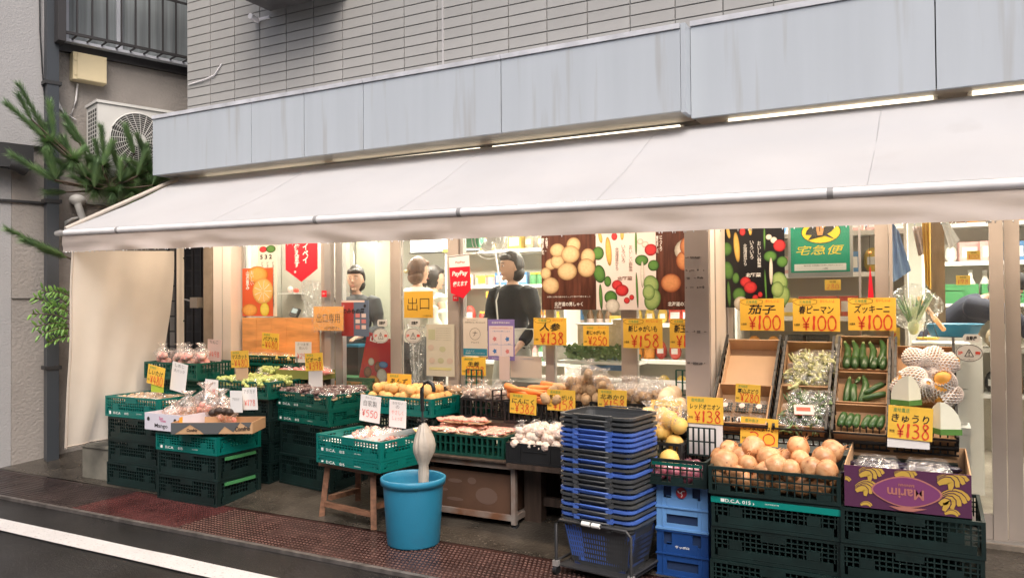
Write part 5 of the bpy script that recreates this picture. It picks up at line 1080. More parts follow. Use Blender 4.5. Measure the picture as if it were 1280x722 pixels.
card('orange sheet reading 出口専用 in a clear sleeve beside the door stiles', (392, 383, 429, 413), 4.56, [('出口専用', .5, .52, .78, .38, dict(bold=-.012)), ('入口は右側です→', .62, .12, .5, .12)], None, mat('orange_paper', (.95, .47, .12), .5), name='exit_sign', cat='sign')
x, z, w, h = rect(390, 381, 431, 415, 4.56); tag(MB().box(x-w/2, x+w/2, 4.553, 4.556, z-.004, z+h+.01).build('clear_sleeve', film('sleeve', .10, .05, (1, 1, 1), .1)), 'clear plastic sleeve around the 出口専用 sheet', 'sleeve')
t, w, h = card('yellow sheet reading 出口 on the second sliding door', (505, 364, 541, 397), 4.57, [('出', .30, .52, .34, .5, dict(bold=-.015)), ('口', .72, .52, .32, .42, dict(bold=-.015)), ('この扉から', .8, .08, .3, .07)], None, mat('ochre_paper', (.72, .42, .05), .5), name='exit_sign', cat='sign')
def stand(label, px, Y, word, num, m=None, roll=0, stub=None, stubm=None, small='産地直送', yaw=0, up='Y'):
    t, w, h = card(label, px, Y, [(word, .5, .63, .84, .26, S), (small, .3, .88, .36, .13, dict(mi=2)), ('税抜', .10, .22, .12, .10)], ((up+num), .57, .27, .78, .44), m or M_YEL, roll=roll, yaw=yaw)
    if stub: board('plain board holding up the %s' % label.replace('orange', 'price').replace('yellow', 'price'), stub, Y, stubm)
    return t
stand('tilted orange card reading 480 above the wrapped mushrooms', (183, 457, 204, 481), 3.80, 'しいたけ', '480', roll=9, stub=(188, 478, 203, 490), stubm=mat('lime_board', (.45, .55, .05), .5))
stand('orange card reading 480 above the pale green grapes', (289, 438, 311, 459), 4.10, 'マスカット', '480', roll=-3, stub=(294, 459, 309, 475), stubm=M_CARDL)
stand('yellow card reading 480 before the orange counter board', (327, 416, 348, 436), 4.44, 'パプリカ', '480', M_YEL2, roll=3)
stand('yellow card reading 398 above the dark grapes', (382, 441, 404, 463), 4.30, 'ピオーネ', '398', M_YEL2, roll=-4, stub=(385, 463, 402, 486), stubm=M_WCARD)
stand('orange card reading あんず 780 over the loquats', (484, 467, 514, 491), 4.30, 'あんず', '780')
stand('yellow card reading 398 over the ginger bags', (577, 446, 607, 469), 4.52, '生姜', '398', M_YEL2, stub=(584, 469, 604, 482), stubm=M_CARD, small='高知産')
stand('yellow card with rounded corners reading 382 over the garlic', (637, 492, 670, 517), 4.19, 'にんにく', '382', M_YEL2, roll=2)
stand('orange card reading 新じゃがいも 158 before the potato heap', (684, 487, 719, 513), 4.20, '新じゃがいも', '158')
stand('orange card reading 158 just above the basket stack', (747, 487, 783, 511), 4.16, '北あかり', '158', roll=1)
stand('orange card reading 新玉ねぎ above the grapefruit bags', (814, 500, 852, 526), 3.99, '新たまねぎ', '198')
stand('orange red onion card reading 138 on a white board', (859, 496, 904, 529), 3.92, 'レッドオニオン', '138', stub=(861, 527, 903, 568))
stand('orange card reading 280 in the blueberry carton', (919, 480, 950, 503), 3.98, '寒山ぶどう', '280', roll=2)
stand('orange card reading さつまたまねぎ over the front onions', (925, 522, 972, 556), 3.98, 'さつまたまねぎ', '30', roll=2, up='')
stand('orange cucumber card reading 138 above the banana carton', (1109, 508, 1165, 549), 3.90, 'きゅうり', '138', roll=2.5, stub=(1109, 543, 1162, 560))
def wcard(label, px, Y, lines, num=None, roll=0, m=None, red=None):
    items = [(s, .5, z, w_, h_, dict(bold=-.01, mi=1 if c else 0)) for s, z, w_, h_, c in lines]
    t, w, h = card(label, px, Y, items, (num, .5, .32, .8, .26) if num else None, m or M_WCARD, roll=roll, name='handwritten_card', cat='card'); return t
wcard('white handwritten card 自家製 550 on the stool crate', (449, 494, 474, 527), 3.93, [('おいしい', .92, .5, .09, 0), ('自家製', .70, .66, .22, 0)], 'Y550', 5)
wcard('white handwritten card of red lines beside the umbrella', (486, 500, 507, 534), 3.92, [('おからい', .9, .6, .1, 0), ('の', .76, .2, .12, 0), ('やさしく', .55, .7, .16, 1), ('しょっぱ', .34, .6, .16, 1)], None, 2)
wcard('tall white card leaning by the leftmost mushrooms', (212, 453, 231, 489), 3.86, [('しめじ', .9, .6, .12, 0), ('大パック', .72, .7, .12, 0)], None, 9)
wcard('pinkish card above the apple bags', (259, 424, 276, 451), 4.35, [('りんご', .88, .6, .16, 0)], 'Y498', 2, M_PINKCARD)
wcard('narrow white card in the avocado carton, left of its neighbour', (288, 488, 303, 515), 3.72, [('アボカド', .6, .6, .16, 0)], None, -2)
wcard('white card reading 178 in the avocado carton', (304, 484, 322, 512), 3.76, [('アボカド', .82, .8, .18, 0)], 'Y178', -4)
wcard('white card sticking out of the bags in the mango carton', (256, 474, 272, 496), 3.92, [('みょうが', .8, .7, .18, 0)], '98', 2)
wcard('white card reading 2 pack price beside the pink sweet potatoes', (369, 427, 389, 453), 4.46, [('さつま芋', .88, .7, .13, 0), ('袋入り', .7, .6, .13, 0)], 'Y298', 0)
# posters on the glass
def poster(label, px, Y, m, name='poster', cat='poster'):
    x, z, w, h = rect(*px, Y); t = thing(name, label, cat, (x, Y, z)); MB().box(-w/2, w/2, 0, .003, 0, h).build('sheet', m, t); return t, w, h
def printmat(name, c1, c2, hl=(.95, .9, .8)):
    """flat printed picture of a rounded thing: ink runs from a light centre to a darker rim (uses the patch uv)"""
    if name in MATS: return MATS[name]
    m = bpy.data.materials.new(name); m.use_nodes = True; MATS[name] = m; N = m.node_tree.nodes; K = m.node_tree.links.new; b = N['Principled BSDF']; b.inputs['Roughness'].default_value = .35
    a = N.new('ShaderNodeAttribute'); a.attribute_name = 'ink'; r = N.new('ShaderNodeValToRGB'); K(a.outputs['Fac'], r.inputs[0]); e = r.color_ramp.elements
    e[0].position = 0; e[0].color = (*c1, 1); e[1].position = 1; e[1].color = (*[q*.7 for q in c2], 1); e_ = e.new(.62); e_.color = (*[(p_*.55+q*.45) for p_, q in zip(c1, c2)], 1); e_ = e.new(.3); e_.color = (*[(p_*.9+q*.1) for p_, q in zip(c1, c2)], 1); n = N.new('ShaderNodeTexNoise'); n.inputs['Scale'].default_value = 60; tc = N.new('ShaderNodeTexCoord'); K(tc.outputs['Object'], n.inputs[0])
    mx = N.new('ShaderNodeMix'); mx.data_type = 'RGBA'; mx.blend_type = 'MULTIPLY'; mx.inputs[0].default_value = .35; K(r.outputs[0], mx.inputs[6]); K(n.outputs[0], mx.inputs[7]); K(mx.outputs[2], b.inputs['Base Color']); return m
def patch(shapes, name, m, parent, y):
    """printed ovals: (x, z, rx, rz, rot) each as rings so the ink can run from centre to rim"""
    vs = []; fs = []; ink = []
    for i, (x, z, rx, rz, ro) in enumerate(shapes):
        o = len(vs); c, s = cos(ro), sin(ro); n = 20; vs.append((x-.12*rx, y-.00006*i, z+.2*rz)); ink.append(0)
        for q in (.5, .8, 1):
            for k in range(n):
                t = 2*pi*k/n; u = rx*q*cos(t)-(1-q)*.12*rx; v = rz*q*sin(t)+(1-q)*.2*rz; vs.append((x+u*c-v*s, y-.00006*i, z+u*s+v*c)); ink.append(q**2)
        for k in range(n): fs.append((o, o+1+k, o+1+(k+1) % n))
        for q in (0, 1):
            for k in range(n): fs.append((o+1+q*n+k, o+1+(q+1)*n+k, o+1+(q+1)*n+(k+1) % n, o+1+q*n+(k+1) % n))
    me = bpy.data.meshes.new(name); me.from_pydata(vs, [], fs); me.materials.append(m); at_ = me.attributes.new('ink', 'FLOAT', 'POINT')
    at_.data.foreach_set('value', ink); return put(name, me, parent)
I_POT = printmat('print_potato', (.90, .68, .38), (.50, .28, .12)); I_ONI = printmat('print_onion', (.85, .38, .16), (.42, .10, .04)); I_RED = printmat('print_tomato', (.80, .06, .06), (.35, .01, .02)); I_GRN = printmat('print_greens', (.14, .32, .07), (.02, .07, .02))
I_YEL = printmat('print_corn', (.90, .60, .15), (.50, .28, .04)); I_LGR = printmat('print_cabbage', (.45, .60, .22), (.12, .25, .06)); I_ORG = printmat('print_orange', (.95, .50, .12), (.80, .22, .02)); I_WHT = printmat('print_white_root', (.9, .86, .76), (.55, .48, .38)); I_BRN = printmat('print_brown', (.35, .16, .08), (.12, .05, .03))
YP = 4.57
t, w, h = poster('poster of pale potatoes on dark wood planks', (677, 291, 745, 387), YP, mat('print_dark_wood', (.10, .035, .022), .35, nz=.5, ns=3, stretch=(14, 1, 1.5)))
patch([(-.32*w, .60*h, .11*w, .075*h, .2), (-.20*w, .63*h, .13*w, .09*h, 0), (-.20*w, .78*h, .14*w, .09*h, 0), (.10*w, .84*h, .13*w, .10*h, .3), (.36*w, .68*h, .13*w, .11*h, 0), (.04*w, .72*h, .17*w, .115*h, 0), (-.02*w, .50*h, .18*w, .115*h, 0), (.33*w, .54*h, .16*w, .12*h, -.3), (-.42*w, .48*h, .10*w, .08*h, 0), (-.33*w, .32*h, .16*w, .11*h, -.2)], 'potato_picture', I_POT, t, -.0008)
L = MB(); text(L, '北海道の男しゃく', 0, .075*h, .52*w, .055*h, -.0014, 0, .02); text(L, '太陽と大地の恵みをたっぷり受けて育ちました', 0, .17*h, .8*w, .022*h, -.0014); text(L, '大地で、', -.40*w, .86*h, .05*w, .20*h, -.0014, vertical=True, bold=.02); text(L, '育ちました', -.47*w, .84*h, .05*w, .22*h, -.0014, vertical=True, bold=.02); text(L, '北野菜', -.2*w, .03*h, .14*w, .025*h, -.0014); L.build('lettering', M_WHT_INK, t)
def vegposter(label, px, bgm, ink, name2):
    t, w, h = poster(label, px, YP, bgm)
    patch([(-.46*w, .74*h, .10*w, .09*h, 0), (-.44*w, .47*h, .10*w, .12*h, .2), (.27*w, .63*h, .11*w, .07*h, 0), (.46*w, .56*h, .09*w, .07*h, 0), (-.3*w, .37*h, .06*w, .07*h, 0), (-.25*w, .16*h, .11*w, .09*h, 0), (-.42*w, .17*h, .03*w, .17*h, .05)], 'greens_picture', I_GRN, t, -.0008)
    patch([(.19*w, .25*h, .018*w, .23*h, .04), (.18*w, .86*h, .018*w, .16*h, 0)], 'stalk_picture', I_GRN, t, -.0009)
    patch([(-.28*w, .76*h, .05*w, .19*h, .08), (-.42*w, .95*h, .03*w, .08*h, .2), (-.05*w, .97*h, .03*w, .07*h, 0)], 'corn_picture', I_YEL, t, -.0010)
    patch([(-.14*w, .32*h, .09*w, .065*h, 0), (-.06*w, .25*h, .11*w, .075*h, 0), (-.18*w, .95*h, .05*w, .05*h, 0), (.02*w, .12*h, .05*w, .04*h, 0), (.10*w, .16*h, .04*w, .035*h, 0), (.42*w, .76*h, .10*w, .075*h, 0)], 'tomato_picture', I_RED, t, -.0011)
    patch([(.25*w, .87*h, .05*w, .035*h, 0), (.33*w, .83*h, .055*w, .04*h, 0), (.28*w, .45*h, .03*w, .17*h, 0), (-.22*w, .05*h, .12*w, .09*h, 0)], 'root_picture', I_WHT, t, -.0012)
    patch([(.42*w, .32*h, .12*w, .12*h, .3), (.44*w, .13*h, .13*w, .14*h, -.3), (.38*w, .22*h, .1*w, .1*h, 0)], 'cabbage_picture', I_LGR, t, -.0013)
    L = MB()
    for s_, x_, z_, hh in (('おいしい野菜', .09, .66, .34), ('いろいろ', -.03, .72, .23), ('北海道から', -.14, .66, .30)): text(L, s_, x_*w, z_*h, .06*w, hh*h, -.0016, 0, .0, vertical=True)
    text(L, '北野菜', -.01*w, .405*h, .25*w, .05*h, -.0022, 0, .03); L.build('lettering', ink, t); return t, w, h
vegposter('white poster with scattered vegetables and vertical writing', (745, 290, 820, 387), mat('print_white', (.80, .70, .66), .35), mat('brown_print_ink', (.25, .13, .10), .5), 1)
t, w, h = vegposter('black poster with scattered vegetables right of the pillar', (905, 284, 981, 384), mat('print_black', (.012, .012, .014), .3), M_WHT_INK, 2)
t, w, h = poster('poster of brown onions partly behind the pillar', (820, 288, 888, 387), YP, mat('print_dark_wood', (.1, .03, .02), .35))
patch([(.15*w, .75*h, .30*w, .16*h, 0)], 'paper_picture', I_WHT, t, -.0008); patch([(.05*w, .62*h, .17*w, .13*h, 0), (.15*w, .80*h, .20*w, .14*h, 0), (-.22*w, .34*h, .19*w, .12*h, 0), (.3*w, .40*h, .2*w, .14*h, 0)], 'onion_picture', I_ONI, t, -.001)
L = MB(); text(L, '北海道の玉ねぎ', -.02*w, .075*h, .52*w, .055*h, -.0014, 0, .02); text(L, 'じっくり', -.40*w, .85*h, .05*w, .2*h, -.0014, vertical=True, bold=.02); text(L, '育ちました', -.47*w, .84*h, .05*w, .22*h, -.0014, vertical=True, bold=.02); L.build('lettering', M_WHT_INK, t)
t, w, h = poster('poster of cut oranges inside the left window', (303, 335, 341, 395), 4.588, mat('print_orange_ground', (.65, .10, .03), .35))
patch([(.0*w, .86*h, .35*w, .18*h, 0), (-.25*w, .13*h, .26*w, .13*h, 0)], 'fruit_picture', I_ORG, t, -.0008); patch([(.18*w, .52*h, .34*w, .27*h, 0)], 'slice_picture', printmat('print_slice', (.95, .62, .2), (.95, .48, .12)), t, -.0012); patch([(.24*w, .14*h, .15*w, .14*h, 0)], 'lemon_picture', printmat('print_lemon', (.95, .8, .15), (.9, .6, .03)), t, -.0016)
L = MB(); text(L, '山の恵み', -.32*w, .75*h, .12*w, .4*h, -.002, vertical=True, bold=.02); text(L, 'おいしい', -.17*w, .8*h, .10*w, .3*h, -.002, vertical=True); 
for k in range(9):
    a = k*2*pi/9; stroke(L, [(.18*w+.05*w*cos(a), .52*h+.04*h*sin(a)), (.18*w+.28*w*cos(a), .52*h+.22*h*sin(a))], .003, -.0022)
L.build('lettering', M_WHT_INK, t)
t, w, h = poster('tall pale leaflet with green and red pictures beside the orange poster', (322, 300, 346, 395), 4.594, mat('leaflet_paper', (.72, .70, .60), .5))
patch([(-.2*w, .88*h, .2*w, .04*h, 0)], 'tomato_picture', I_RED, t, -.001); patch([(.2*w, .88*h, .25*w, .05*h, 0)], 'greens_picture', I_GRN, t, -.001); L = MB(); text(L, '5 3 2', -.05*w, .78*h, .8*w, .06*h, -.001, bold=.04)
for k in range(3): text(L, 'ビタミンたっぷり旬の果物', (-.25+.28*k)*w, .42*h, .12*w, .6*h, -.001, vertical=True)
L.build('lettering', M_INK, t)
# payment pennants
M_PRED = mat('pennant_red', (.75, .015, .035), .45)
x, z, w, h = rect(357, 300, 397, 352, 4.585); t = thing('payment_pennant', 'red pointed pennant with white Japanese writing inside the left window', 'pennant', (x, 4.585, z)); MB().prism([(-w/2, h*1.1), (w/2, h*1.1), (w/2, h*.30), (0, 0), (-w/2, h*.30)], -.001, .001).build('cloth', M_PRED, t)
L = MB(); text(L, 'ペイペイ', .13*w, .75*h, .18*w, .62*h, -.0016, 0, .03, vertical=True); text(L, '使えます。', -.14*w, .56*h, .18*w, .70*h, -.0016, 0, .03, vertical=True); L.build('lettering', M_WHT_INK, t)
x, z, w, h = rect(565, 318, 588, 373, 4.53); t = thing('payment_pennant', 'small red and white pennant hanging at the door stile', 'pennant', (x, 4.53, z), rot=(0, radians(-3), radians(12))); MB().prism([(-w/2, h*.72), (w/2, h*.72), (w/2, h*.2), (.1*w, 0), (-w/2, h*.14)], -.001, .001).build('cloth', M_PRED, t)
MB().prism([(-w/2, h*.965), (w/2, h), (w/2, h*.7205), (-w/2, h*.7205)], -.001, .001).build('white_band', M_WCARD, t); MB().tube([(-w*.55, -.004, h*.97), (w*.6, -.004, h*1.005)], .003, 6).build('rod', M_ROD, t)
L = MB(); text(L, 'PayPay', 0, .56*h, .78*w, .14*h, -.0016, 0, .03, .2); text(L, '使えます', 0, .34*h, .72*w, .15*h, -.0016, 0, .03, .2); text(L, 'PayPay', .05*w, .82*h, .5*w, .06*h, -.0016, 1, .02); L.build('lettering', [M_WHT_INK, M_RED], t)
# notices
t, w, h = poster('cream notice with a circled ナ above a blue band', (579, 397, 609, 445), YP, mat('cream_paper', (.72, .66, .58), .5), 'notice', 'notice')
MB().box(-w/2+.001, w/2-.001, -.001, -.0002, .02*h, .20*h).build('blue_band', mat('teal_blue_print', (.03, .25, .38), .5), t); L = MB(); stroke(L, [(.22*w*cos(a*pi/12), .58*h+.15*h*sin(a*pi/12)) for a in range(25)], .0018, -.0012); text(L, 'ナ', 0, .59*h, .2*w, .13*h, -.0012, 0, -.01); text(L, 'ナルベイ', 0, .36*h, .45*w, .04*h, -.0012); text(L, 'スマホでピッと、キャッシュレス', 0, .88*h, .85*w, .04*h, -.0012, 0, .02); text(L, 'お店でのお支払いに', -.1*w, .94*h, .5*w, .025*h, -.0012); L.build('lettering', M_INK, t)
L = MB(); text(L, 'ナルベイ', -.2*w, .135*h, .35*w, .04*h, -.0016); text(L, '登録無料・ポイントもたまるよ', 0, .08*h, .8*w, .035*h, -.0016); L.build('lettering', M_WHT_INK, t)
t, w, h = poster('purple bordered notice with four small pictures', (610, 399, 643, 450), YP, mat('lilac_print', (.25, .19, .50), .5), 'notice', 'notice'); MB().box(-w*.46, w*.46, -.001, -.0002, .10*h, .84*h).build('panel', mat('pinkish_paper', (.80, .68, .70), .5), t)
L = MB(); text(L, '生活を守るために', 0, .92*h, .7*w, .05*h, -.0012, 3, .02); text(L, '一人ひとりができること', 0, .79*h, .8*w, .05*h, -.0014, 1, .02); text(L, 'ご協力をお願いします', 0, .71*h, .7*w, .035*h, -.0014, 4); text(L, 'お店からのお知らせ', 0, .05*h, .7*w, .04*h, -.0012, 3)
for (a, b_, mi) in ((-.24, .52, 1), (.24, .52, 4), (-.24, .22, 4), (.24, .22, 1)): L.prism([(a*w+.09*w*cos(k*pi/5)*(1 if k % 2 else .6), b_*h+.07*h*sin(k*pi/5)*(1 if k % 2 else .6)) for k in range(10)], -.0013, -.0011, mi); text(L, 'マスク着用', a*w, (b_-.12)*h, .3*w, .025*h, -.0014, 4)
L.box(-.44*w, .44*w, -.0012, -.0011, .375*h, .38*h, 4); L.box(-.003*w, .003*w, -.0012, -.0011, .11*h, .65*h, 4); L.build('lettering', [M_INK, mat('soft_red_ink', (.65, .22, .22), .5), M_GRN, M_WHT_INK, M_BLU_INK], t)
t, w, h = poster('pale translucent handwritten notice with fruit drawings on the door', (533, 405, 568, 470), YP, mat('aged_paper', (.62, .60, .50), .6), 'notice', 'notice')
L = MB()
for k in range(6): text(L, '本日のおすすめの果物です', .12*w, (.92-.045*k)*h, .6*w, .02*h, -.0012)
L.box(-.42*w, -.18*w, -.0012, -.0011, .70*h, .90*h, 1)
for a, b_, mi in ((-.33, .55, 2), (.08, .52, 1), (-.30, .30, 2), (.02, .30, 1), (.34, .30, 2)): L.prism([(a*w+.11*w*cos(k*pi/8), b_*h+.055*h*sin(k*pi/8)) for k in range(16)], -.0012, -.0011, mi)
L.box(-.4*w, .4*w, -.0012, -.0011, .12*h, .17*h, 3); L.build('drawing', [mat('pencil_grey', (.35, .35, .3), .6), mat('pale_green_wash', (.50, .52, .34), .6), mat('pale_rose_wash', (.60, .50, .42), .6), mat('pale_yellow_wash', (.66, .64, .32), .6)], t)
t, w, h = poster('wide blank beige sheet behind the ginger and carrots', (638, 445, 677, 472), 4.60, mat('beige_sheet', (.72, .63, .54), .6), 'notice', 'notice'); L = MB(); text(L, 'レジ袋は有料です', .05*w, .88*h, .6*w, .06*h, -.001); L.build('lettering', M_BLU_INK, t)
t, w, h = poster('narrow pinkish board standing at the window beside the ginger', (624, 445, 637, 475), 4.56, M_PINKCARD, 'board', 'board')
t, w, h = poster('red and grey film poster on the door beside the stiles', (427, 375, 461, 420), 4.59, mat('blue_grey_print', (.13, .17, .25), .4)); MB().box(-w/2, -w*.05, -.001, -.0002, 0, h*.97).build('red_half', mat('dull_red_print', (.38, .05, .05), .4), t); MB().box(-w/2, w*.35, -.0015, -.0005, h*.94, h*.995).build('strip', M_PINKCARD, t)
L = MB(); text(L, 'のみもの祭', -.05*w, .70*h, .8*w, .15*h, -.002, 0, .03, .2); 
for a in range(2):
    for b_ in range(3): L.box((.02+.22*a)*w, (.18+.22*a)*w, -.0013, -.0012, (.2+.16*b_)*h, (.31+.16*b_)*h, 1 if (a+b_) % 2 else 2)
L.tube([(.36*w, -.0014, .84*h), (.36*w, -.0018, .84*h)], .012, 12, 0); L.build('lettering', [M_INK, M_PINKCARD, mat('soft_red_ink', (.6, .2, .2), .5)], t)
# stickers
def sticker(label, px, Y):
    x, z, w, h = rect(*px, Y); t = thing('caution_sticker', label, 'sticker', (x, Y, z)); b = MB(); b.prism([(w/2*cos(k*pi/16), h/2+h/2*sin(k*pi/16)) for k in range(32)], -.001, .001); b.build('disc', mat('sticker_grey', (.66, .65, .62), .5), t)
    L = MB(); stroke(L, [(w*.47*cos(k*pi/16), h/2+h*.47*sin(k*pi/16)) for k in range(33)], .0022, -.0014); stroke(L, [(-.16*w, .3*h), (.16*w, .3*h)], .003, -.0014); stroke(L, [(-.16*w, .3*h), (0, .72*h)], .003, -.0014); stroke(L, [(.16*w, .3*h), (0, .72*h)], .003, -.0014); stroke(L, [(0, .6*h), (0, .44*h)], .004, -.0015); L.tube([(0, -.0016, .37*h), (0, -.0012, .37*h)], .003, 8)
    text(L, '注', -.31*w, .5*h, .2*w, .22*h, -.0014, 1, .03); text(L, '意', .31*w, .5*h, .2*w, .22*h, -.0014, 1, .03); text(L, 'ドアにご注意ください', 0, .14*h, .4*w, .07*h, -.0014); L.build('lettering', [M_INK, M_RED], t)
    t2 = thing('door_sticker', label.replace('round caution', 'small 自動 automatic door').replace('oval caution', 'small 自動 automatic door'), 'sticker', (x+w*.10, Y, z+h*1.12)); b = MB(); w2, h2 = w*.62, h*.45; b.prism([(-w2/2, h2*.25), (-w2*.4, 0), (w2*.4, 0), (w2/2, h2*.25), (w2/2, h2*.75), (w2*.4, h2), (-w2*.4, h2), (-w2/2, h2*.75)], -.001, .001); b.build('label', MATS['sticker_grey'], t2); L = MB(); text(L, '自動扉', 0, h2/2, w2*.6, h2*.55, -.0014, 0, .04); L.build('lettering', M_INK, t2)
sticker('round caution sticker on the first sliding door', (466, 410, 486, 429), 4.595); sticker('round caution sticker on the 出口 sliding door', (506, 410, 527, 429), 4.575); sticker('oval caution sticker on the right sliding door', (1194, 430, 1229, 452), 4.575)
for px in ((402, 363, 408, 371), (566, 369, 573, 376)):
    t, w, h = poster('tiny red sticker on the %s stile' % ('left window' if px[0] < 500 else 'pennant side door'), px, 4.56, M_PRED, 'red_sticker', 'sticker'); L = MB(); text(L, '押す', 0, h/2, w*.6, h*.5, -.001); L.build('lettering', M_WHT_INK, t)
# delivery sign board
x, z, w, h = rect(985, 276, 1066, 346, 4.67); t = thing('delivery_sign', 'green 宅急便 delivery sign in a grey frame with a black cat emblem', 'sign', (x, 4.67, z)); MB().box(-w/2, w/2, .0, .02, 0, h*1.08).build('frame', M_ALU2, t)
MB().box(-w*.455, w*.455, -.003, -.0002, h*.085, h*1.05).build('green_panel', mat('sign_green', (.0, .30, .18), .35), t); M_SY = mat('sign_yellow', (.95, .72, .02), .4)
L = MB(); L.prism([(.02*w+.30*w*cos(k*pi/16), .80*h+.20*h*sin(k*pi/16)) for k in range(32)], -.0045, -.0035); text(L, '宅急便', 0, .48*h, .74*w, .17*h, -.005, 0, 0, .25, fill=True); L.build('emblem', M_SY, t)
C_ = MB(); C_.prism([(-.20*w, .83*h), (-.12*w, .93*h), (.02*w, .86*h), (.16*w, .92*h), (.26*w, .90*h), (.18*w, .80*h), (.12*w, .76*h), (.24*w, .66*h), (.08*w, .73*h), (-.04*w, .70*h), (-.18*w, .66*h), (-.12*w, .75*h), (-.22*w, .76*h)], -.0062, -.0055); stroke(C_, [(.02*w+.30*w*cos(k*pi/16), .80*h+.20*h*sin(k*pi/16)) for k in range(33)], .0035, -.0052); C_.build('cat_emblem', M_INK, t)
MB().box(-.40*w, .40*w, -.0048, -.0035, .115*h, .235*h).build('white_strip', M_WCARD, t); L = MB(); text(L, '取次店 お気軽にお申し付けください', .05*w, .205*h, .6*w, .03*h, -.0055); text(L, '八百屋', .08*w, .15*h, .08*w, .03*h, -.0055); L.build('lettering', M_INK, t)
hk = thing('wooden_hook', 'brown wooden clip hanging over the cat emblem of the green sign', 'hook', (x+.01*w, 4.655, z+.74*h)); MB().prism([(-.012, .0), (.012, 0), (.020, .03), (.020, .12), (.034, .14), (-.02, .14), (-.018, .03)], -.006, .006).build('clip', M_WOOD, hk); MB().tube([(0, -.008, .02), (0, -.008, .1)], .002, 5).build('wire', M_INK, hk)
t = thing('red_flag', 'small pointed red flag hanging on the window above the ズッキーニ card', 'flag', at(1088, 372, Y=4.56)); MB().prism([(-.012, 0), (.004, -.075), (.016, .01), (.008, .10), (0, .175), (-.006, .10)], -.001, .001).build('cloth', M_PRED, t); MB().tube([(0, 0, .17), (0, 0, .33)], .0012, 4).build('string', M_INK, t); MB().blob((0, 0, .24), (.009, .009, .009), 10, 8).build('bead', M_WOOD, t)
# ------------------------------------------------------------------ lamps
def area(name, loc, sx, sy, power, col, rot=(0, 0, 0), parent=None):
    l = bpy.data.lights.new(name, 'AREA'); l.shape = 'RECTANGLE'; l.size = sx; l.size_y = sy; l.energy = power; l.color = col; o = bpy.data.objects.new(name, l); COL.objects.link(o); o.location = loc; o.rotation_euler = rot; o.parent = parent; return o
WARM = (1, .77, .55)
for i, (x0, x1) in enumerate(((-5.2, -3.95), (-3.85, -2.6), (-2.5, -1.25), (-.97, .05), (.22, 1.4))):
    t = thing('tube_lamp', 'lit fluorescent tube under the fascia, %s' % ('first from the left', 'second from the left', 'third from the left', 'just right of the pillar', 'rightmost')[i], 'lamp', (x0, 4.47, 2.352), group=None)
    MB().tube([(0, 0, 0), (x1-x0, 0, 0)], .013, 10).build('tube', M_TUBE, t); MB().box(-.02, x1-x0+.02, .014, .05, -.012, .012).build('batten', M_SOF, t)
    t = thing('awning_lamp', 'added unseen batten lamp below the canvas, %s' % ('far left', 'left of centre', 'in the centre', 'right of the pillar', 'far right')[i], 'lamp', (x0, 4.16, 2.08)); MB().box(0, x1-x0, -.03, .03, .0, .03).build('housing', M_SOF, t)  # unseen fixture added to carry extra light for the stalls and signs
    MB().tube([(.02, 0, -.014), (x1-x0-.02, 0, -.014)], .011, 8).build('tube', M_TUBE, t); area('added_awning_light', ((x1-x0)/2, 0, -.035), x1-x0, .05, 11.5, WARM, (0, 0, 0), t)
for i, (x, y) in enumerate(((-4.3, 5.9), (-2.7, 5.9), (-1.1, 5.9), (.6, 5.9), (2.2, 5.9), (-3.5, 7.6), (-1.6, 7.6), (.4, 7.6))):
    t = thing('ceiling_lamp', 'lit white ceiling lamp inside the shop', 'lamp', (x, y, 2.30), group='ceiling lamps inside the shop')
    MB().box(-.6, .6, -.10, .10, -.03, .0).build('diffuser', M_TUBEI, t); MB().box(-.62, .62, -.12, .12, .001, .035).build('housing', M_SOF, t); area('ceiling_light', (0, 0, -.05), 1.2, .2, 42, (1, .90, .76), (0, 0, 0), t)
t = thing('shelf_lamp', 'small lamp added unseen over the goods behind the left window', 'lamp', (-4.6, 4.98, 2.28)); MB().box(-.3, .3, -.04, .04, 0, .03).build('housing', M_SOF, t); MB().box(-.29, .29, -.03, .03, -.012, -.001).build('tube', M_TUBEI, t); area('added_shelf_light', (0, 0, -.03), .55, .06, 16, (1, .9, .76), (0, 0, 0), t)  # unseen lamp added to brighten the goods behind the left window
# ------------------------------------------------------------------ shop interior shell
M_IW = mat('cream_interior_wall', (.47, .455, .40), .8, nz=.12, ns=1.2)
struct(MB().box(-5.2, 3.5, 8.8, 8.9, .1, 2.6).build('back_wall', M_IW)); struct(MB().box(-5.24, -5.14, 4.705, 8.9, .1, 2.6).build('left_wall', M_IW)); struct(MB().box(3.5, 3.6, 4.705, 8.9, .1, 2.6).build('right_wall', M_IW))
struct(MB().box(-5.14, 3.5, 4.70, 8.8, 2.345, 2.37).build('ceiling', M_IW))
cb_ = thing('counter_board', 'orange brown wooden board closing the left window bottom', 'board', (-4.89, 4.562, .13)); zt = at(355, 397, Y=4.562).z-.13
for i in range(5): MB().box(.16*i+.001, .16*i+.159, 0, .02, 0, zt).build('board', M_WOOD, cb_)
MB().box(0, .8, .021, .05, zt-.04, zt-.001).build('top_rail', M_WOOD, cb_)
gp = [('cream_partition', 'cream partition with hooks behind the left window', -5.13, -4.35, 5.25, 5.30, .12, 2.34, M_IW), ('grey_column', 'grey green column inside behind the first sliding door', -4.97, -4.74, 6.1, 6.35, .12, 2.34, mat('column_grey', (.30, .31, .25), .7))]
for n_, l_, x0, x1, y0, y1, z0, z1, m_ in gp: t = thing(n_, l_, 'wall' if 'part' in n_ else 'column', (x0, y0, z0)); MB().box(0, x1-x0, 0, y1-y0, 0, z1-z0).build('panel', m_, t)
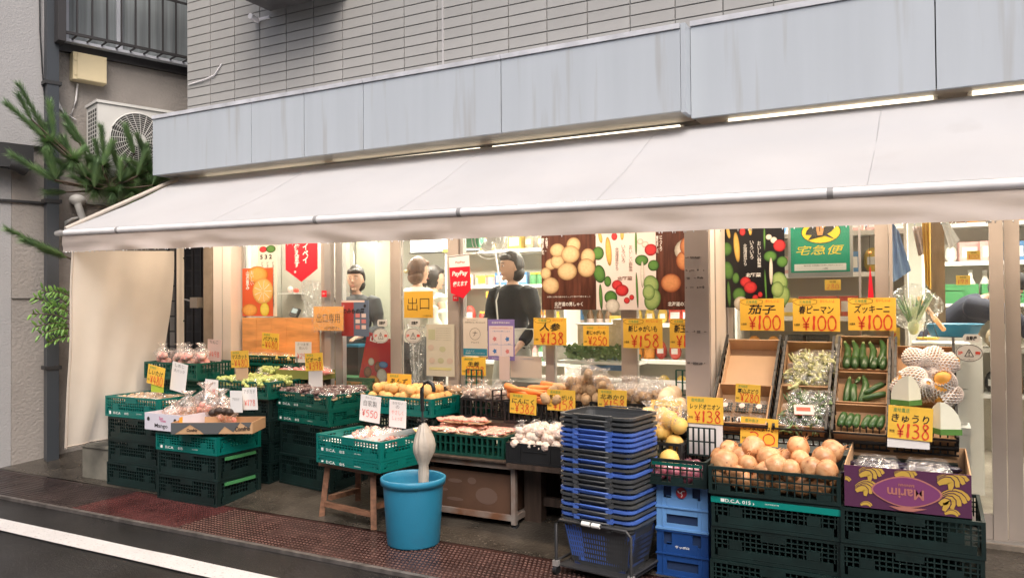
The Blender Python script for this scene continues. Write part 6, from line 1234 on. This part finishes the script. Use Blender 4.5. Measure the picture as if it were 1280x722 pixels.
GC_ = {'white': (.78, .76, .70), 'red': (.55, .07, .05), 'yellow': (.75, .52, .1), 'green': (.1, .30, .12), 'brown': (.25, .14, .07), 'blue': (.1, .25, .5), 'black': (.03, .03, .03), 'beige': (.6, .48, .33), 'orange': (.75, .32, .06), 'pink': (.7, .4, .38)}
gm = {}
def goods_mesh(kind, cn):
    k = (kind, cn)
    if k in gm: return gm[k]
    m = mat(cn+'_goods', GC_[cn], .4, nz=.15, ns=25)
    if kind == 'packet': bs_ = [('wrapper', MB().blob((0, 0, .07), (.05, .025, .075), 10, 8, nz=.15, nf=3).mesh('wrapper', m)), ('label_patch', MB().box(-.025, .025, -.028, -.020, .045, .09).mesh('label_patch', MATS['white_card']))]
    elif kind == 'bottle': bs_ = [('body', MB().lathe([(0, 0), (.03, 0), (.032, .01), (.032, .12), (.014, .16), (.012, .19), (0, .19)], 12).mesh('body', m)), ('cap', MB().lathe([(.014, .19), (.014, .21), (0, .21)], 10).mesh('cap', MATS['white_card'])), ('label_band', MB().lathe([(.0325, .035), (.0325, .09)], 12).mesh('label_band', MATS['pinkish_card']))]
    elif kind == 'jar': bs_ = [('body', MB().lathe([(0, 0), (.038, 0), (.04, .01), (.04, .07), (.032, .085), (0, .085)], 12).mesh('body', m)), ('lid', MB().lathe([(.034, .085), (.036, .10), (0, .10)], 12).mesh('lid', MATS['orange_yellow_card']))]
    else: bs_ = [('body', MB().box(-.06, .06, -.04, .04, 0, .13).mesh('body', m)), ('front_print', MB().box(-.045, .045, -.042, -.0401, .03, .10).mesh('front_print', MATS['white_card' if cn != 'white' else 'orange_yellow_card'])), ('flap', MB().box(-.061, .061, -.041, .041, .1301, .134).mesh('flap', m))]
    gm[k] = bs_; return bs_
gr_ = random.Random(33)
def shelf_unit(label, x0, x1, y, zs, d=.35, m=None, fill=.8, desc='', top=2.2):
    m = m or M_STY; t = thing('shelf_unit', label, 'shelf', (x0, y, 0)); w = x1-x0
    for x in (0, w-.02): MB().box(x, x+.02, 0, d, .12, top).build('upright', m, t)
    MB().box(.021, w-.021, d-.012, d-.004, .12, top).build('back_panel', mat('shelf_back', (.50, .47, .40), .7), t)
    for z in zs: MB().box(.0205, w-.0205, .001, d-.013, z-.02, z).build('board', m, t); MB().box(.0205, w-.0205, -.004, .0, z-.03, z+.002).build('price_rail', MATS['white_card'], t)
    wd_ = ('lowest', 'second', 'third', 'fourth', 'fifth')
    for j, z in enumerate(zs):
        x = .09
        while x < w-.08:
            kind = gr_.choice(['packet', 'box', 'bottle', 'jar', 'packet', 'box']); run = gr_.randint(2, 3); cn = gr_.choice(list(GC_)); s = gr_.uniform(.85, 1.25)
            for q in range(run):
                if x > w-.08: break
                if gr_.random() < fill:
                    o = thing(cn+'_'+kind if False else kind, f'{cn} {kind} on the {wd_[j]} shelf {desc}', kind, (x0+x, y+.09+gr_.uniform(0, .08), z+.001), gr_.uniform(-.2, .2), f'{cn} {kind} row {desc}'); o.scale = (s,)*3
                    for nn, me in goods_mesh(kind, cn): put(nn, me, o)
                x += (.07 if kind in ('bottle', 'jar') else .115)*s+.015
    return t
shelf_unit('pale shelf of packets behind the first sliding door', -4.7, -3.9, 8.2, (1.0, 1.35, 1.7), desc='at the far left back')
shelf_unit('pale shelf of packaged goods behind the 出口 sheet', -4.35, -3.0, 6.75, (.75, 1.12, 1.50, 1.85), desc='behind the 出口 sheet', fill=.95)
shelf_unit('white shelf of goods behind the person in black', -3.55, -2.3, 7.3, (.7, 1.05, 1.42, 1.78), desc='behind the person in black', fill=.95)
shelf_unit('white shelf of goods behind the green delivery sign', -1.2, -.10, 5.75, (.62, .92, 1.22, 1.52, 1.80), desc='behind the green delivery sign', fill=.95, top=2.0)
shelf_unit('shelf of goods seen through the right sliding door', -.02, 1.1, 7.0, (.6, .95, 1.30, 1.62, 1.92), desc='behind the right sliding door', fill=.95, top=2.1)
shelf_unit('shelf at the far right of the shop', 1.0, 2.2, 6.6, (.6, .95, 1.3, 1.62), desc='at the far right', fill=.9, top=2.0)
shelf_unit('pale back shelf behind the potato heap', -2.25, -1.3, 6.2, (.55, .85, 1.15, 1.5), desc='behind the potato heap', fill=.8, top=1.9)
# light box and wall things
t = thing('light_box', 'white lit sign box above the shelf behind the 出口 sheet', 'sign', at(548, 303, Y=6.72)); MB().box(-.35, .45, 0, .08, -.09, .14).build('face', mat('lit_white', (.9, .9, .9), .5, emit=(1, .97, .9), es=2.2), t); MB().box(-.36, .46, -.004, .085, -.105, -.092).build('rim', M_DKM, t)
t = thing('wall_fan', 'round white fan under the ceiling behind the shop window', 'fan', at(612, 298, Y=5.6)); b = MB()
for rr in (.06, .10, .14, .17): b.tube([(rr*cos(k*pi/14), 0, rr*sin(k*pi/14)) for k in range(29)], .004, 5, cap=False)
b.build('guard', M_ROD, t); b = MB()
for k in range(3): b.blob((.07*cos(k*2.09), .02, .07*sin(k*2.09)), (.06, .006, .045), 10, 6)
b.build('blades', M_STY, t); MB().tube([(0, .01, 0), (0, .12, 0)], .035, 14).build('motor', M_ROD, t); MB().tube([(-.02, .1, 0), (.05, .1, -.45), (.08, .1, -.95)], .008, 6).build('cord', M_ROD, t)
t = thing('wall_air_conditioner', 'white wall air conditioner behind the shop window', 'air conditioner', at(655, 302, Y=7.0)); MB().box(-.45, .45, 0, .2, -.12, .14).build('housing', M_STY, t); MB().box(-.42, .42, -.004, -.0005, -.10, -.075).build('louvre', M_ACD, t)
t = thing('green_box', 'small green sign box at the top of the shop window', 'box', at(583, 302, Y=5.6)); MB().box(-.05, .12, 0, .1, -.05, .05).build('face', mat('green_sign_box', (.08, .35, .18), .5), t); MB().box(-.055, .125, .001, .105, -.056, -.0501).build('rim', M_ROD, t)
def cloth(label, name, cat, pts, Y, m, seed=0, amp=.02):
    P = [at(px, py, Y=Y) for px, py in pts]; tl_, tr_, br_, bl_ = P; b = MB(); n = 12; vs = []
    for j in range(n+1):
        for i in range(n+1):
            p_ = tl_.lerp(tr_, i/n).lerp(bl_.lerp(br_, i/n), j/n); p_.y += amp*sin(i*1.3+seed)+amp*noise.noise(Vector((i*.3, j*.3, seed))); vs.append(p_)
    b.add(vs, [(j*(n+1)+i, j*(n+1)+i+1, (j+1)*(n+1)+i+1, (j+1)*(n+1)+i) for j in range(n) for i in range(n)], 0, True); o = b.build(name, m); return tag(o, label, cat)
cloth('white plastic sheet hanging inside the first sliding door', 'hanging_sheet', 'cloth', ((428, 300), (440, 300), (446, 350), (430, 345)), 5.4, M_WPAP, 1)
cloth('pale blue cloth hanging inside the right sliding door', 'blue_cloth', 'cloth', ((1112, 272), (1124, 290), (1139, 338), (1113, 355)), 4.9, mat('pale_blue_cloth', (.25, .38, .62), .8), 2)
cloth('white sheet of paper pinned up inside the right door', 'paper_sheet', 'paper', ((1176, 275), (1184, 275), (1200, 300), (1187, 312)), 5.3, M_WPAP, 3, .004)
cloth('orange papers hanging along the brown post', 'orange_paper_strip', 'paper', ((1152, 278), (1163, 278), (1164, 362), (1157, 355)), 5.45, M_YEL, 4, .02)
cloth('pale patterned cloth beside the brown post', 'patterned_cloth', 'cloth', ((1140, 283), (1158, 283), (1162, 315), (1148, 320)), 5.6, mat('pale_pattern_cloth', (.6, .5, .5), .8, nz=.3, ns=20), 5)
cloth('white plastic bag hanging on the 出口 sliding door', 'plastic_bag', 'bag', ((510, 405), (531, 405), (528, 495), (516, 492)), 4.75, M_FILM2, 6, .03)
cloth('clear plastic bags piled inside the left window', 'plastic_bags', 'bag', ((374, 350), (404, 352), (404, 395), (378, 396)), 4.9, M_FILM2, 7, .04)
t = thing('interior_post', 'brown wooden post inside behind the right sliding door', 'post', (at(1171, 400, Y=5.6).x, 5.6, .12)); MB().box(-.048, .048, -.048, .048, 0, 2.38).build('shaft', mat('brown_post_wood', (.30, .19, .10), .6, nz=.2, ns=4, stretch=(6, 6, 1)), t); MB().box(-.06, .06, -.06, .06, 0, .05).build('foot', M_WOOD, t)
a = at(1148, 372, Y=5.2); b_ = at(1180, 412, Y=5.0); tag(MB().tube([a, b_], .013, 8).build('wooden_stick', M_WOOD), 'brown wooden stick leaning across the bottom of the brown post', 'stick')
# styrofoam boxes
for i in range(4):
    t = thing('styrofoam_box', 'white styrofoam box %s beside the caution sticker' % ('at the bottom of the stack', 'second in the stack', 'third in the stack', 'on top of the stack')[i], 'box', (-.10+.012*i, 4.86, .12+.245*i)); MB().box(0, .27, 0, .3, 0, .195).build('body', M_STY, t); MB().box(-.006, .276, -.006, .306, .197, .24).build('lid', M_STY, t)
    if i == 3: L = MB(); text(L, 'ひらた 大根', .07, .222, .11, .02, -.0075, rot=.05); text(L, 'いわき', .20, .222, .10, .02, -.0075); L.build('lettering', mat('grey_ink', (.3, .3, .3), .6), t)
b = thing('styrofoam_box', 'low white styrofoam box at the right door behind the gourd', 'box', (.10, 4.75, .12)); MB().box(0, .1, 0, .2, 0, .5).build('body', M_STY, b); MB().box(-.004, .104, -.004, .204, .502, .54).build('lid', M_STY, b)
t = thing('blue_basin', 'blue plastic basin on the styrofoam boxes inside the right door', 'basin', at(1192, 420, Y=5.35)); MB().lathe([(0, 0), (.12, 0), (.15, .07), (.16, .07), (.16, .075), (.145, .072), (.115, .006), (0, .006)], 28).build('body', M_BLUE, t)
MB().box(-.14, .14, -.14, .14, -.9, -.002).build('stand', M_STY, t)
t = thing('wire_scale', 'yellow scale dish with wires inside the right door', 'scale', at(1160, 424, Y=4.98)); MB().lathe([(0, 0), (.05, .0), (.06, .012), (.05, .006), (0, .006)], 18).build('dish', M_YEL2, t)
for k in range(3): MB().tube([(.05*cos(k*2.1), .05*sin(k*2.1), .01), (0, 0, .17)], .002, 4).build('wire', M_INK, t)
# leek bundle in film
t = thing('leek_bundle', 'bundle of leeks wrapped in shiny film inside the right door', 'leek bundle', at(1142, 412, Y=5.0)); b = MB(); lr2 = random.Random(3)
for k in range(34):
    a_ = lr2.uniform(-.75, .75); c_ = lr2.uniform(-.4, .4); l = lr2.uniform(.13, .21); b.tube([(0, 0, 0), (sin(a_)*.05, c_*.05, .07), (sin(a_)*l*.8, c_*.1, l)], [.005, .008, .002], 4, 1 if k % 3 else 0)
b.blob((0, 0, .02), (.03, .03, .05), 10, 8, mi=0); b.build('leaves', [mat('pale_leek', (.6, .68, .4), .5), mat('leek_green', (.12, .26, .08), .5)], t); bag_mesh(.30, .16, .26, 3, False).build('film', M_FILM, t)
t = thing('cardboard_box', 'brown box under the leek bundle inside the right door', 'box', (at(1145, 430, Y=5.0).x, 5.0, .12)); MB().box(-.16, .2, 0, .3, 0, .85).build('body', M_CARD, t); MB().box(-.165, .205, -.005, .0, .72, .86).build('front_flap', M_CARDL, t)
# display racks behind the main window
for i, (px, py, c_, l_) in enumerate(((660, 420, 'white', 'white tub'), (735, 445, 'green', 'green leaf tray'), (760, 452, 'blue', 'blue tray'), (700, 440, 'white', 'white tray'), (790, 420, 'beige', 'beige carton'), (745, 425, 'beige', 'large beige carton'))):
    t = thing('display_tray', f'{l_} standing inside behind the 158 and 138 cards', 'tray', at(px, py, Y=5.15)); MB().box(-.14, .14, 0, .2, -.06, .05+.06*(i > 3)).build('body', mat(c_+'_goods', GC_[c_], .4, nz=.15, ns=25), t); MB().box(-.15, .15, -.01, .21, .0501+.06*(i > 3), .056+.06*(i > 3)).build('rim', M_STY, t)
gl_ = thing('leafy_greens', 'row of dark leafy greens on the inner counter behind the potatoes', 'vegetables', at(745, 450, Y=5.05)); b = MB()
for k in range(260):
    c_ = Vector((gr_.uniform(-.22, .3), gr_.uniform(-.08, .08), gr_.uniform(0, .09))); d = Vector((gr_.uniform(-1, 1), gr_.uniform(-1, .2), gr_.uniform(0, 1))).normalized(); s = d.cross(Vector((0, 1, .3))).normalized(); b.add([c_-s*.01, c_+s*.01, c_+s*.012+d*.03, c_-s*.008+d*.035], [(0, 1, 2, 3)])
b.build('leaves', M_PEAD, gl_); MB().box(-.25, .33, -.1, .12, -.02, -.001).build('tray', M_STY, gl_)
ic = thing('inner_counter', 'pale inner counter along the wide shop window', 'counter', (-2.7, 4.95, .12)); MB().box(0, 1.5, 0, .5, 0, .62).build('cabinet', mat('pale_counter', (.55, .50, .42), .5), ic); MB().box(-.02, 1.52, -.02, .52, .621, .65).build('top', M_ALU2, ic)
# bench with the picture board
t = thing('green_bench', 'wooden bench with a green cloth top inside the first sliding door', 'bench', (-4.42, 4.85, .12)); zt = at(450, 472, Y=4.85).z-.12; MB().box(0, .62, 0, .34, zt-.03, zt).build('top', mat('green_cloth', (.04, .16, .06), .9), t); MB().box(.52, .62, -.004, -.0001, zt-.30, zt-.0301).build('cloth_side', MATS['green_cloth'], t)
MB().box(.0, .51, 0, .03, zt-.09, zt-.031).build('apron', M_WOOD, t)
for x in (.02, .46): MB().box(x, x+.04, .0301, .07, 0, zt-.031).build('leg', M_WOOD, t)
tp, w, h = card('tilted red picture board with coloured shapes on the green bench', (446, 418, 484, 488), 4.88, [('LEY', .30, .90, .35, .09, dict(mi=3, bold=.03))], None, mat('toy_red_print', (.55, .03, .035), .4), name='picture_board', cat='poster', roll=14)
patch([(-.25*w, .30*h, .13*w, .10*h, 0), (.05*w, .45*h, .12*w, .10*h, 0)], 'brown_shape', I_BRN, tp, -.001); patch([(.22*w, .32*h, .17*w, .13*h, .3), (-.2*w, .5*h, .1*w, .07*h, 0)], 'pale_shape', I_WHT, tp, -.0015); patch([(.2*w, .52*h, .15*w, .06*h, .2), (.3*w, .15*h, .12*w, .06*h, 0)], 'blue_shape', printmat('print_blue', (.2, .4, .7), (.05, .12, .4)), tp, -.002); patch([(.0*w, .18*h, .2*w, .10*h, 0)], 'orange_shape', I_ORG, tp, -.0025)
gpn = thing('artificial_grass', 'dark green leafy garland at the foot of the picture board', 'plant', at(445, 486, Y=4.84)); b = MB()
for k in range(240):
    c_ = Vector((gr_.uniform(-.14, .12), gr_.uniform(-.03, .05), 0)); d = Vector((gr_.uniform(-.7, .7), gr_.uniform(-.6, .2), 1)).normalized(); s = d.cross(Vector((0, 1, 0))).normalized()*.004; l = gr_.uniform(.03, .08); b.add([c_-s, c_+s, c_+d*l], [(0, 1, 2)])
b.build('blades', M_NEED, gpn)
t = thing('blue_tray', 'blue tray on a dark stand left of the picture board', 'tray', at(436, 432, Y=5.0)); MB().box(-.05, .10, 0, .2, -.01, .01).build('body', M_BLUE, t); MB().box(-.04, .08, .02, .18, -.35, -.0101).build('stand', M_BLK, t)
t = thing('card_terminal', 'small grey payment terminal on a shelf behind the left window', 'terminal', at(367, 391, Y=5.0), rot=(radians(-25), radians(12), 0)); MB().box(-.04, .04, 0, .03, -.03, .05).build('body', M_ACD, t); MB().box(-.028, .028, -.002, -.0001, 0, .04).build('screen', mat('pale_screen', (.4, .5, .55), .2), t)
t = thing('wall_shelf', 'small white wall shelf behind the left window', 'shelf', at(365, 366, Y=5.2)); MB().box(-.09, .10, -.08, .05, -.01, 0).build('board', M_STY, t); MB().blob((-.02, 0, .03), (.03, .02, .03), 10, 7).build('sachet', M_PINKCARD, t); MB().blob((.05, 0, .02), (.03, .02, .02), 10, 7, seed=2).build('sachet', M_RED, t)
# small yellow cards inside
for i, (px, py, w_, h_, n_) in enumerate(((1041, 356, 20, 13, '280'), (1217, 319, 17, 11, '100'), (1204, 350, 18, 12, '198'), (1212, 415, 16, 10, '98'), (556, 313, 6, 4, '98'), (602, 350, 9, 8, '120'), (612, 368, 9, 8, '150'))):
    card('small yellow card inside, %s' % ('on the shelf under the delivery sign', 'beside the top shelf of the right door', 'above the bending worker', 'by the blue basin', 'beside the lit sign box', 'left of the person in black, upper', 'left of the person in black, lower')[i], (px-w_/2, py-h_/2, px+w_/2, py+h_/2), 5.5 if i < 4 else 6.3, [('特価', .5, .8, .5, .2)], (n_, .5, .35, .8, .45), M_YEL2)
for i in range(3): crate('green crate of greens on the back shelf behind the blue cloth, %s' % ('left', 'middle', 'right')[i], .02+.34*i, 6.5, 1.30, .32, .25, .14, M_LIME, 0, 'solid')
# ------------------------------------------------------------------ people
def skin_mesh(nodes, edges, sub=2):
    me = bpy.data.meshes.new('s'); me.from_pydata([n[0] for n in nodes], edges, []); o = bpy.data.objects.new('s', me); COL.objects.link(o); o.modifiers.new('k', 'SKIN'); sv = me.skin_vertices[0].data
    for i, n in enumerate(nodes): sv[i].radius = n[1] if isinstance(n[1], tuple) else (n[1], n[1]); sv[i].use_root = (i == 0)
    m_ = o.modifiers.new('u', 'SUBSURF'); m_.levels = sub; bpy.context.view_layer.update(); r_ = bpy.data.meshes.new_from_object(o.evaluated_get(bpy.context.evaluated_depsgraph_get())); bpy.data.objects.remove(o); bpy.data.meshes.remove(me); return r_
def remesh(meshes, vox, name, m):
    b = MB()
    for me in meshes: b.add([v.co for v in me.vertices], [tuple(p.vertices) for p in me.polygons], 0, True)
    o = b.build('r', m); k = o.modifiers.new('r', 'REMESH'); k.mode = 'VOXEL'; k.voxel_size = vox; k.use_smooth_shade = True; s = o.modifiers.new('sm', 'SMOOTH'); s.iterations = 2; bpy.context.view_layer.update()
    r_ = bpy.data.meshes.new_from_object(o.evaluated_get(bpy.context.evaluated_depsgraph_get())); bpy.data.objects.remove(o); r_.name = name; r_.materials.clear(); r_.materials.append(m); return r_
M_SKIN = mat('skin', (.62, .38, .27), .5, nz=.04); M_HAIRD = mat('black_hair', (.025, .018, .015), .45, nz=.4, ns=40, stretch=(1, 1, .1), bump=.5, bs=120); M_HAIRB = mat('brown_hair', (.16, .085, .055), .5, nz=.3, ns=30, bump=.4, bs=90)
def person(label, loc, rz, top, bottom, hair, H=1.55, lean=0, head_turn=0, arms=None, hairstyle='short', mask=False, apron=None, head_pitch=0):
    k = H/1.6; t = thing('person', label, 'person', loc, rz); t.scale = (k, k, k)
    L_ = Matrix.Rotation(lean, 4, 'X'); piv = Vector((0, 0, .92))
    def up(v): v = Vector(v); return piv+(L_ @ (v-piv)) if v.z > .92 else v
    arms = arms or (((-.22, -.02, 1.06), (-.20, -.16, .92)), ((.22, -.02, 1.06), (.20, -.16, .92)))
    nodes = [((0, 0, .90), (.125, .09)), (up((0, 0, 1.02)), (.105, .08)), (up((0, 0, 1.18)), (.13, .09)), (up((0, .0, 1.30)), (.11, .075)), (up((0, .0, 1.37)), .048), (up((0, -.01, 1.42)), .046)]
    ed = [(0, 1), (1, 2), (2, 3), (3, 4), (4, 5)]; ci = [(0, 0), (1, 1), (2, 2), (3, 3)]
    def addn(p, r_, par): nodes.append((p, r_)); ed.append((par, len(nodes)-1)); return len(nodes)-1
    sl_ = []
    for s, (el, wr) in zip((-1, 1), arms):
        a_ = addn(up((s*.160, 0, 1.30)), .044, 3); el = Vector(el); wr = Vector(wr); e_ = addn(el, .038, a_); w_ = addn(wr, .026, e_); d = (wr-el).normalized(); sd_ = d.cross(Vector((0, 0, 1))).normalized(); h_ = addn(wr+d*.05, (.026, .014), w_)
        for q in range(4): f1 = addn(wr+d*.085+sd_*(.011*(q-1.5)*1.6), .0085, h_); f2 = addn(wr+d*(.115-.006*abs(q-1.3))+sd_*(.017*(q-1.5))+Vector((0, 0, -.015)), .0075, f1)
        f1 = addn(wr+d*.045+sd_*.035*s, .009, w_); addn(wr+d*.075+sd_*.045*s+Vector((0, 0, -.01)), .008, f1); sl_.append((up((s*.165, 0, 1.31)), el, wr))
    for s in (-1, 1):
        a_ = addn((s*.085, 0, .84), .085, 0); b_ = addn((s*.09, -.01, .47), .052, a_); c_ = addn((s*.09, .01, .09), .035, b_); addn((s*.10, -.12, .035), (.04, .026), c_)
    hc = up((0, -.02, 1.51)); HR = Matrix.Translation(hc) @ L_.to_3x3().to_4x4() @ Matrix.Rotation(head_turn, 4, 'Z') @ Matrix.Rotation(head_pitch, 4, 'X')
    def hf(q):
        if q.z < 0: q.x *= 1+.30*q.z/.11; q.y *= 1+.10*q.z/.11
        if q.y < -.05 and abs(q.z) < .02: q.y += .006
        return q
    hb = MB(); hb.blob(hc, (.074, .092, .112), 24, 18, fn=hf, M=HR.to_3x3().to_4x4()); 
    def H_(x, y, z): return HR @ Vector((x, y, z))
    hb.blob(H_(0, -.090, -.016), (.011, .014, .012), 10, 8); hb.blob(H_(0, -.086, .004), (.007, .008, .022), 8, 6); hb.blob(H_(0, -.078, -.052), (.020, .009, .008), 10, 8); hb.blob(H_(0, -.062, -.088), (.022, .018, .016), 10, 8)
    for s in (-1, 1): hb.blob(H_(s*.074, .005, -.005), (.009, .016, .028), 8, 6)
    put('body', remesh([skin_mesh(nodes, ed), hb.mesh('h', M_SKIN)], .0075, 'body', M_SKIN), t)
    f = MB()
    for s in (-1, 1): f.blob(H_(s*.030, -.083, .010), (.0095, .005, .0042), 10, 6, mi=0); f.blob(H_(s*.030, -.0885, .010), (.0042, .0025, .0042), 8, 6, mi=1); f.tube([H_(s*.016, -.090, .030), H_(s*.032, -.090, .034), H_(s*.047, -.082, .028)], .0025, 5, 1)
    f.build('eyes', [MATS['white_paper'], M_INK], t); MB().tube([H_(-.022, -.089, -.058), H_(0, -.093, -.060), H_(.022, -.089, -.058)], .0028, 6).build('mouth', mat('lip', (.45, .16, .14), .5), t)
    hm = MB()
    def hairf(q):
        if q.y < -.01 and q.z < .045: q.y *= .35 if q.z < .02 else .8
        if q.z < -.03: q.x *= .93
        return q
    hm.blob(H_(0, .012, .018), (.088, .100, .112 if hairstyle == 'short' else .118), 28, 20, nz=.05, nf=6, fn=hairf, M=HR.to_3x3().to_4x4())
    if hairstyle == 'tail': hm.blob(H_(.0, .125, -.03), (.035, .04, .065), 14, 10, nz=.1); hm.blob(H_(0, .105, .02), (.02, .02, .02), 8, 6)
    if hairstyle == 'bob': hm.blob(H_(0, .040, -.045), (.083, .062, .07), 20, 12, nz=.08)
    hm.blob(H_(0, -.042, .074), (.066, .052, .032), 20, 12, nz=.08, nf=7, M=HR.to_3x3().to_4x4())
    hm.build('hair', hair, t)
    def rings(b, R_, n=20):
        vs = [up((rx*cos(2*pi*k/n), ry*sin(2*pi*k/n)+yo, z)) for z, rx, ry, yo in R_ for k in range(n)]; m_ = len(R_)
        b.add(vs, [(j*n+k, j*n+(k+1) % n, (j+1)*n+(k+1) % n, (j+1)*n+k) for j in range(m_-1) for k in range(n)]+[tuple(reversed(range(n))), tuple((m_-1)*n+k for k in range(n))], 0, True)
    b = MB(); rings(b, [(.80 if apron != 'skirt' else .88, .150, .118, 0), (.90, .142, .112, 0), (1.02, .128, .102, 0), (1.18, .155, .112, 0), (1.28, .178, .108, 0), (1.335, .150, .092, 0), (1.375, .066, .062, 0)]); ms_ = [b.mesh('a', top)]
    for (a_, el, wr) in sl_:
        el = Vector(el); wr = Vector(wr); c_ = Vector(a_); c_.x *= .82; b = MB(); b.tube([c_, a_, Vector(a_).lerp(el, .5)+Vector((0, .004, 0)), el, el.lerp(wr, .5), el.lerp(wr, .9)], [.066, .074, .068, .058, .048, .042], 14); ms_.append(b.mesh('a', top))
    put('shirt', remesh(ms_, .011, 'shirt', top), t)
    b = MB()
    if apron == 'skirt': rings(b, [(.45, .20, .16, 0), (.60, .185, .15, 0), (.75, .17, .135, 0), (.86, .15, .115, 0), (.96, .136, .106, 0)]); ms_ = [b.mesh('a', bottom)]
    else:
        rings(b, [(.74, .155, .11, 0), (.80, .158, .120, 0), (.88, .148, .114, 0), (.95, .138, .106, 0)]); ms_ = [b.mesh('a', bottom)]
        for s in (-1, 1): ms_.append(MB().tube([(s*.075, 0, .84), (s*.088, 0, .68), (s*.09, -.01, .47), (s*.09, .005, .25), (s*.09, .01, .09)], [.088, .086, .066, .060, .055], 14).mesh('a', bottom))
    put('skirt' if apron == 'skirt' else 'trousers', remesh(ms_, .012, 'trousers', bottom), t)
    for s in (-1, 1): MB().blob((s*.10, -.055, .04), (.052, .135, .048), 14, 10).build('shoe', M_BLK, t)
    if mask: MB().blob(H_(0, -.066, -.052), (.056, .040, .042), 14, 10).build('face_mask', M_STY, t)
    return t, H_
M_BLKC = mat('black_cloth', (.018, .018, .02), .85, nz=.2, ns=5, bump=.3, bs=20); M_GREYC = mat('dark_grey_cloth', (.09, .095, .10), .85, nz=.15); M_PALEC = mat('pale_cloth', (.66, .66, .58), .85, nz=.08, bump=.3, bs=18); M_NAVY = mat('navy_cloth', (.02, .025, .05), .8); M_GSK = mat('light_grey_cloth', (.42, .43, .40), .85)
person('person with black hair in a dark grey top behind the first sliding door', (-4.335, 5.32, .12), .25, M_GREYC, M_BLKC, M_HAIRD, 1.50, head_turn=.15, hairstyle='bob', arms=(((-.24, -.03, 1.06), (-.16, -.24, 1.0)), ((.24, -.03, 1.06), (.14, -.24, 1.0))))
pp, H_ = person('person with brown hair and a light hoodie seen from behind near the 出口 sheet', (-3.86, 5.55, .12), pi-.35, M_PALEC, M_GREYC, M_HAIRB, 1.57, hairstyle='bob')
MB().blob(H_(0.03, .118, .0), (.035, .012, .018), 14, 8).build('hair_clip', mat('beige_clip', (.62, .52, .32), .4), pp); MB().blob((0, .10, 1.30), (.10, .06, .05), 14, 8, nz=.1).build('hood', M_PALEC, pp)
person('person with dark tied hair partly hidden by the one in the hoodie', (-4.03, 6.05, .12), 2.6, M_PALEC, M_BLKC, M_HAIRD, 1.52, hairstyle='tail')
pp, H_ = person('person in a black top with short dark hair standing behind the shop window', (-2.80, 5.30, .12), -.25, M_BLKC, M_GSK, M_HAIRD, 1.57, head_turn=-.35, hairstyle='bob', apron='skirt', arms=(((-.25, -.02, 1.07), (-.17, -.22, 1.02)), ((.25, -.01, 1.06), (.22, -.16, .92))))
MB().tube([(-.08, -.05, 1.36), (-.06, -.125, 1.25), (-.03, -.135, 1.05), (-.05, -.14, .95)], .006, 6).build('bag_strap', M_STY, pp)
pp, H_ = person('shop worker in a navy jacket and dark cap bending forward inside the right door', (.02, 6.0, .12), 1.35, M_NAVY, M_NAVY, M_HAIRD, 1.58, lean=.85, head_pitch=-.2, arms=(((-.25, -.50, 1.14), (-.12, -.62, .98)), ((.24, -.46, 1.10), (.1, -.62, .96))))
MB().blob(H_(0, .0, .055), (.088, .098, .07), 20, 12).build('cap', M_BLKC, pp); MB().tube([H_(-.05, -.098, .008), H_(.05, -.098, .008), H_(.078, -.02, .010)], .003, 5).build('glasses', M_INK, pp)
